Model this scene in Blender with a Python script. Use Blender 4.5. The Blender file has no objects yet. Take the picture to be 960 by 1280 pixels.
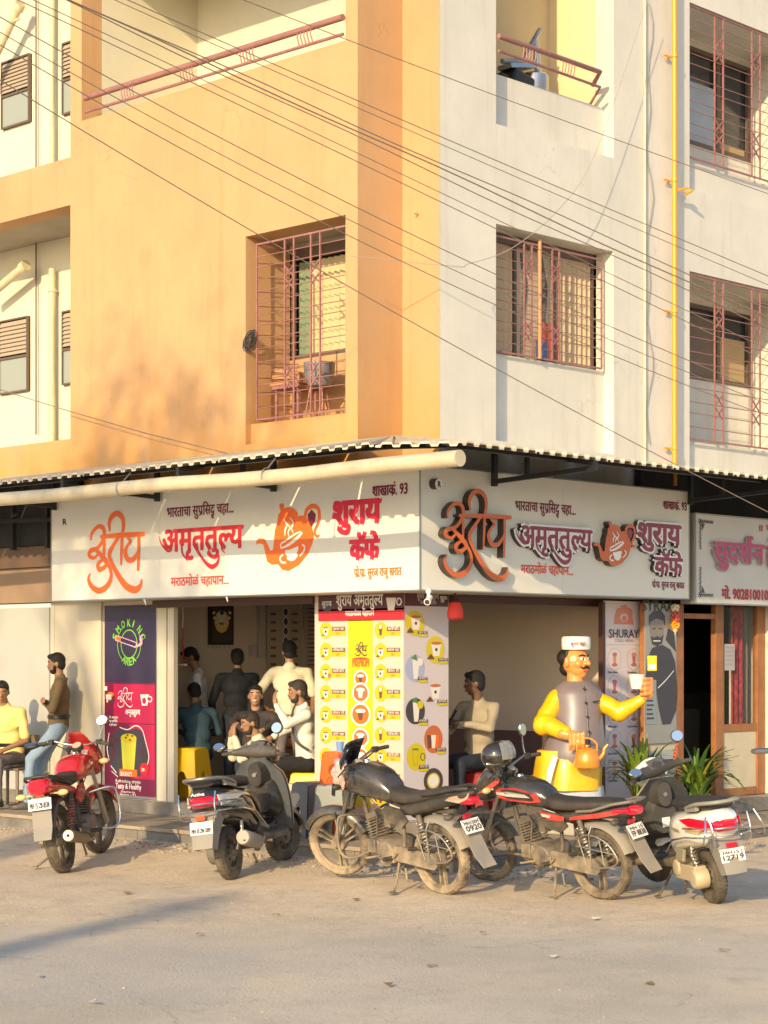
import bpy, math, random
from mathutils import Vector, Matrix
from mathutils.geometry import tessellate_polygon
random.seed(7)
R = math.radians
SC = bpy.context.scene
COL = SC.collection

# ---------------------------------------------------------------- camera, sky, sun, exposure
# world axes: +X runs along the right-hand facade, +Y along the left-hand facade, the shop corner is at the origin
FPX, HOR = 2479.0, 818.0
CAMP = (-13.89, -12.97, 2.03)
UR = (.6957, .7185); UL = (-.7185, .6957)
cd = bpy.data.cameras.new("camera"); cam = bpy.data.objects.new("camera", cd); COL.objects.link(cam)
cd.sensor_fit = 'VERTICAL'; cd.sensor_height = 36; cd.lens = FPX/1280*36
cd.shift_y = (HOR-640)/1280
cd.clip_end = 3000
cam.location = CAMP
cam.rotation_euler = (R(90), 0, math.atan2(.6957, .7185)-R(90))
SC.camera = cam
SUN_TH, SUN_EL = R(22), R(19.5)
sd = Vector((math.cos(SUN_TH)*math.cos(SUN_EL), math.sin(SUN_TH)*math.cos(SUN_EL), -math.sin(SUN_EL)))
W = bpy.data.worlds.new("World"); SC.world = W; W.use_nodes = True
nt = W.node_tree; bg = nt.nodes["Background"]
sky = nt.nodes.new("ShaderNodeTexSky"); sky.sky_type = 'NISHITA'; sky.sun_disc = False
sky.sun_elevation = SUN_EL; sky.sun_rotation = math.atan2(-math.cos(SUN_TH), -math.sin(SUN_TH))
sky.air_density = 1.0; sky.dust_density = 1.2; sky.ozone_density = 1.6
nt.links.new(sky.outputs[0], bg.inputs[0]); bg.inputs[1].default_value = 0.15
ld = bpy.data.lights.new("sun", 'SUN'); ld.energy = 3.2; ld.angle = R(.6); ld.color = (1.0, .765, .44)
sun = bpy.data.objects.new("sun", ld); COL.objects.link(sun)
sun.rotation_euler = sd.to_track_quat('-Z', 'Y').to_euler()
SC.view_settings.view_transform = 'Standard'; SC.view_settings.look = 'None'
SC.view_settings.exposure = 0.68; SC.view_settings.gamma = 1.0

# ---------------------------------------------------------------- helpers
def on(ax, c, px, py):
    """a point of the photograph carried to the real plane axis=c"""
    x = (px-480)/FPX; z = (HOR-py)/FPX
    r = (x*UR[0]+UR[1], x*UL[0]+UL[1], z)
    t = (c-CAMP[ax])/r[ax]
    return Vector([CAMP[i]+t*r[i] for i in range(3)])
def s2l(c): return c/12.92 if c <= .04045 else ((c+.055)/1.055)**2.4
def hx(h):
    h = h.lstrip('#'); return tuple(s2l(int(h[i:i+2], 16)/255) for i in (0, 2, 4))

MATS = {}
def M(name, col, rough=.6, metal=0., var=0., vscale=3., bump=0., bscale=40., dust=0., dcol=(.42, .33, .22), coat=0., emit=None,
      alpha=1., streak=0., scol=(.2, .15, .1), trans=0., dlow=None, spec=.5, detail=4., vcol=None, crack=0., roof_glow=None):
    if name in MATS: return MATS[name]
    m = bpy.data.materials.new(name); m.use_nodes = True
    n = m.node_tree; L = n.links.new; b = n.nodes["Principled BSDF"]
    if isinstance(col, str): col = hx(col)
    if name.endswith('_print') and not bump: bump, bscale, rough = .35, 3.5, min(rough, .42)
    b.inputs["Base Color"].default_value = (*col, 1)
    b.inputs["Roughness"].default_value = rough; b.inputs["Metallic"].default_value = metal
    b.inputs["Specular IOR Level"].default_value = spec
    if coat: b.inputs["Coat Weight"].default_value = coat; b.inputs["Coat Roughness"].default_value = .08
    if trans: b.inputs["Transmission Weight"].default_value = trans
    if alpha < 1: b.inputs["Alpha"].default_value = alpha
    if emit: b.inputs["Emission Color"].default_value = (*emit[0], 1); b.inputs["Emission Strength"].default_value = emit[1]
    cur = None
    geo = n.nodes.new("ShaderNodeNewGeometry")
    def noise(sc, det=detail, ro=.6, vec=None):
        t = n.nodes.new("ShaderNodeTexNoise"); t.inputs["Scale"].default_value = sc; t.inputs["Detail"].default_value = det
        t.inputs["Roughness"].default_value = ro; L(vec if vec else geo.outputs["Position"], t.inputs["Vector"]); return t.outputs["Fac"]
    def ramp(f, a, bb):
        t = n.nodes.new("ShaderNodeMapRange"); t.inputs[1].default_value = a; t.inputs[2].default_value = bb; L(f, t.inputs[0]); return t.outputs[0]
    def mix(f, a, c2, fac=None):
        t = n.nodes.new("ShaderNodeMix"); t.data_type = 'RGBA'
        if f is not None: L(f, t.inputs[0])
        else: t.inputs[0].default_value = fac
        if hasattr(a, 'links') or not isinstance(a, tuple): L(a, t.inputs[6])
        else: t.inputs[6].default_value = (*a, 1)
        if not isinstance(c2, tuple): L(c2, t.inputs[7])
        else: t.inputs[7].default_value = (*c2, 1)
        return t.outputs[2]
    def mul(f, k):
        t = n.nodes.new("ShaderNodeMath"); t.operation = 'MULTIPLY'
        L(f, t.inputs[0])
        if isinstance(k, float): t.inputs[1].default_value = k
        else: L(k, t.inputs[1])
        return t.outputs[0]
    if var:
        dk = vcol if vcol else tuple(c*(1-var) for c in col); lt = tuple(min(1, c*(1+var*.35)) for c in col)
        cur = mix(ramp(noise(vscale), .32, .68), dk, lt)
        cur = mix(mul(ramp(noise(vscale*9.3, 6), .45, .75), .5), cur, tuple(c*(1-var*.6) for c in col))
    if streak:
        mp = n.nodes.new("ShaderNodeMapping"); mp.inputs["Scale"].default_value = (5, 5, .35); L(geo.outputs["Position"], mp.inputs[0])
        cur = mix(mul(ramp(noise(1.0, 6, .65, mp.outputs[0]), .54, .74), float(streak)), cur if cur else tuple(col), scol)
    if crack:
        vo = n.nodes.new("ShaderNodeTexVoronoi"); vo.feature = 'DISTANCE_TO_EDGE'; vo.inputs["Scale"].default_value = .8
        wv = n.nodes.new("ShaderNodeVectorMath"); wv.operation = 'ADD'; nc = n.nodes.new("ShaderNodeTexNoise"); nc.inputs["Scale"].default_value = 3; nc.inputs["Detail"].default_value = 8
        L(geo.outputs["Position"], nc.inputs[0]); L(geo.outputs["Position"], wv.inputs[0]); L(nc.outputs["Color"], wv.inputs[1]); L(wv.outputs[0], vo.inputs["Vector"])
        cur = mix(mul(mul(ramp(vo.outputs["Distance"], .007, .0), ramp(noise(.9), .52, .62)), float(crack)), cur if cur else tuple(col), tuple(c*.45 for c in col))
        cur = mix(mul(ramp(noise(.7, 8, .7), .55, .72), .30), cur, tuple(min(1, c*1.12+.02) for c in col))
    if roof_glow:  # reflected roof light painted low on a wall, broken up by noise
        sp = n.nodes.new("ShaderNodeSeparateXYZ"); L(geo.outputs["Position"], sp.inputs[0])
        mr = n.nodes.new("ShaderNodeMapRange"); mr.inputs[1].default_value = roof_glow[0]; mr.inputs[2].default_value = roof_glow[1]; mr.inputs[3].default_value = 1; mr.inputs[4].default_value = 0; L(sp.outputs[2], mr.inputs[0])
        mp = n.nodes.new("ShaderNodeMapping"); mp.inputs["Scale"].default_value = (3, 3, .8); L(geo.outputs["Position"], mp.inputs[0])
        cur = mix(mul(mul(mr.outputs[0], ramp(noise(1.0, 6, .6, mp.outputs[0]), .30, .62)), float(roof_glow[3])), cur if cur else tuple(col), roof_glow[2])
    if dust:
        f = ramp(noise(7, 6), .25, .75)
        f = mul(f, float(dust))
        if dlow:
            sp = n.nodes.new("ShaderNodeSeparateXYZ"); L(geo.outputs["Position"], sp.inputs[0])
            mr = n.nodes.new("ShaderNodeMapRange"); mr.inputs[1].default_value = dlow[0]; mr.inputs[2].default_value = dlow[1]
            mr.inputs[3].default_value = 1.5; mr.inputs[4].default_value = .12; L(sp.outputs[2], mr.inputs[0]); f = mul(f, mr.outputs[0])
        cl = n.nodes.new("ShaderNodeClamp"); L(f, cl.inputs[0]); f = cl.outputs[0]
        cur = mix(f, cur if cur else tuple(col), dcol)
        rr = n.nodes.new("ShaderNodeMapRange"); rr.inputs[3].default_value = rough; rr.inputs[4].default_value = .9; L(f, rr.inputs[0])
        L(rr.outputs[0], b.inputs["Roughness"])
    if cur: L(cur, b.inputs["Base Color"])
    if bump:
        bp = n.nodes.new("ShaderNodeBump"); bp.inputs["Strength"].default_value = bump; bp.inputs["Distance"].default_value = .01
        L(noise(bscale, 5), bp.inputs["Height"]); L(bp.outputs[0], b.inputs["Normal"])
    MATS[name] = m; return m

def ident(x): return x
class MB:
    def __init__(s): s.v = []; s.f = []; s.m = []; s.sm = []
    def add(s, vs, fs, mi=0, smooth=False):
        k = len(s.v); s.v += [tuple(v) for v in vs]
        for f in fs: s.f.append(tuple(i+k for i in f)); s.m.append(mi); s.sm.append(smooth)
        return s
    def bx(s, x0, x1, y0, y1, z0, z1, mi=0):
        vs = [(x, y, z) for x in (x0, x1) for y in (y0, y1) for z in (z0, z1)]
        return s.add(vs, [(0, 1, 3, 2), (4, 6, 7, 5), (0, 4, 5, 1), (2, 3, 7, 6), (0, 2, 6, 4), (1, 5, 7, 3)], mi)
    def obox(s, c, size, rot=None, mi=0):
        c = Vector(c); h = [q/2 for q in size]; m = rot.to_3x3() if rot is not None else Matrix.Identity(3)
        vs = [c+m@Vector((a*h[0], b*h[1], d*h[2])) for a in (-1, 1) for b in (-1, 1) for d in (-1, 1)]
        return s.add(vs, [(0, 1, 3, 2), (4, 6, 7, 5), (0, 4, 5, 1), (2, 3, 7, 6), (0, 2, 6, 4), (1, 5, 7, 3)], mi)
    def bar(s, a, b, w, h=None, mi=0, up=(0, 0, 1)):
        a = Vector(a); b = Vector(b); d = (b-a); l = d.length
        if l < 1e-6: return s
        d = d/l; u = Vector(up); 
        if abs(d.dot(u)) > .98: u = Vector((1, 0, 0))
        sx = d.cross(u).normalized(); uz = sx.cross(d)
        m = Matrix((sx, d, uz)).transposed()
        return s.obox((a+b)/2, (w, l, h if h else w), m, mi)
    def tube(s, pts, r, n=8, mi=0, cap=True, smooth=True, flat=1.0):
        pts = [Vector(p) for p in pts]; k = len(pts); rs = r if isinstance(r, (list, tuple)) else [r]*k
        t0 = (pts[1]-pts[0]).normalized(); u = Vector((0, 0, 1))
        if abs(t0.dot(u)) > .9: u = Vector((1, 0, 0))
        u = (u-t0*t0.dot(u)).normalized(); vs = []
        for i, p in enumerate(pts):
            t = (pts[min(i+1, k-1)]-pts[max(i-1, 0)])
            t = t.normalized() if t.length > 1e-9 else t0
            u = (u-t*t.dot(u))
            u = u.normalized() if u.length > 1e-6 else Vector((1, 0, 0))
            w = t.cross(u)
            for j in range(n):
                a = 2*math.pi*j/n; vs.append(p+(u*math.cos(a)*flat+w*math.sin(a))*rs[i])
        fs = [(i*n+j, i*n+(j+1) % n, (i+1)*n+(j+1) % n, (i+1)*n+j) for i in range(k-1) for j in range(n)]
        s.add(vs, fs, mi, smooth)
        if cap: s.add(vs[:n], [tuple(range(n))[::-1]], mi); s.add(vs[-n:], [tuple(range(n))], mi)
        return s
    def lathe(s, prof, o=(0, 0, 0), ax=(0, 0, 1), n=24, mi=0, smooth=True, closed=False, sc=(1, 1)):
        o = Vector(o); ax = Vector(ax).normalized(); u = Vector((1, 0, 0)) if abs(ax.x) < .9 else Vector((0, 0, 1))
        u = (u-ax*ax.dot(u)).normalized(); w = ax.cross(u); vs = []
        for (r, h) in prof:
            for j in range(n):
                a = 2*math.pi*j/n; vs.append(o+ax*h+(u*math.cos(a)*sc[0]+w*math.sin(a)*sc[1])*max(r, 1e-5))
        k = len(prof); kk = k if closed else k-1
        fs = [(i*n+j, i*n+(j+1) % n, ((i+1) % k)*n+(j+1) % n, ((i+1) % k)*n+j) for i in range(kk) for j in range(n)]
        return s.add(vs, fs, mi, smooth)
    def ell(s, c, r, n=14, k=9, rot=None, mi=0, smooth=True):
        c = Vector(c); vs = []; m = rot.to_3x3() if rot is not None else Matrix.Identity(3)
        if not isinstance(r, (tuple, list)): r = (r, r, r)
        for i in range(k+1):
            p = math.pi*i/k
            for j in range(n):
                a = 2*math.pi*j/n
                vs.append(c+m@Vector((r[0]*math.sin(p)*math.cos(a), r[1]*math.sin(p)*math.sin(a), r[2]*math.cos(p))))
        fs = [(i*n+j, (i+1)*n+j, (i+1)*n+(j+1) % n, i*n+(j+1) % n) for i in range(k) for j in range(n)]
        return s.add(vs, fs, mi, smooth)
    def poly(s, pts, nrm=None, d=0., mi=0, side=None):
        """flat polygon (3-D points), pushed out by d along nrm with side walls"""
        pts = [Vector(p) for p in pts]; tr = tessellate_polygon([pts]); n = len(pts)
        if not d: return s.add(pts, tr, mi)
        nv = Vector(nrm); fr = [p+nv*d for p in pts]
        s.add(fr, tr, mi); s.add(pts, tr, mi)
        return s.add(pts+fr, [(i, (i+1) % n, (i+1) % n+n, i+n) for i in range(n)], mi if side is None else side)
    def loft(s, rings, mi=0, cap=True, smooth=True, closed=True):
        n = len(rings[0]); vs = [v for r_ in rings for v in r_]; k = len(rings)
        fs = [(i*n+j, i*n+(j+1) % n, (i+1)*n+(j+1) % n, (i+1)*n+j) for i in range(k-1) for j in range(n if closed else n-1)]
        s.add(vs, fs, mi, smooth)
        if cap: s.add(rings[0], [tuple(range(n))[::-1]], mi); s.add(rings[-1], [tuple(range(n))], mi)
        return s
    def mesh(s, name, mats, angle=40):
        me = bpy.data.meshes.new(name); me.from_pydata(s.v, [], s.f)
        for m in (mats if isinstance(mats, (list, tuple)) else [mats]): me.materials.append(m)
        me.polygons.foreach_set("material_index", s.m); me.polygons.foreach_set("use_smooth", s.sm)
        me.update()
        if any(s.sm): me.set_sharp_from_angle(angle=R(angle))
        return me
    def build(s, name, mats, parent=None, bevel=0., loc=None, kind=None, angle=40, fix=False):
        me = s.mesh(name, mats, angle)
        o = bpy.data.objects.new(name, me); COL.objects.link(o)
        if parent is not None: o.parent = parent
        if loc is not None: o.location = loc
        if bevel:
            b = o.modifiers.new("b", 'BEVEL'); b.width = bevel; b.segments = 2; b.limit_method = 'ANGLE'; b.angle_limit = R(50)
        if kind: o['kind'] = kind
        return o
def sring(x, cy, cz, hw, hh, e=2.5, n=20, axis='x', tilt=0.):
    """superellipse ring at station x"""
    out = []
    for j in range(n):
        a = 2*math.pi*j/n; c, s_ = math.cos(a), math.sin(a)
        yy = cy+hw*math.copysign(abs(c)**(2/e), c); zz = cz+hh*math.copysign(abs(s_)**(2/e), s_)
        out.append(Vector((x+tilt*(zz-cz), yy, zz)))
    return out
def tag(o, label=None, cat=None, group=None, kind=None):
    if label: o['label'] = label
    if cat: o['category'] = cat
    if group: o['group'] = group
    if kind: o['kind'] = kind
    return o
def thing(name, label, cat, loc=(0, 0, 0), rz=0., group=None):
    o = bpy.data.objects.new(name, None); COL.objects.link(o); o.location = loc; o.rotation_euler = (0, 0, rz)
    o.empty_display_size = .1
    return tag(o, label, cat, group)
def kids(o): return [c for c in bpy.data.objects if c.parent == o]
def dup(root, loc, rz=None, label=None):
    r = root.copy(); COL.objects.link(r); r.location = loc
    if rz is not None: r.rotation_euler = (0, 0, rz)
    if label: r['label'] = label
    for ch in kids(root):
        c = ch.copy(); COL.objects.link(c); c.parent = r
        for g in kids(ch):
            d = g.copy(); COL.objects.link(d); d.parent = c
    return r

# ---------------------------------------------------------------- lettering
_TC = {}
def glyphs(st, res=2):
    if st in _TC: return _TC[st]
    c = bpy.data.curves.new("t", "FONT"); c.body = st; c.resolution_u = res
    o = bpy.data.objects.new("t", c); COL.objects.link(o)
    me = bpy.data.meshes.new_from_object(o.evaluated_get(bpy.context.evaluated_depsgraph_get()))
    vs = [(v.co.x, v.co.y) for v in me.vertices]; fs = [tuple(p.vertices) for p in me.polygons]
    bpy.data.objects.remove(o); bpy.data.curves.remove(c); bpy.data.meshes.remove(me)
    _TC[st] = (vs, fs); return _TC[st]
def clipx(vs, fs, x):
    ov, of = [], []
    for f in fs:
        p = [vs[i] for i in f]; q = []
        for i in range(len(p)):
            a, b = p[i-1], p[i]
            if (a[0] <= x) != (b[0] <= x):
                t = (x-a[0])/(b[0]-a[0]); q.append((x, a[1]+t*(b[1]-a[1])))
            if b[0] <= x: q.append(b)
        if len(q) > 2: of.append(tuple(range(len(ov), len(ov)+len(q)))); ov += q
    return ov, of
def compose(segs):
    """segs: strings, or (string, 'half') for a stemless half letter, (string, 'ra') for a slash stroke, (string,'sub') tucked below, (string,'reph')"""
    if isinstance(segs, str): segs = [segs]
    V, Fc, cur = [], [], 0.
    def put(vs, fs):
        k = len(V); V.extend(vs); Fc.extend(tuple(i+k for i in f) for f in fs)
    for sg in segs:
        t, md = (sg, '') if isinstance(sg, str) else sg
        vs, fs = glyphs(t)
        if not vs: continue
        mx = max(v[0] for v in vs)
        adv = mx
        if md == 'half': vs, fs = clipx(vs, fs, mx-.20); adv = mx-.22
        if md == 'sub':
            mn = min(v[0] for v in vs)
            put([(cur-.42+(v[0]-mn)*.55, -.33+(v[1])*.5) for v in vs], fs); continue
        put([(v[0]+cur, v[1]) for v in vs], fs)
        if md == 'ra': put([(cur+mx-.13, .22), (cur+mx-.13, .13), (cur+mx-.42, -.08), (cur+mx-.42, .02)], [(0, 1, 2, 3)])
        if md == 'reph':
            x = cur+mx-.09
            pts = [(x, .62, .05), (x-.1, .72, .05), (x-.1, .85, .05), (x+.02, .88, .05), (x+.05, .8, .03)]
            for (a, b, w), (c, d, w2) in zip(pts, pts[1:]): put([(a-w, b), (a+w, b), (c+w2, d), (c-w2, d)], [(0, 1, 2, 3)])
        cur += adv-.0
    return V, Fc
def text(mb, segs, o, U, V, w, h=None, N=None, bold=0., depth=0., mi=0, side=None):
    """o = left end of the baseline; w = full width in metres; h = scale of one em (None: natural)"""
    vs, fs = compose(segs)
    if not vs: return
    x0 = min(v[0] for v in vs); x1 = max(v[0] for v in vs); k = w/(x1-x0); kh = h if h else k
    o = Vector(o); U = Vector(U); V = Vector(V); N = Vector(N) if N else U.cross(V)
    offs = [(0, 0)] if not bold else [(0, 0), (bold, bold*.4), (-bold, -bold*.4), (bold*.6, -bold*.7), (-bold*.6, bold*.7)]
    for q, (a, b) in enumerate(offs):
        mb.add([o+U*((v[0]-x0)*k+a)+V*(v[1]*kh+b)+N*(depth+q*.0004) for v in vs], fs, mi)
    if depth:                                  # side walls: boundary edges of the flat letters
        for q, (a, b) in enumerate(offs):
            cnt = {}
            key = lambda i: (round(vs[i][0], 4), round(vs[i][1], 4))
            for f in fs:
                for i in range(len(f)):
                    e = (key(f[i-1]), key(f[i])); r_ = (e[1], e[0])
                    if r_ in cnt: cnt.pop(r_)
                    else: cnt[e] = 1
            P, Fs = [], []
            for (e0, e1) in cnt:
                n_ = len(P)
                for (e, dd) in ((e0, 0), (e1, 0), (e1, depth+q*.0004), (e0, depth+q*.0004)):
                    P.append(o+U*((e[0]-x0)*k+a)+V*(e[1]*kh+b)+N*dd)
                Fs.append((n_, n_+1, n_+2, n_+3))
            mb.add(P, Fs, mi if side is None else side)
def catmull(pts, k=6):
    out = []; n = len(pts)
    for i in range(n-1):
        p0, p1, p2, p3 = pts[max(i-1, 0)], pts[i], pts[i+1], pts[min(i+2, n-1)]
        for j in range(k):
            t = j/k
            out.append(tuple(.5*(2*b+(c-a)*t+(2*a-5*b+4*c-d)*t*t+(-a+3*b-3*c+d)*t**3) for a, b, c, d in zip(p0, p1, p2, p3)))
    out.append(pts[-1]); return out
def brush(mb, pts, fmap, U, V, N, wk, z=0., depth=0., mi=0, side=None, k=6, grow=0.):
    """ribbon stroke; pts (px,py,w); fmap maps px,py to a plane point; wk converts w to metres"""
    c = [(fmap(a, b), max(w, 1)*wk/2+grow) for a, b, w in catmull(pts, k)]
    U, V, N = Vector(U), Vector(V), Vector(N); Lf, Rt = [], []
    for i, (p, w) in enumerate(c):
        t = (c[min(i+1, len(c)-1)][0]-c[max(i-1, 0)][0])
        a, b = t.dot(U), t.dot(V); l = math.hypot(a, b) or 1
        nn = (U*(-b)+V*a)/l
        Lf.append(p+nn*w); Rt.append(p-nn*w)
    top = [q+N*(depth+z) for q in Lf]+[q+N*(depth+z) for q in Rt]; n = len(c)
    mb.add(top, [(i, i+1, n+i+1, n+i) for i in range(n-1)], mi)
    if depth:
        bot = [q for q in Lf]+[q for q in Rt]; al = top+bot; m2 = 2*n
        mb.add(al, [(i, i+1, m2+i+1, m2+i) for i in range(n-1)]+[(n+i, n+i+1, m2+n+i+1, m2+n+i) for i in range(n-1)]+[(0, n, m2+n, m2), (n-1, 2*n-1, m2+2*n-1, m2+n-1)], mi if side is None else side)
def disc(mb, c, U, V, rx, ry, N=None, off=0., mi=0, n=24):
    c = Vector(c)+(Vector(N)*off if N else Vector())
    mb.add([c+Vector(U)*rx*math.cos(2*math.pi*i/n)+Vector(V)*ry*math.sin(2*math.pi*i/n) for i in range(n)], [tuple(range(n))], mi)
# ---------------------------------------------------------------- materials
m_peach = M('peach_plaster', (.535, .32, .16), .85, crack=.55, roof_glow=(3.9, 5.3, (.60, .27, .035), .8), var=.10, vscale=1.1, bump=.25, bscale=18, streak=.38, scol=(.42, .22, .09))  # orange above the awning: light off the roof painted into the plaster colour
m_cream = M('cream_plaster', (.67, .64, .57), .85, crack=.5, var=.09, vscale=1.3, bump=.25, bscale=18, streak=.40, scol=(.46, .41, .32))
m_yell = M('pale_yellow_plaster', (.66, .62, .48), .85, var=.07, vscale=1.2, bump=.2, bscale=18, streak=.15, scol=(.6, .5, .28))
m_conc = M('soffit_paint', (.42, .38, .31), .9, var=.15, vscale=2)
m_pink = M('pink_enamel_iron', (.34, .15, .13), .5, var=.2, vscale=9)
m_black = M('black_paint_steel', (.018, .02, .022), .45)
m_dglass = M('window_glass', (.03, .035, .04), .12, spec=.8)
m_dark = M('dark_inside', (.012, .011, .011), .9)
m_frame = M('dark_window_frame', (.13, .09, .07), .5)
m_white = M('white_sheet', (.78, .77, .73), .45, var=.06, vscale=5)
m_alu = M('grey_metal', (.35, .35, .34), .4, metal=.6)
m_room = M('cafe_wall_paint', (.56, .46, .36), .9, var=.06, vscale=1.5)
m_dado = M('maroon_dado', (.10, .055, .05), .7)
m_stone = M('plinth_stone', (.21, .19, .165), .85, var=.35, vscale=5, bump=.5, bscale=30)
m_tread = M('dusty_tread', (.36, .29, .21), .9, var=.25, vscale=4, bump=.3, bscale=25)
m_shut = M('cream_panel', (.55, .50, .39), .6, var=.05, vscale=2)
m_shutg = M('grey_shutter', (.42, .42, .39), .55, var=.05, vscale=2)
m_brown = M('brown_board', (.30, .20, .13), .7, var=.1, vscale=2)
m_wood = M('varnished_wood', (.36, .145, .05), .5, var=.25, vscale=6)
m_pipe = M('cream_pvc', (.62, .55, .36), .4, var=.12, vscale=4)
m_ypipe = M('yellow_gas_pipe', (.72, .34, .03), .4)
m_roofs = M('white_roof_sheet', (.62, .54, .40), .5, var=.12, vscale=4)

# ---------------------------------------------------------------- ground: one sheet to the horizon, rising a little towards the plinth
def gz(x, y):
    d = max(-x, -y)
    return .07*min(1, max(0, (2.6-d)/1.3))
def ground():
    def axis():
        a = [-1500, -500, -200, -90, -50, -35, -25]; v = -20.
        while v < 14: a.append(v); v += .25
        return a+[18, 25, 35, 50, 90, 200, 500, 1500]
    ax = axis(); n = len(ax); vs = []
    rn = random.Random(3)
    for x in ax:
        for y in ax:
            h = gz(x, y)
            if -20 < x < 14 and -20 < y < 14: h += .006*math.sin(x*1.7+y*.9)+.004*math.sin(y*2.9-x*1.1)
            vs.append((x, y, h))
    mb = MB(); mb.add(vs, [(i*n+j, (i+1)*n+j, (i+1)*n+j+1, i*n+j+1) for i in range(n-1) for j in range(n-1)], 0, True)
    m = bpy.data.materials.new('dusty_asphalt'); m.use_nodes = True; t = m.node_tree; L = t.links.new; b = t.nodes["Principled BSDF"]
    geo = t.nodes.new("ShaderNodeNewGeometry"); P = geo.outputs["Position"]
    def noi(s, d=6, r=.65):
        q = t.nodes.new("ShaderNodeTexNoise"); q.inputs["Scale"].default_value = s; q.inputs["Detail"].default_value = d; q.inputs["Roughness"].default_value = r; L(P, q.inputs[0]); return q.outputs["Fac"]
    def mp(f, a, c, d=0, e=1):
        q = t.nodes.new("ShaderNodeMapRange"); [setattr(q.inputs[i+1], 'default_value', v) for i, v in enumerate((a, c, d, e))]; L(f, q.inputs[0]); return q.outputs[0]
    def ma(op, a, c):
        q = t.nodes.new("ShaderNodeMath"); q.operation = op; L(a, q.inputs[0])
        if isinstance(c, float): q.inputs[1].default_value = c
        else: L(c, q.inputs[1])
        return q.outputs[0]
    def mx(f, a, c):
        q = t.nodes.new("ShaderNodeMix"); q.data_type = 'RGBA'; L(f, q.inputs[0])
        for i, k in ((6, a), (7, c)):
            if isinstance(k, tuple): q.inputs[i].default_value = (*k, 1)
            else: L(k, q.inputs[i])
        return q.outputs[2]
    dot = t.nodes.new("ShaderNodeVectorMath"); dot.operation = 'DOT_PRODUCT'; L(P, dot.inputs[0]); dot.inputs[1].default_value = (.74, .67, 0)
    depth = ma('ADD', dot.outputs["Value"], 19.0)
    edge = ma('ADD', depth, ma('MULTIPLY', noi(.7), 2.2))
    sand = mp(edge, 15.3, 16.3)
    asp = mx(mp(noi(.45, 3), .4, .6), (.52, .445, .34), (.62, .535, .415))
    asp = mx(ma('MULTIPLY', mp(noi(60, 4), .5, .75), .6), asp, (.36, .305, .235))
    asp = mx(ma('MULTIPLY', mp(noi(95, 2), .60, .72), .7), asp, (.62, .56, .46))
    snd = mx(mp(noi(1.6), .35, .65), (.72, .575, .40), (.60, .48, .34))
    snd = mx(ma('MULTIPLY', mp(noi(14), .5, .7), .55), snd, (.42, .33, .23))
    snd = mx(ma('MULTIPLY', mp(noi(70, 3), .58, .7), .6), snd, (.75, .62, .44))
    asp = mx(ma('MULTIPLY', mp(noi(1.9, 4), .60, .70), .35), asp, (.28, .24, .19))
    dusty = mx(ma('MULTIPLY', mp(noi(.9, 5), .48, .68), .55), asp, snd)
    col = mx(sand, dusty, snd)
    sx = t.nodes.new("ShaderNodeSeparateXYZ"); rt_ = t.nodes.new("ShaderNodeVectorRotate"); rt_.rotation_type = 'Z_AXIS'; rt_.inputs["Angle"].default_value = -.72; L(P, rt_.inputs[0]); L(rt_.outputs[0], sx.inputs[0])
    wx = ma('ADD', sx.outputs[0], ma('MULTIPLY', noi(1.3), .35)); wy = ma('ADD', sx.outputs[1], ma('MULTIPLY', noi(1.1), .35))
    pm = ma('MULTIPLY', ma('MULTIPLY', mp(wx, -7.4, -7.3), mp(wx, -5.2, -5.1, 1, 0)), ma('MULTIPLY', mp(wy, 1.0, 1.1), mp(wy, 3.9, 4.0, 1, 0)))
    col = mx(ma('MULTIPLY', pm, .55), col, (.50, .45, .385))
    col = mx(ma('MULTIPLY', mp(noi(3.2, 8, .75), .50, .66), .32), col, (.38, .32, .24))
    vor = t.nodes.new("ShaderNodeTexVoronoi"); vor.feature = 'DISTANCE_TO_EDGE'; vor.inputs["Scale"].default_value = .55
    wob = t.nodes.new("ShaderNodeVectorMath"); wob.operation = 'ADD'; nz = t.nodes.new("ShaderNodeTexNoise"); nz.inputs["Scale"].default_value = 2; L(P, nz.inputs[0]); L(P, wob.inputs[0]); L(nz.outputs["Color"], wob.inputs[1]); L(wob.outputs[0], vor.inputs["Vector"])
    crack = ma('MULTIPLY', mp(vor.outputs["Distance"], 0, .012, 1, 0), mp(noi(.8), .48, .6))
    col = mx(ma('MULTIPLY', crack, .42), col, (.24, .2, .16))
    L(col, b.inputs["Base Color"]); b.inputs["Roughness"].default_value = .92
    bp = t.nodes.new("ShaderNodeBump"); bp.inputs["Strength"].default_value = .55; bp.inputs["Distance"].default_value = .013
    L(ma('ADD', noi(45, 5), ma('MULTIPLY', noi(9), .8)), bp.inputs["Height"]); L(bp.outputs[0], b.inputs["Normal"])
    mb.build('ground', m, kind='structure')
ground()
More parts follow.
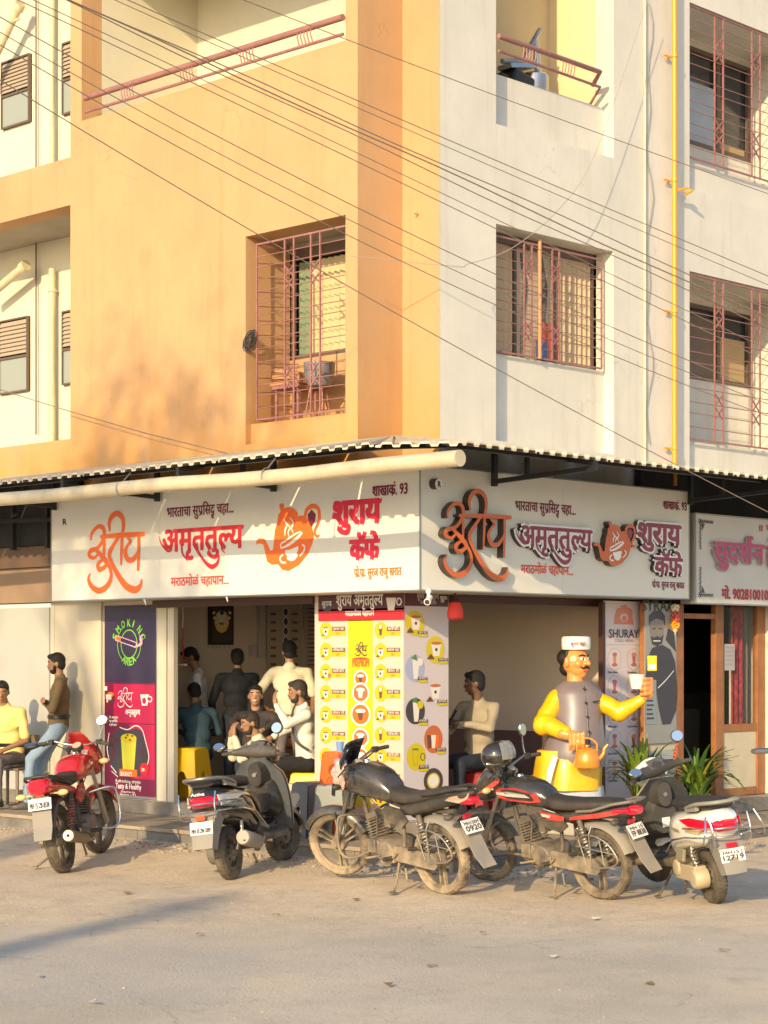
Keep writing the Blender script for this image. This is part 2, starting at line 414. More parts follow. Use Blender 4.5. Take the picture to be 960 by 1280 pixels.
# loose rubble swept against the plinth, pebbles and scraps over the road
def stones():
    rn = random.Random(11); mb = MB()
    def st(x, y, s, mi):
        z = gz(x, y)+.004*math.sin(y*2.9-x*1.1); p = []
        for a in range(5):
            q = a*1.2566+rn.random(); rr = s*(.6+.5*rn.random()); p.append((x+rr*math.cos(q), y+rr*math.sin(q), z-.004))
        hh = s*(.3+.4*rn.random()); tp = [(x+(a-x)*.62, y+(b-y)*.62, z+hh*(.7+.3*rn.random())) for a, b, c in p]
        mb.add(p+tp, [(i, (i+1) % 5, 5+(i+1) % 5, 5+i) for i in range(5)]+[(5, 6, 7, 8, 9)], mi)
    for i in range(900):
        y = rn.uniform(-1.0, 7.5); d = abs(rn.gauss(0, .28)); st(-.72-d, y, rn.uniform(.006, .03), rn.choice((0, 0, 1)))
    for i in range(120):
        y = rn.gauss(2.7, .5); st(-.78-abs(rn.gauss(0, .12)), y, rn.uniform(.02, .05), rn.choice((0, 1)))
    for i in range(500):
        x = rn.uniform(-.7, 6); st(x, -1.28-abs(rn.gauss(0, .28)), rn.uniform(.006, .028), rn.choice((0, 1)))
    for i in range(900):
        t = rn.uniform(8.5, 18.3); l = rn.uniform(-.21, .21)*t
        x = CAMP[0]+l*UR[0]+t*UR[1]; y = CAMP[1]+l*UL[0]+t*UL[1]
        if x > -.7 and y > -1.25: continue
        st(x, y, rn.uniform(.003, .008)*(1+1.5*(rn.random() > .97)), rn.choice((0, 1, 1)))
    mb.build('rubble', [M('rubble_stone', (.34, .28, .21), .9, var=.3, vscale=20), M('pale_pebble', (.40, .34, .26), .9, var=.3, vscale=30)], kind='stuff')
stones()
def litter():
    rn = random.Random(21); mb = MB()
    for (px, py) in ((486, 1233), (812, 1232), (540, 1210), (118, 1256), (46, 1222), (692, 1198), (250, 1170), (345, 1146), (604, 1168), (905, 1190), (745, 1150), (160, 1118), (445, 1128), (655, 1140)):
        q = on(2, 0, px, py); a = rn.random()*3; s = rn.uniform(.02, .05); u = Vector((math.cos(a), math.sin(a), 0)); v = Vector((-u.y, u.x, 0))
        c = Vector((q.x, q.y, gz(q.x, q.y)+.012)); mb.add([c-u*s-v*s*.4, c+u*s*.8-v*s*.6+Vector((0, 0, .01)), c+u*s+v*s*.5, c-u*s*.6+v*s*.7+Vector((0, 0, .014)), c-u*s*1.2+Vector((0, 0, .004))], [(0, 1, 2, 3, 4)], rn.randrange(3))
    mb.build('litter', [M('pale_scrap', (.62, .60, .55), .8), M('dry_leaf', (.28, .20, .09), .9), M('brown_scrap', (.20, .14, .09), .9)], kind='stuff')
litter()

# ---------------------------------------------------------------- plinth and step, slab by slab
def plinth():
    t = thing('stone_plinth', 'raised grey stone plinth with one long step carrying the corner cafe', 'plinth')
    FZ, SZ = .36, .21
    core = MB(); core.bx(.47, 9.5, 1.2, 14, .0, FZ-.004); core.bx(.47, 9.5, -.05, 1.2, .0, FZ-.004); core.build('core', m_conc, t)
    rn = random.Random(5)
    def slab(name, x0, x1, y0, y1, z0, z1, mat):
        mb = MB(); j = rn.uniform(-.004, .004); g = .004
        mb.bx(x0+g+(0 if 'riser' in name else 0), x1-g, y0+g, y1-g, z0, z1+j); mb.build(name, mat, t, bevel=.006)
    y = -.02
    while y < 12:                       # left side: plinth face stones + step treads + step risers
        l = rn.uniform(.7, .95); slab('stone', .44, .50, y, y+l, SZ+.002, FZ, m_stone); y += l
    y = -1.0
    while y < 12:
        l = rn.uniform(.8, 1.2)
        slab('tread_slab', -.62, .44, y, y+l, SZ-.04, SZ, m_tread); slab('kerb_stone', -.60, -.48, y+.1, y+l+.1, -.1, SZ-.042, m_stone); y += l
    x = -.60
    while x < 9:
        l = rn.uniform(.8, 1.2); slab('tread_slab', x+1.06, x+1.06+l, -1.10, -.10, SZ-.04, SZ, m_tread); slab('kerb_stone', x, x+l, -1.08, -.96, -.1, SZ-.042, m_stone); x += l
    x = .50
    while x < 9:
        l = rn.uniform(.7, .95); slab('stone', x, x+l, -.10, -.04, SZ+.002, FZ, m_stone); x += l
    mb = MB(); mb.bx(-.58, .46, -.96, 12, -.2, SZ-.045); mb.bx(.46, 9.5, -1.06, -.05, -.2, SZ-.045); mb.build('step_core', m_conc, t)
    fl = MB()
    k = 0
    for i in range(9):
        for j in range(13):
            fl = MB(); fl.bx(.505+i*.6, .505+i*.6+.592, -.035+j*.6, -.035+j*.6+.592, FZ-.003, FZ+.004)
            fl.build('floor_tile', M('floor_tile', (.34, .29, .23), .5, var=.1, vscale=4), t)
plinth()

# ---------------------------------------------------------------- the corner building
B = thing('apartment_building', 'three storey corner building with peach left walls, cream right walls and pink iron grilles', 'building')
mb = MB()
TOP = 11.2
for b_ in ((1.339, 1.514, 3.9, TOP), (3.05, 6.169, 3.9, 8.35), (1.514, 3.05, 3.9, 4.3), (1.514, 3.05, 6.555, 8.35), (5.951, 6.169, 8.35, TOP)):
    mb.bx(.5, .80, b_[0], b_[1], b_[2], b_[3])
mb.bx(.58, .80, 1.514, 3.05, 4.3, 4.53)
mb.bx(.80, 1.165, 1.339, 1.50, 3.9, TOP)            # notch return
mb.bx(1.165, 1.169, .8105, 1.339, 3.9, TOP)
mb.bx(.80, 1.16, 3.05, 3.2, 3.9, 8.2); mb.bx(.80, 1.16, 1.50, 1.515, 3.9, 8.2)
mb.bx(1.16, 1.26, 1.5, 3.2, 3.9, 5.28)
mb.bx(.5, .78, 6.169, 14, 7.391, 7.96); mb.bx(.5, .78, 6.169, 14, 3.9, 4.60)    # slab bands of the recessed wing
mb.bx(.80, 1.6, 5.96, 6.169, 3.9, TOP)
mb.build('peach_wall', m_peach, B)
mb = MB()
XX = [(1.169, 2.05), (4.086, 5.56)]
for x0, x1 in XX: mb.bx(x0, x1, .81, 1.06, 3.9, TOP)
mb.bx(2.05, 4.086, .81, 1.06, 3.9, 4.3); mb.bx(2.05, 4.086, .95, 1.10, 4.3, 5.255); mb.bx(2.05, 4.086, .81, 1.10, 6.6, 7.66)
mb.bx(2.05, 4.086, .95, 1.08, 7.66, 8.25)
mb.bx(5.56, 8.05, .81, 1.2, 3.9, 4.22); mb.bx(5.56, 8.05, .91, 1.06, 4.22, 4.58)
mb.bx(5.56, 8.05, .81, 1.61, 6.585, 7.56); mb.bx(5.56, 8.05, .91, 1.06, 7.56, 7.93); mb.bx(5.56, 8.05, .81, 1.61, 9.78, TOP)
mb.bx(5.45, 5.56, 1.06, 1.62, 3.9, TOP)
mb.bx(5.56, 8.05, 1.61, 1.75, 4.2, 5.50); mb.bx(5.56, 6.67, 1.61, 1.75, 5.5, 5.502); mb.bx(8.05, 12, .81, 1.75, 3.9, TOP)
mb.bx(5.56, 8.05, 1.61, 1.75, 7.56, 8.45)
mb.build('cream_wall', m_cream, B)
mb = MB()
mb.bx(1.6, 1.75, 6.0, 14, 3.9, TOP)
mb.build('wing_wall', m_yell, B)
mb = MB()
mb.bx(.78, 1.6, 6.169, 14, 7.40, 7.9); mb.bx(.78, 1.6, 6.169, 14, 4.0, 4.5)
mb.bx(.81, 1.16, 1.514, 3.05, 6.56, 6.7); mb.bx(1.16, 1.26, 1.5, 3.2, 6.50, 6.7)
mb.bx(1.10, 3.9, 1.10, 1.12, 6.6, 6.61)
mb.build('slab_underside', m_conc, B)
# upper left balcony: back wall, end walls, ceiling
mb = MB()
mb.bx(2.3, 2.4, 1.5, 5.96, 7.6, TOP); mb.bx(.8, 2.3, 5.951, 5.96, 7.6, TOP); mb.bx(.8, 2.3, 1.50, 1.524, 7.6, TOP)
mb.build('balcony_wall', m_yell, B)
mb = MB(); mb.bx(.5, 2.4, 1.514, 5.96, 10.35, 10.6); mb.bx(2.05, 4.1, .82, 3.0, 10.5, 10.7); mb.build('balcony_ceiling', m_conc, B)
mb = MB(); mb.bx(.8, 2.3, 1.514, 5.96, 7.6, 7.7); mb.build('balcony_floor', m_conc, B)
mb = MB(); mb.bx(1.6, 4.1, 1.75, 1.85, 7.5, 10.5); mb.build('balcony_wall', M('ochre_plaster', (.60, .47, .27), .85, var=.08, vscale=1.5), B)
for xa, xb in ((4.086, 4.3), (1.9, 2.05)): mb = MB(); mb.bx(xa, xb, 1.06, 1.9, 7.5, 10.6); mb.build('balcony_side_wall', M('sunny_yellow_plaster', (.72, .60, .36), .85, var=.05), B)
# inner bodies so nothing is hollow
mb = MB(); mb.bx(1.3, 1.5, 1.5, 3.3, 4.0, 7.5); mb.bx(5.6, 8.1, 2.6, 2.7, 3.9, TOP); mb.bx(2.0, 4.2, 2.0, 2.1, 4, 7.4)
mb.bx(.8, 12, .83, 14, 11.1, 11.2); mb.bx(11.9, 12, .83, 14, 3.9, 11.1); mb.bx(.8, 12, 13.9, 14, 3.9, 11.1)
mb.bx(.8, 12, 1.07, 14, 3.86, 3.9)
mb.build('inner_wall', m_dark, B)

# ---------------------------------------------------------------- windows and grilles
def grille(name, ax, c, u0, u1, z0, z1, vs, nz, diam=(), parent=B, r=.0085, mat=m_pink, gap=None):
    """iron grille on the plane axis=c; u along the wall"""
    P = (lambda u, z: (c, u, z)) if ax == 0 else (lambda u, z: (u, c, z))
    mb = MB()
    for z in (z0, z1): mb.bar(P(u0, z), P(u1, z), r*2.2)
    for u in [u0, u1]+list(vs): mb.bar(P(u, z0), P(u, z1), r*2)
    for i in range(1, nz):
        z = z0+(z1-z0)*(i+.3*math.sin(i*9.7)*.3)/nz
        mb.tube([P(u0, z), P(u1, z)], r*.62, 6)
    for (a, b) in diam:
        for zc in (z0+(z1-z0)*.22, z0+(z1-z0)*.78):
            h = abs(b-a)*.9
            for s in (-1, 1):
                mb.bar(P(a, zc+s*h), P(b, zc), r*1.5); mb.bar(P(b, zc+s*h), P(a, zc), r*1.5)
    return mb.build(name, mat, parent)
# A: tall recess on the left wall
g = grille('window_grille', 0, .53, 1.53, 2.90, 4.56, 6.45, (1.92, 2.06, 2.32, 2.46), 15, ((1.92, 2.06), (2.32, 2.46)))
mb = MB(); mb.bar((.53, 2.90, 4.56), (1.12, 2.90, 4.56), .02); mb.bar((.53, 2.9, 6.45), (1.12, 2.9, 6.45), .02)
for i in range(11): mb.tube([(.53, 2.9, 4.7+i*.155), (1.14, 2.9, 4.76+i*.155)], .006, 6)
mb.build('side_grille', m_pink, B)
w = MB(); w.bx(1.262, 1.275, 1.55, 3.05, 5.28, 6.5); w = w.build('window', m_dglass, B)
f = MB(); f.bx(1.17, 1.21, 1.5, 3.04, 5.28, 5.33); f.bx(1.17, 1.21, 1.5, 3.04, 6.38, 6.5); f.bx(1.17, 1.21, 3.0, 3.04, 5.33, 6.38); f.bx(1.17, 1.21, 2.12, 2.17, 5.33, 6.38); f.build('frame', m_frame, w)
def curtain(name, a, b, ax, c, z0, z1, mat, parent, amp=.02, wl=.09):
    mb = MB(); n = max(6, int(abs(b-a)/wl*6)); top = []; bot = []
    for i in range(n+1):
        u = a+(b-a)*i/n; d = c+amp*math.sin(2*math.pi*u/wl)
        P = (lambda z: (d, u, z)) if ax == 0 else (lambda z: (u, d, z))
        bot.append(P(z0)); top.append(P(z1))
    mb.add(bot+top, [(i, i+1, n+2+i, n+1+i) for i in range(n)], 0, True); return mb.build(name, mat, parent)
curtain('green_curtain', 2.78, 3.0, 0, 1.235, 5.3, 6.36, M('green_cloth', (.20, .26, .16), .9), w)
curtain('yellow_curtain', 2.18, 2.78, 0, 1.235, 5.3, 6.36, M('yellow_cloth', (.56, .47, .27), .9), w)
curtain('green_curtain', 1.6, 2.1, 0, 1.235, 5.3, 6.36, M('green_cloth', (.20, .26, .16), .9), w)
# things kept inside the grille of window A
t = thing('tile_stack', 'stack of terracotta roof tiles on the sill behind the lone left-wall grille', 'tiles', (.85, 2.62, 4.53))
for i in range(3):
    mb = MB(); mb.obox((0, -.02*i, .42+i*.055), (.36, .46-.03*i, .04), Matrix.Rotation(R(6*i), 4, 'X')); mb.build('tile', M('terracotta', (.50, .24, .12), .8, var=.2), t, bevel=.006)
mb = MB()
for dx in (-.13, .13):
    for dy in (-.17, .17): mb.bar((dx, dy, 0), (dx, dy, .40), .03)
mb.bx(-.17, .17, -.21, .21, .36, .40); mb.build('stand', m_pink, t)
t = thing('metal_bowl', 'grey upturned metal bowl leaning beside the terracotta tiles in the window', 'bowl', (.78, 2.19, 4.53))
mb = MB(); mb.lathe([(.05, .34), (.12, .35), (.16, .45), (.17, .60), (.155, .60), (.14, .46), (.05, .37)], n=18); mb.build('bowl', M('dull_tin', (.26, .25, .27), .45, metal=.4), t)
mb = MB()
for k in range(3): mb.tube([(.1*math.cos(k*2.1), .1*math.sin(k*2.1), .36), (.16*math.cos(k*2.1), .16*math.sin(k*2.1), 0)], .008, 6)
mb.build('stand', m_pink, t)
t = thing('cable_coil', 'small tangled coil of black cable tied to the pink window grille', 'cable coil', (.50, 2.96, 5.42))
mb = MB(); rn = random.Random(2)
for k in range(7):
    a = rn.uniform(.05, .10); b_ = rn.uniform(.06, .11); ph = rn.uniform(0, 3)
    mb.tube([(-.02+.015*math.sin(q+ph), a*math.cos(q*6.2832/12+ph), b_*math.sin(q*6.2832/12+ph*.5)) for q in range(13)], .006, 5)
mb.build('loop', m_black, t)
# C: window on the cream wall
win = MB(); win.bx(2.05, 4.086, 1.13, 1.14, 5.2, 6.6); win = win.build('window', M('dusty_pane', (.55, .43, .29), .5, var=.15, vscale=3), B)
f = MB()
for x in (2.05, 2.68, 3.36, 4.04): f.bx(x, x+.035, 1.085, 1.125, 5.28, 6.58)
f.bx(2.05, 4.086, 1.08, 1.129, 5.255, 5.29); f.bx(2.05, 4.086, 1.08, 1.129, 6.50, 6.598); f.build('frame', m_frame, win)
f = MB()
for x in (2.85, 3.2): f.tube([(x, 1.15, 5.3), (x+.02, 1.14, 5.8), (x+.05, 1.15, 6.1), (x-.01, 1.15, 6.45)], [.04, .035, .05, .03], 8)
f.build('hanging_cloth', M('grey_cloth', (.11, .10, .10), .9), win)
curtain('pale_curtain', 2.10, 2.66, 1, 1.112, 5.3, 6.45, M('tan_cloth', (.52, .40, .26), .9), win)
curtain('pale_curtain', 3.42, 4.02, 1, 1.112, 5.3, 6.45, M('tan_cloth', (.52, .40, .26), .9), win)
mb = MB(); mb.bx(3.12, 3.50, 1.10, 1.115, 5.32, 5.72); mb.build('folded_red_cloth', M('red_cloth', (.5, .12, .08), .9), win)
mb = MB(); mb.bx(3.05, 3.25, 1.085, 1.10, 5.3, 5.5); mb.build('blue_cloth', M('blue_cloth', (.12, .17, .32), .9), win)
g = grille('window_grille', 1, .90, 2.06, 3.98, 5.27, 6.50, (2.62, 2.75, 3.10, 3.22), 11, ((2.62, 2.75), (3.10, 3.22)))
mb = MB(); mb.tube([(2.86, .88, 5.26), (2.86, .88, 6.56)], .022, 10)
for k in range(8): mb.tube([(2.86, .88, 5.4+k*.145), (2.86, .88, 5.42+k*.145)], .026, 10)
mb.build('orange_pipe', M('orange_pvc', (.48, .25, .13), .5), B)
# bay windows on the far right, two storeys
for z0, zw0, zw1, z1 in ((4.60, 5.50, 6.45, 6.56), (7.95, 8.45, 9.68, 9.76)):
    win = MB(); win.bx(6.4, 8.04, 1.66, 1.67, zw0, zw1); win = win.build('window', m_dglass, B)
    f = MB()
    for x in (6.4, 7.28, 7.98): f.bx(x, x+.07, 1.60, 1.65, zw0, zw1)
    for z in (zw0, zw1-.05): f.bx(6.4, 8.04, 1.598, 1.652, z, z+.05)
    f.build('frame', m_frame, win)
    f = MB(); f.bx(6.47, 7.26, 1.63, 1.64, zw0+.06, zw0+.80); f.build('shutter', M('blue_grey_shutter' if z0 > 6 else 'brown_blind', (.40, .46, .52) if z0 > 6 else (.17, .12, .09), .6, var=.1), win)
    f = MB(); f.bx(7.36, 7.94, 1.63, 1.64, zw0+.06, zw1-.35 if z0 < 6 else zw0+.14); f.build('blind', M('tan_blind', (.42, .30, .16), .7), win)
    mb = MB(); mb.bx(5.56, 6.40, 1.60, 1.70, zw0-.05, zw1+.15); mb.bx(5.56, 8.05, 1.61, 1.70, zw1, z1+.06); mb.build('bay_wall', m_cream, B)
    grille('bay_grille', 1, .84, 5.57, 8.0, z0, z1, (6.12, 6.30, 6.92, 7.10, 7.6), 13, ((6.12, 6.30), (6.92, 7.10)), r=.009)
# shuttered windows of the pale yellow wing (louvres above, frosted pane below)
def louvre(y0, y1, z0, z1, n=8):
    w = MB(); w.bx(1.585, 1.60, y0, y1, z0, z1); w = w.build('window', m_dark, B)
    f = MB(); e = .02
    f.bx(1.545, 1.598, y0, y0+e, z0, z1); f.bx(1.545, 1.598, y1-e, y1, z0, z1); f.bx(1.545, 1.598, y0+e, y1-e, z0, z0+e); f.bx(1.545, 1.598, y0+e, y1-e, z1-e, z1)
    zm = z0+(z1-z0)*.46; f.bx(1.543, 1.596, y0+e, y1-e, zm, zm+.03); f.build('frame', m_frame, w)
    for i in range(n):
        z = zm+.05+(z1-zm-.09)*i/n; s = MB(); s.obox((1.56, (y0+y1)/2, z+.03), (.008, y1-y0-2*e-.01, (z1-zm)/n*1.02), Matrix.Rotation(R(28), 4, 'Y')); s.build('slat', M('louvre_slat', (.40, .33, .25), .6), w)
    p = MB(); p.bx(1.565, 1.575, y0+e, y1-e, z0+e, zm); p.build('pane', M('frosted_glass', (.30, .33, .29), .3), w)
for px0, px1, py0, py1 in ((5, 40, 67, 163), (2, 38, 395, 494)):
    a = on(0, 1.6, px0, py1); b_ = on(0, 1.6, px1, py0); louvre(b_.y, a.y, a.z, b_.z)
for py0, py1 in ((45, 145), (384, 482)):
    a = on(0, 1.6, 81, py1); b_ = on(0, 1.6, 110, py0); louvre(b_.y, a.y, a.z, b_.z)
# pipes
def ppx(px, ax, c, z0, z1, r, mat, name='drain_pipe', clamps=()):
    p = on(ax, c, px, 400); mb = MB(); mb.tube([(p.x, p.y, z0), (p.x, p.y, z1)], r, 12)
    o = mb.build(name, mat, B)
    for z in clamps:
        k = MB(); k.tube([(p.x, p.y, z), (p.x, p.y, z+.035)], r*1.35, 12)
        d = (0, .12) if ax == 1 else (.12, 0)
        k.bar((p.x, p.y, z+.017), (p.x+d[0], p.y+d[1], z+.017), .02); k.bar((p.x-.12*(ax == 1), p.y+.06, z+.017), (p.x, p.y+.06, z+.017), .018); k.build('clamp', mat, o)
ppx(65, 0, 1.50, 4.6, 7.0, .045, m_pipe, clamps=(6.7,)); ppx(65, 0, 1.50, 7.95, TOP, .035, m_pipe)
ppx(45, 0, 1.55, 4.9, TOP, .010, m_frame, 'thin_cable_duct')
ppx(843, 1, .70, 4.0, TOP, .030, m_ypipe, 'gas_pipe', (4.42, 6.02, 7.55, 9.0))
ppx(806, 1, .79, 4.0, TOP, .018, m_pipe, 'conduit')
mb = MB(); mb.bar((5.1, .70, 7.45), (5.32, .66, 7.5), .03); mb.tube([(5.32, .70, 7.44), (5.32, .60, 7.47)], .02, 8); mb.build('pipe_valve', m_ypipe, B)
mb = MB(); pts = []
for i in range(26):
    q = on(1, .795, 812+3*math.sin(i*1.3)+2*math.sin(i*.7), 5+i*22); pts.append(q)
mb.tube(pts, .006, 5); mb.build('loose_cable', M('grey_cable', (.3, .28, .26), .7), B)
for (x0, y0, x1, y1) in ((28, 380, -14, 275+35), (22, -8, -18, 55)):      # slanted drain elbows in the wing
    a = on(0, 1.3, x0, y0-45 if y0 > 100 else y0+20); b_ = on(0, 1.3, x1, y1+60 if y0 > 100 else y1+40)
    mb = MB(); mb.tube([b_, a], .055, 12); mb.tube([a, a+(a-b_).normalized()*.09], .075, 12); q = a+(b_-a)*.18; mb.tube([q, q+Vector((0, -.16, 0))], .02, 8); mb.build('drain_elbow', m_pipe, B)
mb = MB(); q = on(0, 1.5, 66, 290)
mb.tube([q+Vector((0, 0, .55)), q+Vector((0, .02, .35)), q+Vector((0, -.03, .2)), q+Vector((0, 0, 0))], [.03, .05, .045, .055], 10); mb.tube([q+Vector((-.02, .06, .28)), q+Vector((-.02, -.08, .28))], .03, 8); mb.build('pipe_trap', M('grimy_pvc', (.35, .30, .22), .7, var=.3), B)
# balcony railings
def rail(pts, r, name='railing'):
    mb = MB(); mb.tube(pts, r, 10); return mb.build(name, m_pink, B)
rail([(.45, 1.5, 8.575), (.45, 5.82, 8.585)], .035); rail([(.45, 1.5, 8.40), (.45, 5.82, 8.42)], .018)
for y in (5.0, 3.95, 2.95, 2.05):
    for k in range(5): mb = MB(); mb.tube([(.45, y-.10+k*.05, 8.41), (.425, y-.09+k*.05, 8.5), (.45, y-.08+k*.05, 8.60)], .008, 6); mb.build('baluster', m_pink, B)
rail([(2.06, .78, 8.585), (3.80, .78, 8.57), (3.95, 1.0, 8.50)], .028); rail([(2.06, .78, 8.43), (3.80, .78, 8.40), (3.9, 1.0, 8.27)], .016)
for x in (2.55, 3.22):
    for k in range(5): mb = MB(); mb.tube([(x-.1+k*.05, .78, 8.42), (x-.1+k*.05, .76, 8.5), (x-.08+k*.05, .78, 8.60)], .007, 6); mb.build('baluster', m_pink, B)
# ---------------------------------------------------------------- sheet-metal awning
m_under = M('shaded_sheet_underside', (.17, .15, .125), .8, var=.3, vscale=3)  # shade put into the underside colour, cutting bounce onto the signboard
def awning():
    A = thing('metal_awning', 'corrugated white sheet awning on black brackets running round the corner above the signboard', 'awning')
    PIT, CH = .17, .027
    def prof(t):
        u = (t % PIT)/PIT
        if u < .28: return 0.
        if u < .36: return CH*(u-.28)/.08
        if u < .86: return CH
        if u < .94: return CH*(1-(u-.86)/.08)
        return 0.
    US = (0, .28, .36, .86, .94)
    def sheet(name, wall, eave, t0, t1, lim=None):
        """wall/eave: functions t -> 3-D point; one corrugated sheet between them"""
        ts = []; t = t0
        while t < t1:
            for u in US:
                if t+u*PIT <= t1: ts.append(t+u*PIT)
            t += PIT
        mb = MB(); n = len(ts); TH = .018
        top = [wall(a)+Vector((0, 0, prof(a-t0))) for a in ts]; bot = [eave(a)+Vector((0, 0, prof(a-t0))) for a in ts]
        dn = Vector((0, 0, -TH))
        vs = top+bot+[p+dn for p in top]+[p+dn for p in bot]
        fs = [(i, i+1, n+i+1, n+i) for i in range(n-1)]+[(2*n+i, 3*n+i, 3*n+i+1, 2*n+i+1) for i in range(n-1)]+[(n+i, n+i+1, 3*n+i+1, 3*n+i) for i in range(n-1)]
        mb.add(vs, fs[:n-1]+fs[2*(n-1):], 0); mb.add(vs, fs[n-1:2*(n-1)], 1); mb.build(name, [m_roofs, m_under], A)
    HW, HE = 4.20, 3.885
    EA, EB = (-1.35, -.72), (-.92, -1.35)
    y = -.70
    while y < 12:
        l = 1.06
        sheet('roof_sheet', lambda a: Vector((.49, max(a, .80), HW)), lambda a: Vector((-1.35, a, HE)), y, min(y+l, 13)); y += l
    x = -.90
    while x < 9:
        sheet('roof_sheet', lambda a: Vector((max(a, .51), .80, HW)), lambda a: Vector((a, -1.35, HE)), x, x+1.06); x += 1.06
    d = Vector((EB[0]-EA[0], EB[1]-EA[1], 0)); Ld = d.length; d /= Ld
    sheet('corner_sheet', lambda a: Vector((.45, .78, HW)), lambda a: Vector((EA[0], EA[1], HE-.008))+d*a, 0, Ld)
    # fascia strip and black purlins
    def pur(p, q, w, h, name='purlin'): mb = MB(); mb.bar(p, q, w, h); mb.build(name, m_black, A)
    pur((-1.02, -.55, 3.905), (-1.02, 12, 3.905), .05, .05); pur((-.55, -.3, 3.975), (-.55, 12, 3.975), .05, .05)
    pur((-.75, -1.0, 3.91), (9, -1.0, 3.91), .05, .05); pur((-.2, -.55, 3.975), (9, -.55, 3.975), .05, .05)
    pur((-1.02, -.55, 3.905), (-.75, -1.0, 3.905), .05, .05)
    def bracket(o, out):
        o = Vector(o); out = Vector(out); mb = MB()
        b0, b1 = o+Vector((0, 0, 3.745)), o+out*1.28+Vector((0, 0, 3.80))
        t0_, t1_ = o+Vector((0, 0, 4.06)), o+out*1.28+Vector((0, 0, 3.84))
        mb.bar(b0, b1, .045); mb.bar(t0_, t1_, .045); mb.bar(o+Vector((0, 0, 3.70)), o+Vector((0, 0, 4.1)), .05)
        m = o+out*.42; mb.bar(m+Vector((0, 0, 3.765)), m+Vector((0, 0, 4.0)), .04)
        mb.build('bracket', m_black, A)
    for y in (2.0, 3.87, 5.74, 7.6, 9.5): bracket((-.06, y, 0), (-1, 0, 0))
    for x in (1.02, 4.35, 6.4, 8.4): bracket((x, -.06, 0), (0, -1, 0))
    # near-black mottled board closing the gap under the roof at the wall and the sloping underside
    mb = MB(); mb.bx(4.45, 9, .70, .78, 3.7, 4.15); mb.build('dark_backing', M('mottled_black', (.03, .03, .03), .8, var=.4, vscale=3), A)
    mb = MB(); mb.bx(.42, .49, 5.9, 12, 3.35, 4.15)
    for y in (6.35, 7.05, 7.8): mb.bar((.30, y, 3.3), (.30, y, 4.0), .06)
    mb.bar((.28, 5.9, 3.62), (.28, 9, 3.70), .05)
    mb.build('dark_backing', M('mottled_black', (.03, .03, .03), .8, var=.4, vscale=3), A)
    # gutter pipe with its clips
    mb = MB(); pts = []
    for i in range(13):
        y = -1.80+i*.95; pts.append((-1.43, y, 3.685+.010*math.sin(i*1.9)-.012*math.sin(i*.8)))
    mb.tube(pts, .072, 16)
    gu = mb.build('gutter_pipe', M('cream_gutter', (.58, .50, .34), .35, var=.16, vscale=5, streak=.2), A)
    for y in (.6, 2.75, 5.1, 7.3):
        mb = MB(); mb.lathe([(.076, -.01), (.08, 0), (.076, .012)], (-1.43, y, 3.685), (0, 1, 0), 16); mb.bar((-1.43, y, 3.75), (-1.30, y+.03, 3.86), .012); mb.build('clip', m_alu, gu)
awning()

# ---------------------------------------------------------------- the cafe's signboard round the corner
XN, YN = Vector((-1, 0, 0)), Vector((0, -1, 0))
ZU = Vector((0, 0, 1)); UL_ = Vector((0, -1, 0)); UR_ = Vector((1, 0, 0))
m_org = M('orange_print', (.88, .155, .015), .45); m_red = M('red_print', (.62, .02, .03), .45); m_mar = M('maroon_print', (.20, .012, .03), .45)
m_sign = M('sign_panel_white', (.74, .72, .65), .45, var=.04, vscale=1.2); m_ink = M('black_ink', (.02, .02, .02), .5)
m_wht = M('white_print', (.80, .78, .74), .45)
def logo(mb, off, sc, N, U, depth=0., mi=0, side=None, grow=0., cs=1.):
    """the flowing orange wordmark, traced on a 360x540 field; off(px,py) maps to the board"""
    S = [[(62, 242, 9), (64, 207, 13), (93, 170, 14), (122, 170, 17), (134, 203, 18), (122, 248, 16), (95, 285, 14), (60, 298, 18), (50, 325, 15), (78, 338, 12), (98, 318, 9)],
         [(80, 288, 12), (112, 320, 18), (142, 355, 20), (156, 380, 12)],
         [(128, 345, 9), (99, 372, 17), (106, 400, 18), (130, 392, 15), (152, 375, 14), (170, 415, 15), (166, 462, 18), (138, 502, 21), (100, 516, 20), (62, 490, 18), (47, 452, 14), (58, 422, 6)],
         [(130, 205, 10), (133, 260, 15), (131, 335, 12)],
         [(112, 224, 11), (230, 214, 17), (355, 207, 14)],
         [(212, 222, 12), (184, 268, 16), (162, 312, 18), (168, 350, 17), (202, 420, 20), (250, 488, 24), (300, 512, 23), (330, 490, 16), (338, 452, 6)],
         [(165, 192, 9), (160, 150, 16), (176, 110, 18), (206, 95, 18), (232, 120, 18), (238, 165, 16), (231, 215, 14), (228, 300, 14), (225, 378, 8)],
         [(258, 224, 10), (276, 248, 12), (262, 268, 11), (248, 306, 18), (262, 345, 19), (290, 347, 18), (314, 312, 13), (320, 290, 9)],
         [(322, 214, 14), (322, 300, 14), (318, 408, 11)]]
    for i, s_ in enumerate(S):
        brush(mb, s_, off, U, ZU, N, sc, z=i*.0006, depth=depth, mi=mi, side=side, grow=grow)
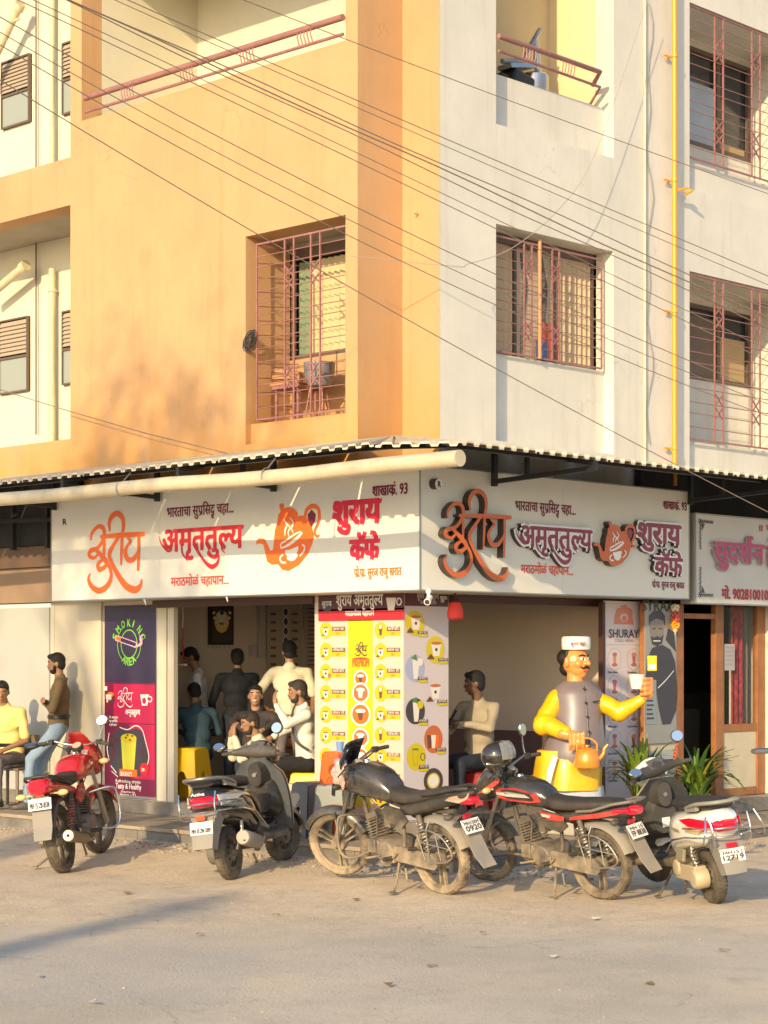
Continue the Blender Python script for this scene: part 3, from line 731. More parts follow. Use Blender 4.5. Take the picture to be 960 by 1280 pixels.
def teapot(mb, off, N, sc, U, depth=0., mi=(0, 1, 2), side=None):
    body = [(45, 335), (60, 318), (90, 320), (108, 350), (122, 385), (136, 382), (142, 340), (148, 275), (160, 235), (165, 190), (180, 170), (172, 150), (173, 132), (186, 125), (198, 136), (197, 155), (222, 148), (250, 155), (272, 178), (272, 198), (300, 193), (318, 200), (350, 262), (362, 300), (352, 345), (330, 400), (282, 462), (222, 497), (188, 490), (165, 460), (130, 462), (105, 445), (95, 400), (85, 352), (65, 345), (48, 352)]
    brush_h = [(312, 205, 16), (320, 165, 18), (350, 142, 20), (382, 155, 18), (390, 200, 18), (382, 240, 16), (368, 268, 14), (366, 292, 12), (378, 308, 12), (391, 300, 10)]
    brush(mb, brush_h, off, U, ZU, N, sc, z=.0006, depth=depth, mi=mi[0], side=side)
    mb.poly([off(*p) for p in body], N, depth if depth else .0009, mi[0], side)
    e = depth+.0025
    drop = [(348, 160), (372, 188), (366, 225), (347, 260), (332, 228), (326, 190)]
    mb.poly([off(*p)+N*e for p in drop], mi=mi[1])
    for k, (s_) in enumerate(([(186, 372, 6), (225, 352, 12), (268, 318, 14), (298, 286, 8)], [(183, 345, 7), (210, 330, 8), (250, 300, 8), (290, 280, 6)], [(186, 375, 8), (180, 355, 7), (190, 340, 6)],
                [(205, 392, 14), (235, 400, 34), (262, 384, 26), (275, 365, 10)], [(215, 425, 10), (245, 425, 26), (272, 405, 12)], [(195, 405, 8), (178, 425, 9), (186, 448, 9), (210, 450, 7)], [(285, 415, 7), (306, 390, 8), (312, 365, 8), (298, 352, 6)],
                [(198, 215, 3), (215, 245, 9), (205, 275, 9), (205, 305, 3)], [(232, 205, 3), (250, 235, 9), (240, 262, 9), (252, 290, 3)], [(212, 235, 3), (232, 260, 8), (222, 285, 7), (228, 310, 3)])):
        brush(mb, s_, off, U, ZU, N, sc, z=e+k*.0005, mi=mi[2])
def swashes(mb, off, sc, N, U, z, depth=0., mi=0, side=None, grow=0.):
    for s_ in ([(432, 218, 2), (446, 262, 8), (482, 300, 12), (505, 290, 6)], [(556, 265, 9), (560, 312, 10), (590, 356, 3)], [(640, 250, 5), (648, 300, 8), (678, 352, 14), (716, 385, 20), (748, 370, 16), (762, 325, 8)],
               [(690, 250, 6), (702, 292, 6), (724, 332, 2)], [(624, 245, 5), (634, 290, 6), (655, 330, 2)], [(772, 250, 6), (776, 290, 8), (794, 312, 3)]):
        brush(mb, s_, off, U, ZU, N, sc, z=z, depth=depth, mi=mi, side=side, grow=grow)
AMRUT = ["अमृततु", ("ल", 'half'), "य"]
def signboard():
    S = thing('cafe_signboard', 'long white cafe signboard wrapping the corner with orange and maroon Marathi lettering', 'signboard')
    z0, z1 = 2.655, 3.84
    mb = MB(); seg = [0, .02, 1.95, 3.9, 5.86]
    for a, b in zip(seg[1:], seg[2:]): mb.bx(0, .45, a+.001, b-.001, z0, z1)
    mb.bx(0, .45, .001, .021, z0, z1)
    for a, b in ((.4502, 2.17), (2.173, 4.40)): mb.bx(a, b, 0, .45, z0, z1)
    mb.bx(.0, .4498, 0.0005, .0008, z0, z1)
    mb.build('panel', m_sign, S)
    mb = MB()
    for (a, b, c, d) in ((-.006, .012, -.004, 5.87), ):
        mb.bx(a, b, c, d, z0-.012, z0-.001); mb.bx(a, b, c, d, z1+.001, z1+.012)
    mb.bx(-.006, .012, 5.861, 5.873, z0, z1); mb.bx(.013, 4.41, -.006, .012, z0-.012, z0-.001); mb.bx(.013, 4.41, -.006, .012, z1+.001, z1+.012); mb.bx(4.401, 4.413, -.006, .012, z0, z1)
    mb.bx(-.007, .006, -.007, .006, z0, z1)
    mb.build('edge_trim', m_alu, S)
    mb = MB(); mb.bx(.02, .60, .46, 5.86, 2.644, 2.654); mb.bx(.60, 4.35, .02, .75, 2.644, 2.654); mb.bx(.02, .60, .02, .459, 2.644, 2.654); mb.build('soffit_board', m_shut, S)
    # left face: flat print
    offL = lambda px, py: on(0, 0, 100+px/4.364, 620+py/4.364)+XN*.002
    mb = MB(); logo(mb, offL, 1/4.364/106*1.6, XN, UL_); mb.build('wordmark', m_org, S)
    def tx(name, face, segs, x0, y0, x1, y1, h, mat, bold=.006, depth=0., extra=None, out=.003):
        """baseline from photo point (x0,y0) to (x1,y1); h = em height in metres"""
        ax = 0 if face == 'L' else 1; N = XN if face == 'L' else YN; U = UL_ if face == 'L' else UR_
        a = on(ax, 0, x0, y0); b = on(ax, 0, x1, y1); w = abs((b-a).dot(U)); a.z = (a.z+b.z)/2
        mb = MB(); text(mb, segs, a+N*out, U, ZU, w, h, N, bold, depth); 
        if extra: extra(mb)
        return mb.build(name, mat, S)
    T1 = ["भारताचा सु", ("प", 'ra'), "िसद", ("ध", 'sub'), " चहा..."]
    T1 = ["भारताचा", "\u00a0"]+[] if False else T1
    tx('tagline', 'L', T1, 209, 646, 292, 641, .155, m_mar, .004)
    tx('lettering', 'L', AMRUT, 204, 690, 304, 684, .37, m_red, .013, extra=lambda mb: swashes(mb, lambda px, py: on(0, 0, 100+px/4.364, 620+py/4.364)+XN*.006, 1/4.364/106*1.2, XN, UL_, 0))
    tx('tagline', 'L', "मराठमोळं चहापान...", 214, 733, 286, 729.5, .14, M('scarlet_print', (.72, .07, .03), .45), .0035)
    tx('lettering', 'L', "शुराय", 417, 656, 476, 653, .36, M('crimson_print', (.68, .015, .05), .45), .02)
    tx('lettering', 'L', "कॅफे", 438, 700, 474, 698, .30, MATS['crimson_print'], .018)
    tx('small_lettering', 'L', ["शाखा", " ", ("क", 'ra'), "ं. 93"], 466, 620, 509.5, 617, .15, m_mar, .005)
    tx('small_lettering', 'L', [("पो", 'ra'), ". ", ("पा", 'ra'), ". सुरज राजू खरात"], 443, 721, 502, 719, .12, m_org, .003)
    tx('registered_mark', 'L', "R", 79, 656, 83.5, 656, .10, m_ink, .003)
    offT = lambda px, py: on(0, 0, 310+px/4.364, 600+py/4.364)+XN*.002
    mb = MB(); teapot(mb, offT, XN, 1/4.364/112*1.2, UL_); mb.build('teapot_emblem', [m_org, m_mar, m_wht], S)
    # right face: raised letters
    D = .075
    m_oside = M('letter_side_dark', (.05, .035, .03), .35); m_or2 = M('orange_acrylic', (.62, .13, .025), .3); m_mr2 = M('maroon_acrylic', (.26, .02, .06), .3); m_plate = M('white_acrylic', (.86, .85, .84), .3)
    # the same wordmark mapped on the right face between photo x 548..632
    def offR(px, py):
        X = 548.5+(px-47)*.272; Y = 610+(py-95)*.2555+(px-47)*.028
        return on(1, 0, X, Y)
    mb = MB(); logo(mb, offR, 1.0/430*1.12, YN, UR_, depth=D, side=1); mb.build('raised_wordmark', [m_or2, m_oside], S)
    def raised(name, segs, x0, y0, x1, y1, h, bold, base=.05, ex=None):
        a = on(1, 0, x0, y0); b = on(1, 0, x1, y1); w = b.x-a.x; a.z = (a.z+b.z)/2
        mb = MB(); text(mb, segs, a, UR_, ZU, w, h, YN, bold+.028, base, mi=0, side=1)
        if ex: ex(mb, base, .022, 0, 1)
        p = mb.build(name+'_plate', [m_plate, m_oside], S)
        mb = MB(); text(mb, segs, a+YN*(base+.004), UR_, ZU, w, h, YN, bold)
        if ex: ex(mb, base+.008, 0., 0, None, True)
        mb.build('lettering', m_mr2, p)
    def exs(mb, d, g, mi, side, flat=False):
        off = lambda px, py: on(1, 0, 639+(px-432)*.2125, 649+(py-160)*.205+(px-432)*.028)
        swashes(mb, off, 1/430, YN, UR_, d if flat else 0, 0 if flat else d, mi, side, g)
    raised('raised_lettering', AMRUT, 645, 682, 735, 689, .33, .010, ex=exs)
    raised('raised_lettering', "शुराय", 793, 677, 846, 682, .33, .016)
    raised('raised_lettering', "कॅफे", 814, 717, 848, 719, .28, .014)
    tx('tagline', 'R', T1, 644, 638, 719, 643, .145, m_mar, .004)
    tx('tagline', 'R', "मराठमोळं चहापान...", 651, 715, 716, 720, .13, MATS['scarlet_print'], .0035)
    tx('small_lettering', 'R', ["शाखा", " ", ("क", 'ra'), "ं. 93"], 829, 636, 858, 638, .13, m_mar, .005)
    tx('small_lettering', 'R', [("पो", 'ra'), ". ", ("पा", 'ra'), ". सुरज राजू खरात"], 815, 734, 855, 735.5, .10, m_mar, .003)
    def offTR(px, py): return on(1, 0, 735+(px-45)*.1495, 649+(py-125)*.150+(px-45)*.02)
    mb = MB(); teapot(mb, offTR, YN, 1/430*.85, UR_, depth=D, side=3, mi=(0, 1, 2)); mb.build('raised_teapot_emblem', [m_or2, m_mr2, m_plate, m_oside], S)
    c = on(1, 0, 541, 605); mb = MB(); mb.lathe([(.001, .05), (.052, .05), (.052, 0)], c, YN, 20, 0); mb.build('round_badge', m_oside, S)
    c = on(1, 0, 543.5, 605.5); mb = MB(); mb.lathe([(.0001, .056), (.050, .056), (.05, .05)], c, YN, 20, 0); text(mb, "R", c+Vector((-.018, -.058, -.03)), UR_, ZU, .04, .085, YN, .003, mi=1); mb.build('badge_face', [m_plate, m_ink], S)
signboard()

# ---------------------------------------------------------------- neighbour's signboard
def nsign():
    S = thing('neighbour_signboard', 'white signboard of the next shop with pink Marathi lettering and a phone number', 'signboard')
    y = -.05; P = lambda px, py: on(1, y, px, py)
    mb = MB(); mb.bx(4.47, 8.2, y, .15, 2.61, 3.60); mb.build('panel', M('sign_panel_cool', (.60, .58, .54), .5, var=.05), S)
    mb = MB(); mb.bx(4.455, 4.469, y-.006, .15, 2.60, 3.61); mb.bx(4.47, 8.2, y-.006, .15, 3.602, 3.615); mb.bx(4.47, 8.2, y-.006, .15, 2.595, 2.608); mb.build('edge_trim', m_alu, S)
    mp = M('pink_print', (.50, .06, .16), .5)
    a = P(888, 702); b = P(951, 712)
    mb = MB(); text(mb, ["सुद", ("श", 'reph'), "न"], a+YN*.03, UR_, ZU, b.x-a.x, .34, YN, .024, .0, mi=1); mb.build('letter_shadow', [m_wht, m_plateD], S)
    mb = MB(); text(mb, ["सुद", ("श", 'reph'), "न"], a+YN*.036+Vector((.02, 0, .01)), UR_, ZU, b.x-a.x, .34, YN, .012); mb.build('lettering', mp, S)
    a = P(956, 706); mb = MB(); text(mb, "हेअर कट", a+YN*.03, UR_, ZU, 1.2, .34, YN, .014); mb.build('lettering', mp, S)
    a = P(902, 748); mb = MB(); text(mb, "मो. 9028100102", a+YN*.004+Vector((0, 0, .0)), UR_, ZU, 1.02, .165, YN, .009); mb.build('phone_number', M('dark_red_print', (.40, .02, .03), .5), S)
    a = P(949, 664); mb = MB(); text(mb, "॥ पर ॥", a+YN*.004, UR_, ZU, .5, .12, YN, .004); mb.build('small_lettering', mp, S)
    mb = MB(); rn = random.Random(8)                # black scrollwork in two corners
    for (cx, cz, sz) in ((4.53, 3.55, -1), (4.53, 2.67, 1)):
        for k in range(7):
            x = cx+.045*k*.9; z = cz+sz*.01
            brush(mb, [(x-.015, z, .008), (x, z+sz*.03, .012), (x+.02, z+sz*.012, .012), (x+.01, z-sz*.004, .006)], lambda a, b: Vector((a, y-.003, b)), UR_, ZU, YN, 1, z=k*.0003)
            z2 = cz+sz*.05*k; brush(mb, [(cx-.012, z2, .008), (cx+.02, z2+sz*.012, .014), (cx+.022, z2+sz*.036, .010), (cx-.004, z2+sz*.03, .006)], lambda a, b: Vector((a, y-.003, b)), UR_, ZU, YN, 1, z=.004+k*.0003)
            if k < 4: brush(mb, [(cx+.03+k*.02, cz+sz*.05, .01), (cx+.04, cz+sz*(.06+.02*k), .014)], lambda a, b: Vector((a, y-.003, b)), UR_, ZU, YN, 1, z=.008+k*.0003)
    # brush() scales by w/2*wk with a floor of one unit, so the widths above are re-expressed
    mb.build('scrollwork', m_ink, S)
m_plateD = M('grey_letter_edge', (.30, .27, .28), .4)
_b = brush
def brush(mb, pts, fmap, U, V, N, wk, z=0., depth=0., mi=0, side=None, k=6, grow=0.):
    if wk == 1: pts = [(a, b, c*1000) for a, b, c in pts]; return _b(mb, pts, fmap, U, V, N, .001, z, depth, mi, side, 4, grow)
    return _b(mb, pts, fmap, U, V, N, wk, z, depth, mi, side, k, grow)
nsign()
# ---------------------------------------------------------------- ground floor of the building
def groundfloor():
    FZ = .364
    mb = MB(); mb.bx(.56, .62, 4.46, 4.62, FZ, 2.62); mb.bx(.56, .62, 4.33, 4.44, FZ, 2.62); mb.build('door_pillar', m_shut, B)
    mb = MB(); mb.bx(.57, .61, 4.442, 4.458, FZ, 2.62); mb.build('door_track', M('dark_brown_paint', (.07, .03, .025), .5), B)
    mb = MB(); mb.bx(.60, .80, 4.62, 5.66, FZ, 2.62); mb.bx(.60, .80, 4.62, 5.66, 2.62, 3.9); mb.build('pier', m_shut, B)
    mb = MB(); mb.bx(.56, .70, 5.66, 6.63, FZ, 2.66)
    mb.bx(.552, .560, 6.56, 6.63, FZ, 2.66); mb.build('cream_shutter_panel', m_shut, B)
    mb = MB(); mb.bx(.57, .70, 6.64, 12, FZ, 2.60); mb.build('grey_shutter', m_shutg, B)
    mb = MB(); mb.bx(.55, .57, 6.66, 6.74, FZ, 2.60); mb.bx(.55, .57, 8.6, 8.68, FZ, 2.6); mb.build('shutter_guide', m_shutg, B)
    mb = MB(); mb.bx(.45, .80, 5.90, 12, 2.66, 3.08); mb.build('lintel', m_brown, B)
    mb = MB(); mb.bx(.38, .85, 5.90, 12, 3.085, 3.32); mb.build('lintel_board', M('dark_brown_board', (.13, .08, .055), .7), B)
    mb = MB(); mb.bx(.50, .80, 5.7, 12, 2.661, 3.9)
    mb.bx(.55, 4.5, .75, 5.9, 2.70, 3.9); mb.build('upper_wall', M('shade_paint', (.33, .28, .22), .9), B)  # one even taupe over the wall behind the signboard
    mb = MB(); mb.bx(.47, .545, 1.976, 4.6, 2.56, 2.64); mb.bx(1.17, 3.80, .60, .69, 2.56, 2.64); mb.build('shutter_box', M('dark_brown_paint', (.07, .03, .025), .5), B)
    # room shell
    mb = MB(); mb.bx(.80, 4.6, 5.5, 5.6, FZ, 2.70); mb.bx(3.86, 3.95, .80, 5.5, 1.20, 2.70); mb.bx(3.862, 3.95, .80, 5.5, .36, 1.198)
    mb.build('room_wall', m_room, B)
    mb = MB(); mb.bx(3.845, 3.86, .80, 5.5, FZ, 1.14); mb.build('dado', m_dado, B)
    mb = MB(); mb.bx(.6, 4.6, .72, 5.6, 2.69, 2.70); mb.build('room_ceiling', m_conc, B)
    mb = MB(); mb.bx(.63, .70, 4.62, 5.49, FZ, 2.69); mb.build('inner_door_frame', M('dark_maroon', (.045, .015, .018), .5), B)
    # right of the right-hand opening: steel post, pier, back wall
    mb = MB(); mb.bx(3.74, 3.80, .62, .72, FZ, 2.60); mb.build('steel_post', M('dark_brown_paint', (.07, .03, .025), .5), B)
    mb = MB(); mb.bx(3.96, 4.04, .42, 1.2, .36, 2.62); mb.bx(3.80, 4.04, .50, .8, 2.45, 2.62); mb.build('pier', m_shut, B)
groundfloor()

m_yel = M('yellow_print', (.80, .44, .01), .5); m_pinkw = M('blush_print', (.60, .49, .41), .5); m_dyel = M('olive_yellow_print', (.62, .50, .01), .5)
m_brn = M('brown_print', (.14, .06, .04), .5); m_plum = M('plum_print', (.10, .022, .035), .5); m_tea = M('tea_print', (.55, .14, .05), .5); m_cream2 = M('cup_print', (.76, .72, .66), .5)
m_grn = M('leaf_print', (.10, .24, .05), .5); m_lil = M('lilac_print', (.60, .54, .56), .5); m_blu = M('pale_blue_print', (.38, .42, .60), .5); m_dk = M('charcoal_print', (.05, .045, .06), .5)
def flat(mb, P, N, q, pts, mi, lv):
    mb.poly([P(*p)+N*(.0012*lv) for p in pts], mi=mi)
def rect(mb, P, N, x0, y0, x1, y1, mi, lv):
    """axis-aligned printed rectangle between photo points, true verticals and horizontals on the board"""
    a = P(x0, y0); b = P(x1, y1); z0, z1 = b.z, a.z
    q = [Vector((a.x, a.y, z0)), Vector((b.x, b.y, z0)), Vector((b.x, b.y, z1)), Vector((a.x, a.y, z1))]
    mb.add([p+N*(.0012*lv) for p in q], [(0, 1, 2, 3)], mi)
def blob2(mb, P, N, U, cx, cy, rx, ry, mi, lv, n=22):
    c = P(cx, cy); k = (P(cx+1, cy)-c).dot(U); kz = abs(P(cx, cy+1).z-c.z)
    mb.add([c+N*(.0012*lv)+U*rx*k*math.cos(2*math.pi*i/n)+ZU*ry*kz*math.sin(2*math.pi*i/n) for i in range(n)], [tuple(range(n))], mi)
def cup(mb, P, N, U, cx, cy, s, mi, lv, tall=False):
    h = s*(1.5 if tall else 1); w = s*(.55 if tall else .8)
    flat(mb, P, N, 0, [(cx-w, cy-h), (cx+w, cy-h), (cx+w*.6, cy+h), (cx-w*.6, cy+h)], mi, lv)
PAL = None
def menu_column():
    S = thing('menu_column', 'corner column wrapped in printed drinks menus under a plum header', 'menu board')
    FZ = .364; z1 = 2.64; PL = lambda a, b: on(0, .50, a, b); PR = lambda a, b: on(1, .69, a, b)
    mb = MB(); mb.bx(.505, 1.165, .695, 1.97, FZ, z1); mb.build('column_core', m_shut, S)
    mats = [m_pinkw, m_plum, m_red, m_dyel, m_yel, m_brn, m_cream2, m_tea, m_grn, m_lil, m_blu, m_dk, m_wht, m_org]
    mb = MB(); mb.bx(.501, .506, .692, 1.972, FZ, z1)
    N = XN; U = UL_
    rect(mb, PL, N, 398, 739, 505.5, 762, 1, 1); rect(mb, PL, N, 398, 762, 505.5, 775, 2, 1); rect(mb, PL, N, 435, 775, 466, 1010, 3, 1)
    a = PL(421, 757.5); text(mb, ["शुराय अमृततु", ("ल", 'half'), "य"], a+N*.004, U, ZU, (PL(479, 757)-a).dot(U), .17, N, .003, mi=12)
    a = PL(432, 770); text(mb, "मराठमोळा चहापान", a+N*.004, U, ZU, (PL(468, 770)-a).dot(U), .075, N, .002, mi=12)
    blob2(mb, PL, N, U, 409, 756, 7, 9, 11, 2); a = PL(403, 758); text(mb, "शुराय", a+N*.006, U, ZU, (PL(415, 758)-a).dot(U), .08, N, .001, mi=6)
    cup(mb, PL, N, U, 489, 755, 8, 6, 2); blob2(mb, PL, N, U, 499, 752, 3.6, 5, 6, 2); blob2(mb, PL, N, U, 499, 752, 2.2, 3.3, 1, 3)
    for col in (0, 1):
        cx = 407.5 if col == 0 else 476
        for r in range(9):
            cy = 788+r*26.2
            blob2(mb, PL, N, U, cx, cy, 7.6, 10.5, 4, 2)
            lx0, lx1 = (cx+5, cx+24)
            rect(mb, PL, N, lx0, cy-4.5, lx1+.5, cy+6.5, 4, 1.5); rect(mb, PL, N, lx0+3, cy-4.5, lx1, cy+.8, 5, 3)
            a = PL(lx0+4, cy-.3); text(mb, ["गुळाचा चहा", "चॉकलेट", "कॉफी", "मसाला चहा", "लेमन टी", "आले चहा"][(r+col*2) % 6], a+N*.0052, U, ZU, (PL(lx1-1, cy)-a).dot(U), .040, N, 0, mi=12)
            a = PL(lx0+8, cy+5.2); text(mb, "20/-", a+N*.0052, U, ZU, .06, .035, N, 0, mi=13)
            kind = (r+col*3) % 5
            if col == 1 and kind in (1, 3): cup(mb, PL, N, U, cx, cy, 4.2, 5, 3, True); cup(mb, PL, N, U, cx, cy-4.2, 2.2, 6, 4)
            else:
                cup(mb, PL, N, U, cx, cy+1, 4.6, 6, 3); blob2(mb, PL, N, U, cx, cy-3.3, 3.4, 1.2, 7, 4); blob2(mb, PL, N, U, cx, cy+1.5, 1.4, 1.8, 11, 4, 8)
                flat(mb, PL, N, 0, [(cx-6, cy+7), (cx-1, cy+7), (cx-3, cy+3.5)], 8 if kind == 0 else 5, 5)
                if kind == 2: cup(mb, PL, N, U, cx+4.5, cy+4, 2.6, 7, 5)
    for k, (cy, rr, mi) in enumerate(((848, 9, 13), (866, 11, 7), (893, 12.5, 13), (922, 10.5, 7), (946, 10.5, 7), (972, 10, 13))):
        blob2(mb, PL, N, U, 451, cy, rr, rr*1.18, 12, 2+k*.3); blob2(mb, PL, N, U, 451, cy, rr-2, rr*1.18-2.4, mi, 2.15+k*.3)
        blob2(mb, PL, N, U, 451, cy-rr*.35, rr*.5, rr*.22, 6, 4.5); cup(mb, PL, N, U, 451, cy+rr*.2, rr*.36, 5 if mi == 13 else 6, 4.6)
    cxo = lambda px, py: PL(442.5+px*.048, 799+py*.040)+N*.004
    logo(mb, cxo, 1/1900, N, U, mi=11)
    mb.add([], [])
    blob2(mb, PL, N, U, 451, 823.5, 9.5, 1.8, 5, 3)
    a = PL(441, 833); text(mb, "PREMIUM", a+N*.004, U, ZU, (PL(461.5, 833)-a).dot(U), .115, N, .004, mi=13)
    mb.build('left_menu_print', mats, S)
    # right face
    mb = MB(); N = YN; U = UR_; mb.bx(.5065, 1.168, .691, .6945, FZ, z1, 9)
    mb.sm = [False]*len(mb.f)
    rect(mb, PR, N, 506, 738, 560, 758.5, 1, 1)
    a = PR(521, 748); text(mb, ["शुराय अमृततु", ("ल", 'half'), "य"], a+N*.003, U, ZU, (PR(548, 750)-a).dot(U), .09, N, .002, mi=9)
    a = PR(525, 755); text(mb, "मराठमोळा चहापान", a+N*.003, U, ZU, (PR(545, 756)-a).dot(U), .05, N, .001, mi=9)
    cup(mb, PR, N, U, 553, 749, 4, 9, 2); blob2(mb, PR, N, U, 557.3, 747.5, 1.8, 2.6, 9, 2)
    for (cx, cy, rx, ry, bgm, kind) in ((518.5, 779, 12, 16, 3, 0), (544, 812, 11.5, 17, 3, 1), (518.5, 835.5, 12, 17, 10, 2), (543, 865, 11, 16, 9, 3), (519, 889, 12, 16.5, 11, 4), (541.5, 924, 11.5, 17.5, 7, 5), (520, 946, 12, 17, 3, 6), (541.5, 976, 12, 16, 11, 7)):
        blob2(mb, PR, N, U, cx, cy, rx, ry, bgm, 2)
        if kind in (0, 1, 3): cup(mb, PR, N, U, cx+1, cy, 8, 6, 3); blob2(mb, PR, N, U, cx+1, cy-8, 6.6, 2, 7, 4); blob2(mb, PR, N, U, cx+1, cy, 1.6, 2.2, 11, 4, 8); flat(mb, PR, N, 0, [(cx-11, cy+12), (cx-1, cy+12), (cx-6, cy+5)], 5, 5)
        elif kind in (2, 4): cup(mb, PR, N, U, cx+1, cy+1, 8, 6, 3, True); flat(mb, PR, N, 0, [(cx-5, cy-13), (cx+1, cy-18), (cx+3, cy-9)], 8, 4); blob2(mb, PR, N, U, cx+6, cy-8, 4, 5, 3 if kind == 4 else 6, 4)
        elif kind == 5: [cup(mb, PR, N, U, cx+d, cy+3, 5.5, m_, 3+e, True) for d, m_, e in ((-5, 5, 0), (4, 13, .4), (0, 6, .8))]
        elif kind == 6: cup(mb, PR, N, U, cx-1, cy, 7, 8, 3, True); cup(mb, PR, N, U, cx-1, cy+1, 6, 3, 4, True); blob2(mb, PR, N, U, cx+8, cy, 3, 5, 11, 3); blob2(mb, PR, N, U, cx+8, cy, 2, 4, 3, 4)
        else: blob2(mb, PR, N, U, cx, cy, 8, 10, 3, 3); blob2(mb, PR, N, U, cx, cy, 6.4, 8, 6, 4)
        lx = cx+(3 if kind not in (3,) else 3); ly = cy+ry*.8
        rect(mb, PR, N, lx, ly-3, lx+12, ly+1, 5, 6); rect(mb, PR, N, lx+1, ly+1, lx+12, ly+4, 3, 6)
        a = PR(lx+1, ly+.3); text(mb, ["गुळाचा चहा", "मसाला चहा", "मोजिटो", "कॉफी", "लस्सी"][kind % 5], a+N*.0084, U, ZU, (PR(lx+11, ly)-a).dot(U), .035, N, 0, mi=12)
    mb.build('right_menu_print', mats, S)
menu_column()

def posters():
    P = lambda a, b: on(0, .585, a, b); N = XN; U = UL_; mats = [M('indigo_print', (.035, .022, .060), .35), M('neon_green_print', (.20, .55, .06), .5), M('neon_lilac_print', (.66, .42, .58), .5), m_org, M('magenta_print', (.47, .012, .075), .35), m_plum, m_wht, m_dyel, m_dk, M('lime_drink_print', (.62, .58, .05), .5), m_red, M('deep_plum_print', (.16, .012, .05), .35)]
    S = thing('smoking_area_poster', 'dark indigo poster with a green neon smoking area emblem above the magenta drinks poster', 'poster')
    a, b = P(130.5, 853), P(195, 757)
    mb = MB(); mb.bx(.586, .598, b.y, a.y, a.z, 2.60, 0)
    def ring(cx, cy, rx, ry, w, mi, lv, a0=0, a1=360):
        pts = []
        for i in range(41):
            t = R(a0+(a1-a0)*i/40); pts.append((cx+rx*math.cos(t), cy+ry*math.sin(t), w))
        brush(mb, pts, P, U, ZU, N, 1/107*1.2, z=.0012*lv, mi=mi, k=1)
    ring(161.5, 805, 10, 17.5, 1.2, 1, 1); ring(161.5, 805, 14.5, 24, 1.0, 1, 1, 125, 235); ring(161.5, 805, 14.5, 24, 1.0, 1, 1, -40, 50)
    def arc_text(s_, cx, cy, rx, ry, a0, a1, h, mi):
        n = len(s_)
        for i, ch in enumerate(s_):
            t = R(a0+(a1-a0)*i/(n-1)); p = P(cx+rx*math.cos(t), cy-ry*math.sin(t)); tl = t-math.pi/2 if a0 > a1 else t+math.pi/2
            u = U*math.cos(tl)+ZU*math.sin(tl); v = ZU*math.cos(tl)-U*math.sin(tl)
            text(mb, ch, p-u*.03+N*.003, u, v, .060 if ch != 'I' else .012, h, N, .004, mi=mi)
    arc_text("SMOKING", 161.5, 805, 15.5, 22, 160, 20, .125, 1)
    arc_text("AREA", 161.5, 806, 14, 26, -122, -58, .125, 1)
    brush(mb, [(144.5, 797, 6), (171, 806.5, 6)], P, U, ZU, N, 1/107*1.2, z=.004, mi=2, k=1); brush(mb, [(145.5, 797.3, 4), (170, 806, 4)], P, U, ZU, N, 1/107*1.2, z=.005, mi=0, k=1)
    brush(mb, [(145.5, 797.3, 4), (151.5, 799.3, 4)], P, U, ZU, N, 1/107*1.2, z=.006, mi=3, k=1)
    brush(mb, [(171, 808, 2), (177, 804, 4), (176, 797, 3), (180, 793, 1)], P, U, ZU, N, 1/107*1.2, z=.006, mi=2)
    mb.build('printed_sheet', mats, S)
    S = thing('drinks_poster', 'magenta and plum poster with a tall green lassi glass beside the cafe entrance', 'poster')
    a, b = P(130.5, 1003), P(194, 853.6)
    mb = MB(); mb.bx(.587, .599, b.y, a.y, a.z, b.z, 11); rect(mb, P, N, 142, 855, 193.5, 905, 4, 1); rect(mb, P, N, 162, 905, 193.5, 975, 4, 1); rect(mb, P, N, 131, 858, 134, 863, 6, 2)
    lo = lambda px, py: P(144.5+px*.0635, 854+py*.058)+N*.003
    logo(mb, lo, 1/1900, N, U, mi=6)
    cup(mb, P, N, U, 181, 875, 7, 6, 2); blob2(mb, P, N, U, 187.5, 874, 3, 4, 6, 2); blob2(mb, P, N, U, 187.5, 874, 1.8, 2.6, 4, 3); blob2(mb, P, N, U, 180.5, 876, 2.4, 4, 4, 4)
    blob2(mb, P, N, U, 138.5, 873, 5.5, 7.5, 5, 2); blob2(mb, P, N, U, 138.5, 868, 4, 3, 3, 3); a = P(133, 875); text(mb, "शुराय", a+N*.005, U, ZU, .10, .10, N, .002, mi=6)
    a = P(157, 893); text(mb, ["अमृततु", ("ल", 'half'), "य"], a+N*.003, U, ZU, (P(175.5, 892)-a).dot(U), .09, N, .003, mi=6)
    for k, s_ in enumerate(("पेय, अमृततुल्य", "चहा आणि बरेच", "काही खास!")): a = P(137, 898+k*4.6); text(mb, s_, a+N*.003, U, ZU, .16-.01*k, .038, N, .0008, mi=6)
    flat(mb, P, N, 0, [(138, 925), (143, 915), (151, 912), (160, 914), (170, 910), (177, 914), (181, 925), (184, 938), (186, 950), (182, 962), (175, 970), (160, 974), (148, 970), (140, 960), (135, 945), (135, 935)], 8, 2)
    for s_ in ([(137, 916, 1.2), (134.5, 935, 1.6), (137, 950, 1.0)], [(150, 909, 1), (160, 912, 1.3), (170, 907, 1.3), (178, 912, 1.3), (182, 925, 1.4), (186.5, 945, 1.4), (184, 958, 1)], [(139, 957, 1.2), (146, 966, 1.3)], [(140, 964, 1), (148, 971, 1)]): brush(mb, s_, P, U, ZU, N, 1/107, z=.006, mi=6)
    for (cx, cy) in ((140, 930), (143, 938), (141, 946), (178, 940), (146, 925)): blob2(mb, P, N, U, cx, cy, 3, 4, 5, 3)
    flat(mb, P, N, 0, [(151.5, 922), (171, 922), (168, 963), (154, 963)], 9, 4); blob2(mb, P, N, U, 161.2, 923, 10, 6, 7, 5)
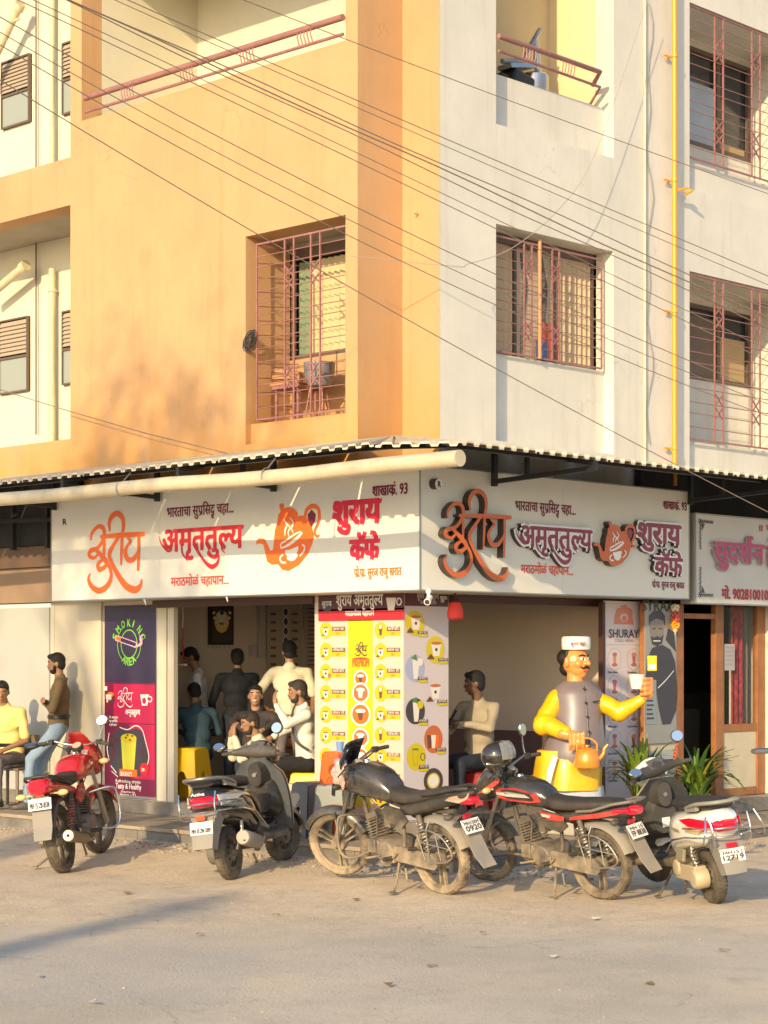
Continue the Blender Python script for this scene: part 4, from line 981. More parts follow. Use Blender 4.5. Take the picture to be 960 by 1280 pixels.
    for (cx, cy) in ((158, 922), (163, 925), (166, 920), (160, 919)): blob2(mb, P, N, U, cx, cy, 1.4, 1.2, 5, 6, 8)
    rect(mb, P, N, 150, 961, 172, 971.5, 3, 6); a = P(151.5, 969.5); text(mb, "SHURAY'S", a+N*.009, U, ZU, .21, .07, N, .002, mi=6)
    blob2(mb, P, N, U, 181, 961.5, 5.6, 8, 10, 6); a = P(177.5, 964); text(mb, "20/-", a+N*.009, U, ZU, .07, .055, N, .001, mi=6)
    for (x0, x1, y, h, t_) in ((145, 176, 977.5, .05, "Refreshing drinks"), (145, 177, 985, .088, "Tasty & Healthy"), (152, 169, 990.5, .035, "Franchise by"), (150, 170, 994, .04, "Shuray - 93"), (140, 182, 997.5, .028, "www.shuray amruttulya chaha pan"), ):
        a = P(x0, y); text(mb, t_, a+N*.003, U, ZU, (P(x1, y)-a).dot(U), h, N, .0015 if h > .06 else .0004, mi=6)
    mb.build('printed_sheet', mats, S)
    mb = MB(); mb.bx(.575, .60, 4.622, 4.66, .366, 2.6); mb.bx(.575, .585, 4.665, 5.60, .366, .395); mb.build('metal_strip', m_alu, B)
    # cold menu panel and barber poster
    P = lambda a, b: on(1, .41, a, b); N = YN; U = UR_
    mats = [M('pale_lilac_print', (.60, .53, .54), .45), m_dk, M('salmon_print', (.62, .22, .14), .5), m_wht, M('rose_print', (.45, .13, .12), .5), m_dyel, M('grey_print', (.33, .31, .31), .5)]
    S = thing('cold_menu_panel', 'tall pale panel headed SHURAY listing cold drinks behind the kettle man figure', 'menu board')
    x0, x1 = on(1, .41, 756, 800).x, on(1, .41, 804.5, 800).x
    mb = MB(); mb.bx(x0, x1, .412, .44, .366, 2.62, 0)
    for (cx, cy, r_) in ((774, 766, 4.5), (780, 762, 5), (786, 766, 4.5)): blob2(mb, P, N, U, cx, cy, r_, 6, 2, 2+cx*.001)
    flat(mb, P, N, 0, [(769, 767), (790, 768), (792, 781), (767, 780)], 2, 1); blob2(mb, P, N, U, 780, 772, 5, 5, 0, 3); blob2(mb, P, N, U, 780, 773, 3, 3.5, 2, 4)
    a = P(761, 797); text(mb, "SHURAY", a+N*.003, U, ZU, (P(798, 799)-a).dot(U), .135, N, .002, mi=1)
    a = P(768, 802.5); text(mb, "COLD MENU", a+N*.003, U, ZU, (P(792, 803)-a).dot(U), .05, N, .0008, mi=6)
    rect(mb, P, N, 757, 805.5, 804, 806.3, 6, 1)
    for r in range(5):
        for c in range(2):
            cx, cy = 768+c*24, 824+r*34
            blob2(mb, P, N, U, cx, cy, 8.5, 14, 6, 1); blob2(mb, P, N, U, cx, cy, 8.1, 13.5, 0, 2)
            cup(mb, P, N, U, cx, cy, 4.2, (2, 4, 4, 2, 5, 6, 2, 4, 5, 4)[r*2+c], 3, True); blob2(mb, P, N, U, cx, cy-6, 3, 2.5, (4, 2)[c], 4); blob2(mb, P, N, U, cx, cy+7, 3.6, 2.2, 4, 3.5)
            a = P(cx-8, cy+17.5); text(mb, ["Rose Shake", "Strawberry", "Chocolate", "Cold Coffee", "Mango", "Falooda"][(r*2+c) % 6], a+N*.003, U, ZU, .17, .035, N, .0005, mi=1)
    mb.build('printed_sheet', mats, S)
    mb = MB(); mb.bx(x0-.05, x0-.004, .40, .46, .366, 2.6); mb.build('edge_channel', M('dark_brown_paint', (.07, .03, .025), .5), S)
posters()

# ---------------------------------------------------------------- neighbour's timber shopfront
def nshop():
    S = thing('timber_shopfront', 'varnished timber and glass shopfront with an open dark doorway', 'shopfront')
    X = lambda px: on(1, .30, px, 860).x
    xs = {k: X(k) for k in (806, 812, 845, 853, 893, 903, 945, 955)}
    FZ = .364
    def wood(name, x0, x1, z0, z1, y0=.28, y1=.35): mb = MB(); mb.bx(x0, x1, y0, y1, z0, z1); mb.build(name, m_wood, S, bevel=.004)
    wood('post', xs[845], xs[853], FZ, 2.6); wood('post', xs[893], xs[903], FZ, 2.6); wood('post', xs[945], xs[955], FZ, 2.6); wood('post', xs[806]-.03, xs[812]-.03, FZ, 2.6)
    for z in (.366, 1.12): wood('rail', xs[903]+.002, xs[945]-.002, z, z+.09, .285, .345)
    for z in (.366, 1.12): wood('rail', xs[812]-.028, xs[845]-.002, z, z+.09, .285, .345)
    wood('rail', xs[853]+.002, xs[893]-.002, 2.44, 2.50, .29, .34)
    mb = MB(); mb.bx(xs[903]+.003, xs[945]-.003, .30, .33, .458, 1.118); mb.build('plank_panel', M('cream_laminate', (.60, .52, .37), .6, var=.1, vscale=6), S)
    mb = MB(); mb.bx(xs[812]-.025, xs[845]-.003, .30, .33, .458, 1.118); mb.build('plank_panel', MATS['cream_laminate'], S)
    g = M('shop_glass', (.06, .065, .06), .06, alpha=.13, spec=.9)
    mb = MB(); mb.bx(xs[903]+.003, xs[945]-.003, .312, .318, 1.212, 2.6); mb.build('pane', g, S)
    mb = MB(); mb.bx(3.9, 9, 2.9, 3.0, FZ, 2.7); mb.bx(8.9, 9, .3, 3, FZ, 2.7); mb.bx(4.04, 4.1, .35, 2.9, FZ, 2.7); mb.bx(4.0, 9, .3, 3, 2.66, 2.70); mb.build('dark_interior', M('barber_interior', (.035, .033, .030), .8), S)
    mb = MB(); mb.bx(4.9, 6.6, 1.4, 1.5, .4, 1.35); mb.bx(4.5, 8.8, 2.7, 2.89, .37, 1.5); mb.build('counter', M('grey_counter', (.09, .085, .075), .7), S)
    mb = MB(); mb.bx(5.35, 5.85, 2.5, 2.6, 1.9, 2.3); mb.bx(6.2, 6.9, 2.5, 2.6, 2.2, 2.5); mb.build('mirror', M('dim_mirror', (.12, .12, .13), .3), S)
    mb = MB(); mb.bx(xs[955]+.001, 9.0, .20, .8, FZ, 2.6); mb.build('side_wall', m_cream, S)
    curtain('curtain', X(919), X(936), 1, .375, 1.21, 2.6, M('maroon_curtain', (.42, .05, .07), .85, var=.75, vscale=16), S, .03, .10)
    curtain('curtain', X(937), X(944), 1, .42, 1.21, 2.6, M('grey_curtain', (.20, .16, .15), .85), S, .02, .06)
    curtain('curtain', X(912), X(917), 1, .42, 1.21, 1.85, M('yellow_curtain', (.55, .45, .05), .85), S, .02, .06)
    mb = MB(); a = on(1, .305, 905, 838); b_ = on(1, .305, 918, 805); mb.bx(a.x, b_.x, .300, .304, a.z, b_.z)
    for k in range(5):
        z = b_.z-.05-k*.05; mb.bx(a.x+.02, b_.x-.02, .2975, .299, z, z+.02, 1)
    mb.build('notice_sheet', [M('grey_paper', (.42, .38, .38), .7), M('grey_print', (.33, .31, .31), .5)], S)
    # barber poster on the glass
    T = thing('barber_poster', 'grey barber poster of a bearded man behind the figure\'s raised cup', 'poster')
    P = lambda a, b: on(1, .27, a, b); N = YN; U = UR_
    mats = [M('poster_grey', (.30, .30, .29), .4), m_dk, M('poster_skin', (.24, .20, .18), .5), M('poster_blue', (.26, .31, .35), .4), m_wht]
    mb = MB(); a = P(806.5, 930); b_ = P(846, 752); mb.bx(a.x, b_.x, .272, .279, a.z, 2.60, 0)
    a = P(803, 763); text(mb, "SYRAA", a+N*.003, U, ZU, (P(842, 764)-a).dot(U), .16, N, .004, mi=1)
    flat(mb, P, N, 0, [(807, 846), (809, 824), (815, 810), (828, 806), (838, 812), (844, 828), (846, 862), (845, 888), (838, 905), (828, 906), (823, 885), (820, 862), (814, 858)], 1, 2)
    flat(mb, P, N, 0, [(832, 800), (835, 785), (842, 790), (845, 815)], 1, 2)
    blob2(mb, P, N, U, 821, 787, 8.5, 15, 2, 3); flat(mb, P, N, 0, [(811, 783), (811, 770), (816, 764), (826, 763), (831, 770), (831, 783), (829, 776), (820, 773), (813, 777)], 1, 4)
    flat(mb, P, N, 0, [(813, 795), (817, 797), (821, 795), (825, 797), (829, 793), (827, 804), (821, 808), (815, 805)], 1, 4.2)
    for ex in (817, 825): rect(mb, P, N, ex-2, 785, ex+2, 786.6, 1, 4.5)
    rect(mb, P, N, 816, 800.5, 825, 801.8, 4, 5)
    rect(mb, P, N, 807, 850, 820, 905, 3, 3.5)
    for k in range(9): rect(mb, P, N, 808, 853+k*5.5, 815+(k % 3), 855+k*5.5, 1, 4)
    brush(mb, [(822, 860, 1.3), (832, 850, 1.3), (842, 838, 1)], P, U, ZU, N, 1/107, z=.005, mi=4)
    mb.build('printed_sheet', mats, T)
    T2 = thing('lower_barber_poster', 'small pale barber sticker with lettering below the timber rail', 'poster')
    mb = MB(); a = P(807, 985); b_ = P(845, 937); mb.bx(a.x, b_.x, .288, .296, a.z, b_.z, 0); a = P(808, 953); text(mb, "YRAA", a+N*.02-N*.0+Vector((0, .002, 0)), U, ZU, .28, .12, N, .002, mi=1)
    mb.v = [(x, min(y, .296) if y > .25 else .2865, z) for x, y, z in mb.v]
    mb.build('printed_sheet', [M('pale_blue_poster', (.38, .42, .42), .5), m_dk], T2)
nshop()

# ---------------------------------------------------------------- inside the cafe
def interior():
    N = Vector((0, -1, 0)); U = UR_; P = lambda a, b: on(1, 5.46, a, b)
    T = thing('framed_deity_picture', 'black framed picture with gold garlanded image on the cafe back wall', 'picture')
    a, b = P(262, 806), P(292.5, 757)
    mb = MB(); mb.bx(a.x, b.x, 5.46, 5.498, a.z, b.z); mb.build('frame', M('black_lacquer', (.012, .010, .010), .3), T, bevel=.006)
    mb = MB(); P2 = lambda a, b: on(1, 5.452, a, b)
    mats = [M('dark_picture', (.04, .03, .02), .5), M('gold_print', (.70, .48, .12), .4, metal=.3), M('garland_print', (.65, .6, .45), .6), m_dk]
    rect(mb, P2, N, 264.5, 760, 290, 803, 0, 1)
    blob2(mb, P2, N, U, 277, 777, 9, 14, 1, 2); blob2(mb, P2, N, U, 277, 773, 6, 8, 2, 3); blob2(mb, P2, N, U, 277, 765.5, 2.6, 3.4, 3, 4); blob2(mb, P2, N, U, 277, 784, 7, 6, 1, 3)
    for k in range(9):
        t = math.pi*k/8; blob2(mb, P2, N, U, 277-10*math.cos(t), 766+17*math.sin(t), 1.8, 2.0, 2, 5, 8)
    mb.build('picture', mats, T)
    T = thing('bulb_string', 'short row of tiny pale bulbs under the framed picture', 'lights')
    mb = MB()
    for k in range(6): q = on(1, 5.44, 262+k*5, 808+(k % 2)); mb.ell(q, .02, 8, 5)
    mb.build('bulb', M('milky_bulb', (.6, .55, .5), .3), T)
    T = thing('indoor_menu_poster', 'dim beige indoor menu poster with rows of small labels', 'poster')
    a, b = P(335, 860), P(377, 753); mb = MB(); mb.bx(a.x, b.x, 5.47, 5.498, a.z, 2.68, 0)
    for r in range(9):
        for c in (340, 353, 367):
            if c == 353: blob2(mb, P, N, U, 357, 765+r*12, 3.6, 5.6, 2, 2); blob2(mb, P, N, U, 357, 765+r*12, 2.8, 4.6, 3, 3)
            else: rect(mb, P, N, c-2, 766+r*10.5, c+5, 769+r*10.5, 1, 2)
    mb.build('printed_sheet', [M('beige_poster', (.38, .33, .24), .6), m_brn, m_cream2, m_dk], T)
    T = thing('price_list', 'pale price list sheets beside the indoor menu poster', 'poster')
    mb = MB(); P3 = lambda a, b: on(1, 5.45, a, b)
    a, b = P(381, 838), P(400, 756); mb.bx(a.x, b.x+.6, 5.47, 5.498, a.z, b.z, 0)
    for r in range(14): rect(mb, P, N, 384, 760+r*5.4, 398, 761.6+r*5.4, 1, 3)
    mb.build('printed_sheet', [M('pale_paper', (.36, .31, .28), .6), m_brn], T)
    T = thing('switch_board', 'white electrical switch board with two boxes on the dim back wall', 'switchboard')
    mb = MB()
    for (x0, y0, x1, y1) in ((313, 806, 320, 820), (322, 803, 330, 822), (323, 755, 330, 803)): a, b = P(x0, y1), P(x1, y0); mb.bx(a.x, b.x, 5.44, 5.499, a.z, b.z)
    mb.build('box', M('dim_white_plastic', (.42, .37, .34), .5), T)
    T = thing('serving_counter', 'brown slatted wooden serving counter inside the cafe', 'counter', (0, 0, 0))
    for k in range(6): mb = MB(); mb.bx(2.2, 3.5, 4.30, 4.34, .40+k*.13, .40+k*.13+.115); mb.build('plank', M('counter_wood', (.24, .11, .05), .55, var=.3, vscale=8), T, bevel=.004)
    mb = MB(); mb.bx(2.15, 3.55, 4.26, 5.0, 1.18, 1.22); mb.build('counter_top', MATS['counter_wood'], T); mb = MB(); mb.bx(2.22, 3.48, 4.345, 4.95, .37, 1.178); mb.build('carcass', m_dark, T)
    T = thing('hanging_bead_string', 'red and white bead string hanging inside the left door post', 'ornament', (0, 0, 0))
    mb = MB(); q = on(0, .9, 228.5, 757)
    rn = random.Random(1)
    for k in range(22): mb.ell(q+Vector((0, .008*math.sin(k), -.03*k)), (.010, .010, .016), 8, 5, mi=0 if k < 9 else 1)
    for k in range(5): mb.ell(q+Vector((0, -.06+k*.03, -.68)), .014, 8, 5, mi=0)
    mb.build('beads', [M('white_bead', (.7, .66, .6), .4), M('red_bead', (.55, .03, .03), .4)], T)
interior()

# ---------------------------------------------------------------- small fittings outside
T = thing('security_camera', 'white bullet camera on a bracket under the corner of the signboard', 'camera', (.10, -.02, 2.57)); T.scale = (.72, .72, .72)
mb = MB(); mb.tube([(0, 0, .10), (0, 0, .03), (-.03, -.02, 0)], .022, 8); mb.ell((0, 0, .09), .04, 10, 6); mb.build('bracket', m_wht, T)
mb = MB(); mb.tube([(.03, .0, .01), (-.06, -.05, -.03)], [.038, .038], 14); mb.tube([(-.06, -.05, -.03), (-.12, -.085, -.055)], [.044, .046], 14); mb.build('housing', m_wht, T)
mb = MB(); mb.tube([(-.115, -.0825, -.0535), (-.123, -.087, -.057)], .034, 14); mb.build('lens', m_dk, T)
T = thing('red_hanging_lamp', 'red cloth-covered lamp hanging at the right of the menu column', 'lamp', (.75, -.0, 2.60))
q = on(1, .35, 569, 760); T.location = q
mb = MB(); mb.tube([(0, 0, .18), (0, 0, .07)], .012, 8); mb.lathe([(.03, .10), (.045, .07), (.03, .03)], n=12); mb.build('cap', M('dark_maroon', (.045, .015, .018), .5), T)
mb = MB(); mb.lathe([(.01, .06), (.05, .055), (.075, .0), (.083, -.06), (.078, -.10), (.05, -.12), (.01, -.122)], n=20); mb.build('shade', M('scarlet_cloth', (.75, .05, .035), .6), T)
T = thing('marigold_garland', 'hanging door charm with red and orange marigold balls by the doorway', 'garland'); T.location = on(1, .22, 844, 760)
rn = random.Random(4)
mb = MB(); mb.tube([(0, 0, .05), (0, 0, -.30)], .004, 6); mb.build('string', m_wht, T)
for (z, r_, mt) in ((0, .05, 'white_flower'), (-.06, .055, 'red_flower'), (-.13, .05, 'red_flower'), (-.19, .055, 'orange_flower'), (-.25, .025, 'white_flower')):
    mb = MB(); cols = dict(white_flower=(.7, .62, .45), red_flower=(.55, .08, .06), orange_flower=(.80, .32, .01))
    for k in range(34):
        a = rn.random()*6.28; b_ = rn.uniform(-1, 1); c = math.sqrt(1-b_*b_); mb.ell((r_*.75*c*math.cos(a), r_*.75*c*math.sin(a), z+r_*.75*b_), r_*.32, 6, 4)
    mb.build('flower', M(mt, cols[mt], .8), T)
# loops of thin wire and hooks under the sign's edge
for k, (px, py) in enumerate(((180, 750), (282, 745))):
    T = thing('plastic_tie', ('white plastic tie dangling below the signboard above the posters', 'small pale clip stuck under the signboard above the cafe doorway')[k], 'tie'); T.location = on(0, .02, px, py)
    mb = MB(); mb.tube([(0, 0, .02), (0, -.02, -.02), (0, -.035, -.06)], [.012, .010, .004], 6); mb.build('tie', m_wht, T)

# ---------------------------------------------------------------- overhead cables, each its own thing
def cables():
    L = [((305, 0), (480, 67), (960, 242)), ((160, 0), (480, 140), (960, 345)), ((144, 0), (480, 149), (960, 356)), ((90, 0), (480, 172), (960, 386)), ((86, 0), (480, 179), (960, 398)), ((81, 0), (480, 187), (960, 410)),
         ((42, 0), (480, 207), (960, 437)), ((23, 0), (480, 218), (960, 452)), ((0, 21), (480, 276), (960, 492)), ((0, 40), (480, 296), (960, 505)), ((0, 56), (480, 316), (960, 520)), ((0, 100), (480, 383), (960, 640))]
    lab = ['topmost overhead cable, crossing the top balconies', 'upper cable of the pair just below the topmost cable', 'lower cable of the pair just below the topmost cable', 'upper cable of the thick bundle of three', 'middle cable of the thick bundle of three', 'lower cable of the thick bundle of three',
           'first thin cable below the bundle of three', 'second thin cable below the bundle of three', 'upper of three cables crossing the right window low', 'middle of three cables crossing the right window low', 'lowest of three cables crossing the right window low', 'lowest long cable, running down to the awning at right']
    for k, (a, m, b) in enumerate(L):
        mb = MB(); pts = []
        # fit a parabola through the three traced points and extend past both sides
        (x0, y0), (x1, y1), (x2, y2) = a, m, b
        for i in range(29):
            x = -260+i*1500/28
            y = y0*(x-x1)*(x-x2)/((x0-x1)*(x0-x2))+y1*(x-x0)*(x-x2)/((x1-x0)*(x1-x2))+y2*(x-x0)*(x-x1)/((x2-x0)*(x2-x1))
            dep = 11+(x+260)/1500*6.5+.15*(k % 3)
            if k in (3, 4, 5): y += 1.5*math.sin(x/60+k*2)
            l = (x-480)/FPX*dep
            pts.append((CAMP[0]+l*UR[0]+dep*UR[1], CAMP[1]+l*UL[0]+dep*UL[1], CAMP[2]+(HOR-y)/FPX*dep))
        mb.tube(pts, (.0034, .0038, .0032, .0045, .0055, .0042, .0032, .0036, .0038, .0032, .0036, .0040)[k], 5)
        o = mb.build('overhead_cable', M('cable_sheath', (.20, .155, .12), .7)); tag(o, lab[k], 'cable', 'overhead cables strung across the street')
    mb = MB(); pts = [on(0, .35, 0, 487), on(0, .35, 90, 515), on(0, .35, 180, 541), on(0, .35, 285, 567)]; mb.tube(pts, .006, 5)
    tag(mb.build('service_cable', MATS['cable_sheath']), 'thin sagging cable low on the left wall down to the awning', 'cable')
    mb = MB(); pts = [on(1, .55, 810, 0), on(1, .55, 745, 190), on(1, .5, 700, 260), on(1, .5, 640, 310), on(1, .5, 585, 330), (1.0, .45, 5.95), on(0, .1, 440, 320)]; mb.tube([tuple(p) for p in catmull([tuple(p) for p in pts], 5)], .004, 5)
    tag(mb.build('loose_wire', M('faded_wire', (.35, .31, .27), .6)), 'loose pale wire looping down the cream corner wall', 'wire')
cables()
# ---------------------------------------------------------------- two-wheelers (local frame: x forward from the rear axle, y left, z up)
def xf(mb, m):
    mb.v = [tuple(m@Vector(v)) for v in mb.v]; return mb
DL = (.30, .82)
def veh_mats(k, dust):
    c = lambda n, col, r=.4, **q: M(n+'_'+k, col, r, dust=q.pop('dust', dust), dlow=DL, **q)
    return dict(tyre=c('tyre', (.018, .017, .016), .85, dust=min(1, dust*1.25-.1)), alloy=c('alloy', (.035, .034, .033), .4, metal=.3, dust=min(1, dust*1.3)),
                steel=c('steel', (.45, .43, .40), .3, metal=.9), black=c('black_plastic', (.02, .02, .02), .5), engine=c('engine_alloy', (.10, .095, .085), .55, metal=.4, dust=min(1, dust*1.4+.1)),
                seat=c('seat_vinyl', (.030, .026, .024), .6), chrome=M('chrome', (.62, .62, .60), .15, metal=1), lamp_red=M('tail_lamp_red', (.62, .006, .03), .12, coat=.8),
                amber=M('indicator_lens', (.72, .52, .22), .2, coat=.5), plate=M('number_plate_white', (.74, .72, .66), .45), ink=M('plate_ink', (.05, .05, .06), .6), mirror=M('mirror_glass', (.72, .72, .70), .12, metal=1),
                grip=M('rubber_grip', (.02, .02, .02), .8, dust=.2), reflector=M('orange_reflector', (.72, .10, .03), .25), flap=c('mud_flap', (.22, .21, .19), .6, dust=min(1, dust*.8)))
def wheel(name, o, x, r, w, mt, parent, steer=None, spokes=3, drum=True, thin=True, rim_m=None):
    T = Matrix.Identity(4)
    if steer is not None:
        ang, top = steer; ax = (Vector(top)-Vector((x, 0, r))).normalized()
        T = Matrix.Translation((x, 0, r))@Matrix.Rotation(ang, 4, ax)@Matrix.Translation((-x, 0, -r))
    c = (x, 0, r); mb = MB(); Y = (0, 1, 0); tw = w/2; td = .052 if thin else .085
    prof = [(r-td-.004, h) for h in (-tw*.7,)]+[(r-td*.75, -tw*.92), (r-td*.42, -tw), (r-td*.14, -tw*.74), (r-.002, -tw*.30), (r, 0), (r-.002, tw*.30), (r-td*.14, tw*.74), (r-td*.42, tw), (r-td*.75, tw*.92), (r-td-.004, tw*.7)]
    mb.lathe(prof, c, Y, 40, closed=True)
    for i in range(40):                                   # tread blocks
        a = 2*math.pi*i/40
        for s in (-1, 1):
            q = Vector((x+math.cos(a)*(r-.0065), s*tw*.40, r+math.sin(a)*(r-.0065))); mb.obox(q, (.012, tw*.5, .012), Matrix.Rotation(-a, 4, 'Y'))
    ty = xf(mb, T)
    mb = MB(); ri = r-td
    mb.lathe([(ri, -tw*.72), (ri-.012, -tw*.72), (ri-.028, -tw*.35), (ri-.030, tw*.35), (ri-.012, tw*.72), (ri, tw*.72)], c, Y, 40, closed=True)
    if spokes:
        for i in range(spokes):
            for d in (-.13, .13):
                a = 2*math.pi*i/spokes+d+.5
                p0 = Vector((x+.045*math.cos(a+d*2), 0, r+.045*math.sin(a+d*2))); p1 = Vector((x+(ri-.018)*math.cos(a), 0, r+(ri-.018)*math.sin(a))); mb.bar(p0, p1, .016, .030, up=(0, 1, 0))
    else:                                                   # pressed steel disc with holes implied by raised ring and dark slots
        mb.lathe([(ri-.03, -.01), (ri-.045, -.03), (.06, -.045), (.03, -.05), (.001, -.05)], c, Y, 32); mb.lathe([(ri-.03, .01), (ri-.045, .03), (.06, .045), (.001, .05)], c, Y, 32)
    wo = xf(mb, T).build(name, rim_m or mt['alloy'], parent)
    ty.build('tyre', mt['tyre'], wo)
    mb = MB(); mb.lathe([(.001, -.07), (.03, -.07), (.035, -.05), (.062 if drum else .04, -.045), (.07 if drum else .04, -.02), (.07 if drum else .04, .02), (.062 if drum else .04, .045), (.035, .05), (.03, .07), (.001, .07)], c, Y, 20)
    if not spokes:
        for i in range(10):
            a = i*.628; 
            for s in (-1, 1): mb.ell((x+math.cos(a)*(ri-.055)*1, s*.036, r+math.sin(a)*(ri-.055)), (.009, .006, .012), 8, 4, mi=1)
    xf(mb, T).build('hub', [mt['engine'], m_dark], wo)
    return wo
def arcfender(mb, x, z, r, a0, a1, w, th=.004, n=14, crown=.02, mi=0):
    rings = []
    for i in range(n+1):
        a = R(a0+(a1-a0)*i/n); ring = []
        for (yy, dr) in ((-w/2, -.035), (-w/2*.9, -.005), (-w/4, crown*.8), (0, crown), (w/4, crown*.8), (w/2*.9, -.005), (w/2, -.035), (w/2-.006, -.035), (w/2*.84, -.008), (0, crown-.006), (-w/2*.84, -.008), (-w/2+.006, -.035)):
            ring.append(Vector((x+math.cos(a)*(r+dr), yy, z+math.sin(a)*(r+dr))))
        rings.append(ring)
    mb.loft(rings, mi)
def plate(parent, c, u, v, w, h, l1, l2, mt, name='number_plate', s1=.03, s2=.05):
    """plate centred at c, u = reading direction, v = up"""
    c = Vector(c); u = Vector(u).normalized(); v = Vector(v).normalized(); n = u.cross(v)
    m = Matrix((u, v, n)).transposed(); mb = MB(); mb.obox(c, (w, h, .006), m)
    p = mb.build(name, mt['plate'], parent, bevel=.003)
    mb = MB()
    if l1: text(mb, l1, c-u*w*.40+v*h*.10+n*.006, u, v, w*.8, s1*1.35, n, .0012)
    text(mb, l2, c-u*w*.42-v*h*.34+n*.006, u, v, w*.84, s2*1.35, n, .0022)
    for s in (-1, 1): mb.add([c+u*(s*w*.42+.005*math.cos(a*1.05))+v*(h*.38+.005*math.sin(a*1.05))+n*.0065 for a in range(6)], [tuple(range(6))])
    mb.build('plate_number', mt['ink'], p); return p
def mirror(parent, base, top, mt, rx=.075, rz=.05, face=(-1, 0, .05), name='mirror', shell=None, roll=0.):
    base, top = Vector(base), Vector(top); f = Vector(face).normalized()
    mb = MB(); mb.tube([base, base+(top-base)*.5+Vector((.01, 0, .01)), top], .006, 8)
    q = f.to_track_quat('X', 'Z').to_matrix().to_4x4()@Matrix.Rotation(roll, 4, 'X')
    mb.ell(top+Vector((0, 0, rz)), (.022, rx, rz), 18, 8, q)
    o = mb.build(name, shell or mt['black'], parent)
    mb = MB(); cc = top+Vector((0, 0, rz))+f*.0235; U_ = q.to_3x3()@Vector((0, 1, 0)); V_ = q.to_3x3()@Vector((0, 0, 1))
    mb.add([cc+U_*rx*.88*math.cos(i*.3142)+V_*rz*.86*math.sin(i*.3142) for i in range(20)], [tuple(range(20))]); mb.build('mirror_glass', mt['mirror'], o)
def spring(mb, a, b, r, n, w=.006, mi=0):
    a, b = Vector(a), Vector(b); d = (b-a); t = d.normalized(); u = t.orthogonal().normalized(); v = t.cross(u); pts = []
    for i in range(n*10+1): k = i/(n*10); an = 2*math.pi*n*k; pts.append(a+d*k+(u*math.cos(an)+v*math.sin(an))*r)
    mb.tube(pts, w, 5, mi)
def place(root, rear, head, lean, pitch=0., s=1.):
    root.scale = (s, s, s)
    root.location = (rear[0], rear[1], gz(rear[0], rear[1])+.002); root.rotation_euler = (-R(lean), -R(pitch), R(head))

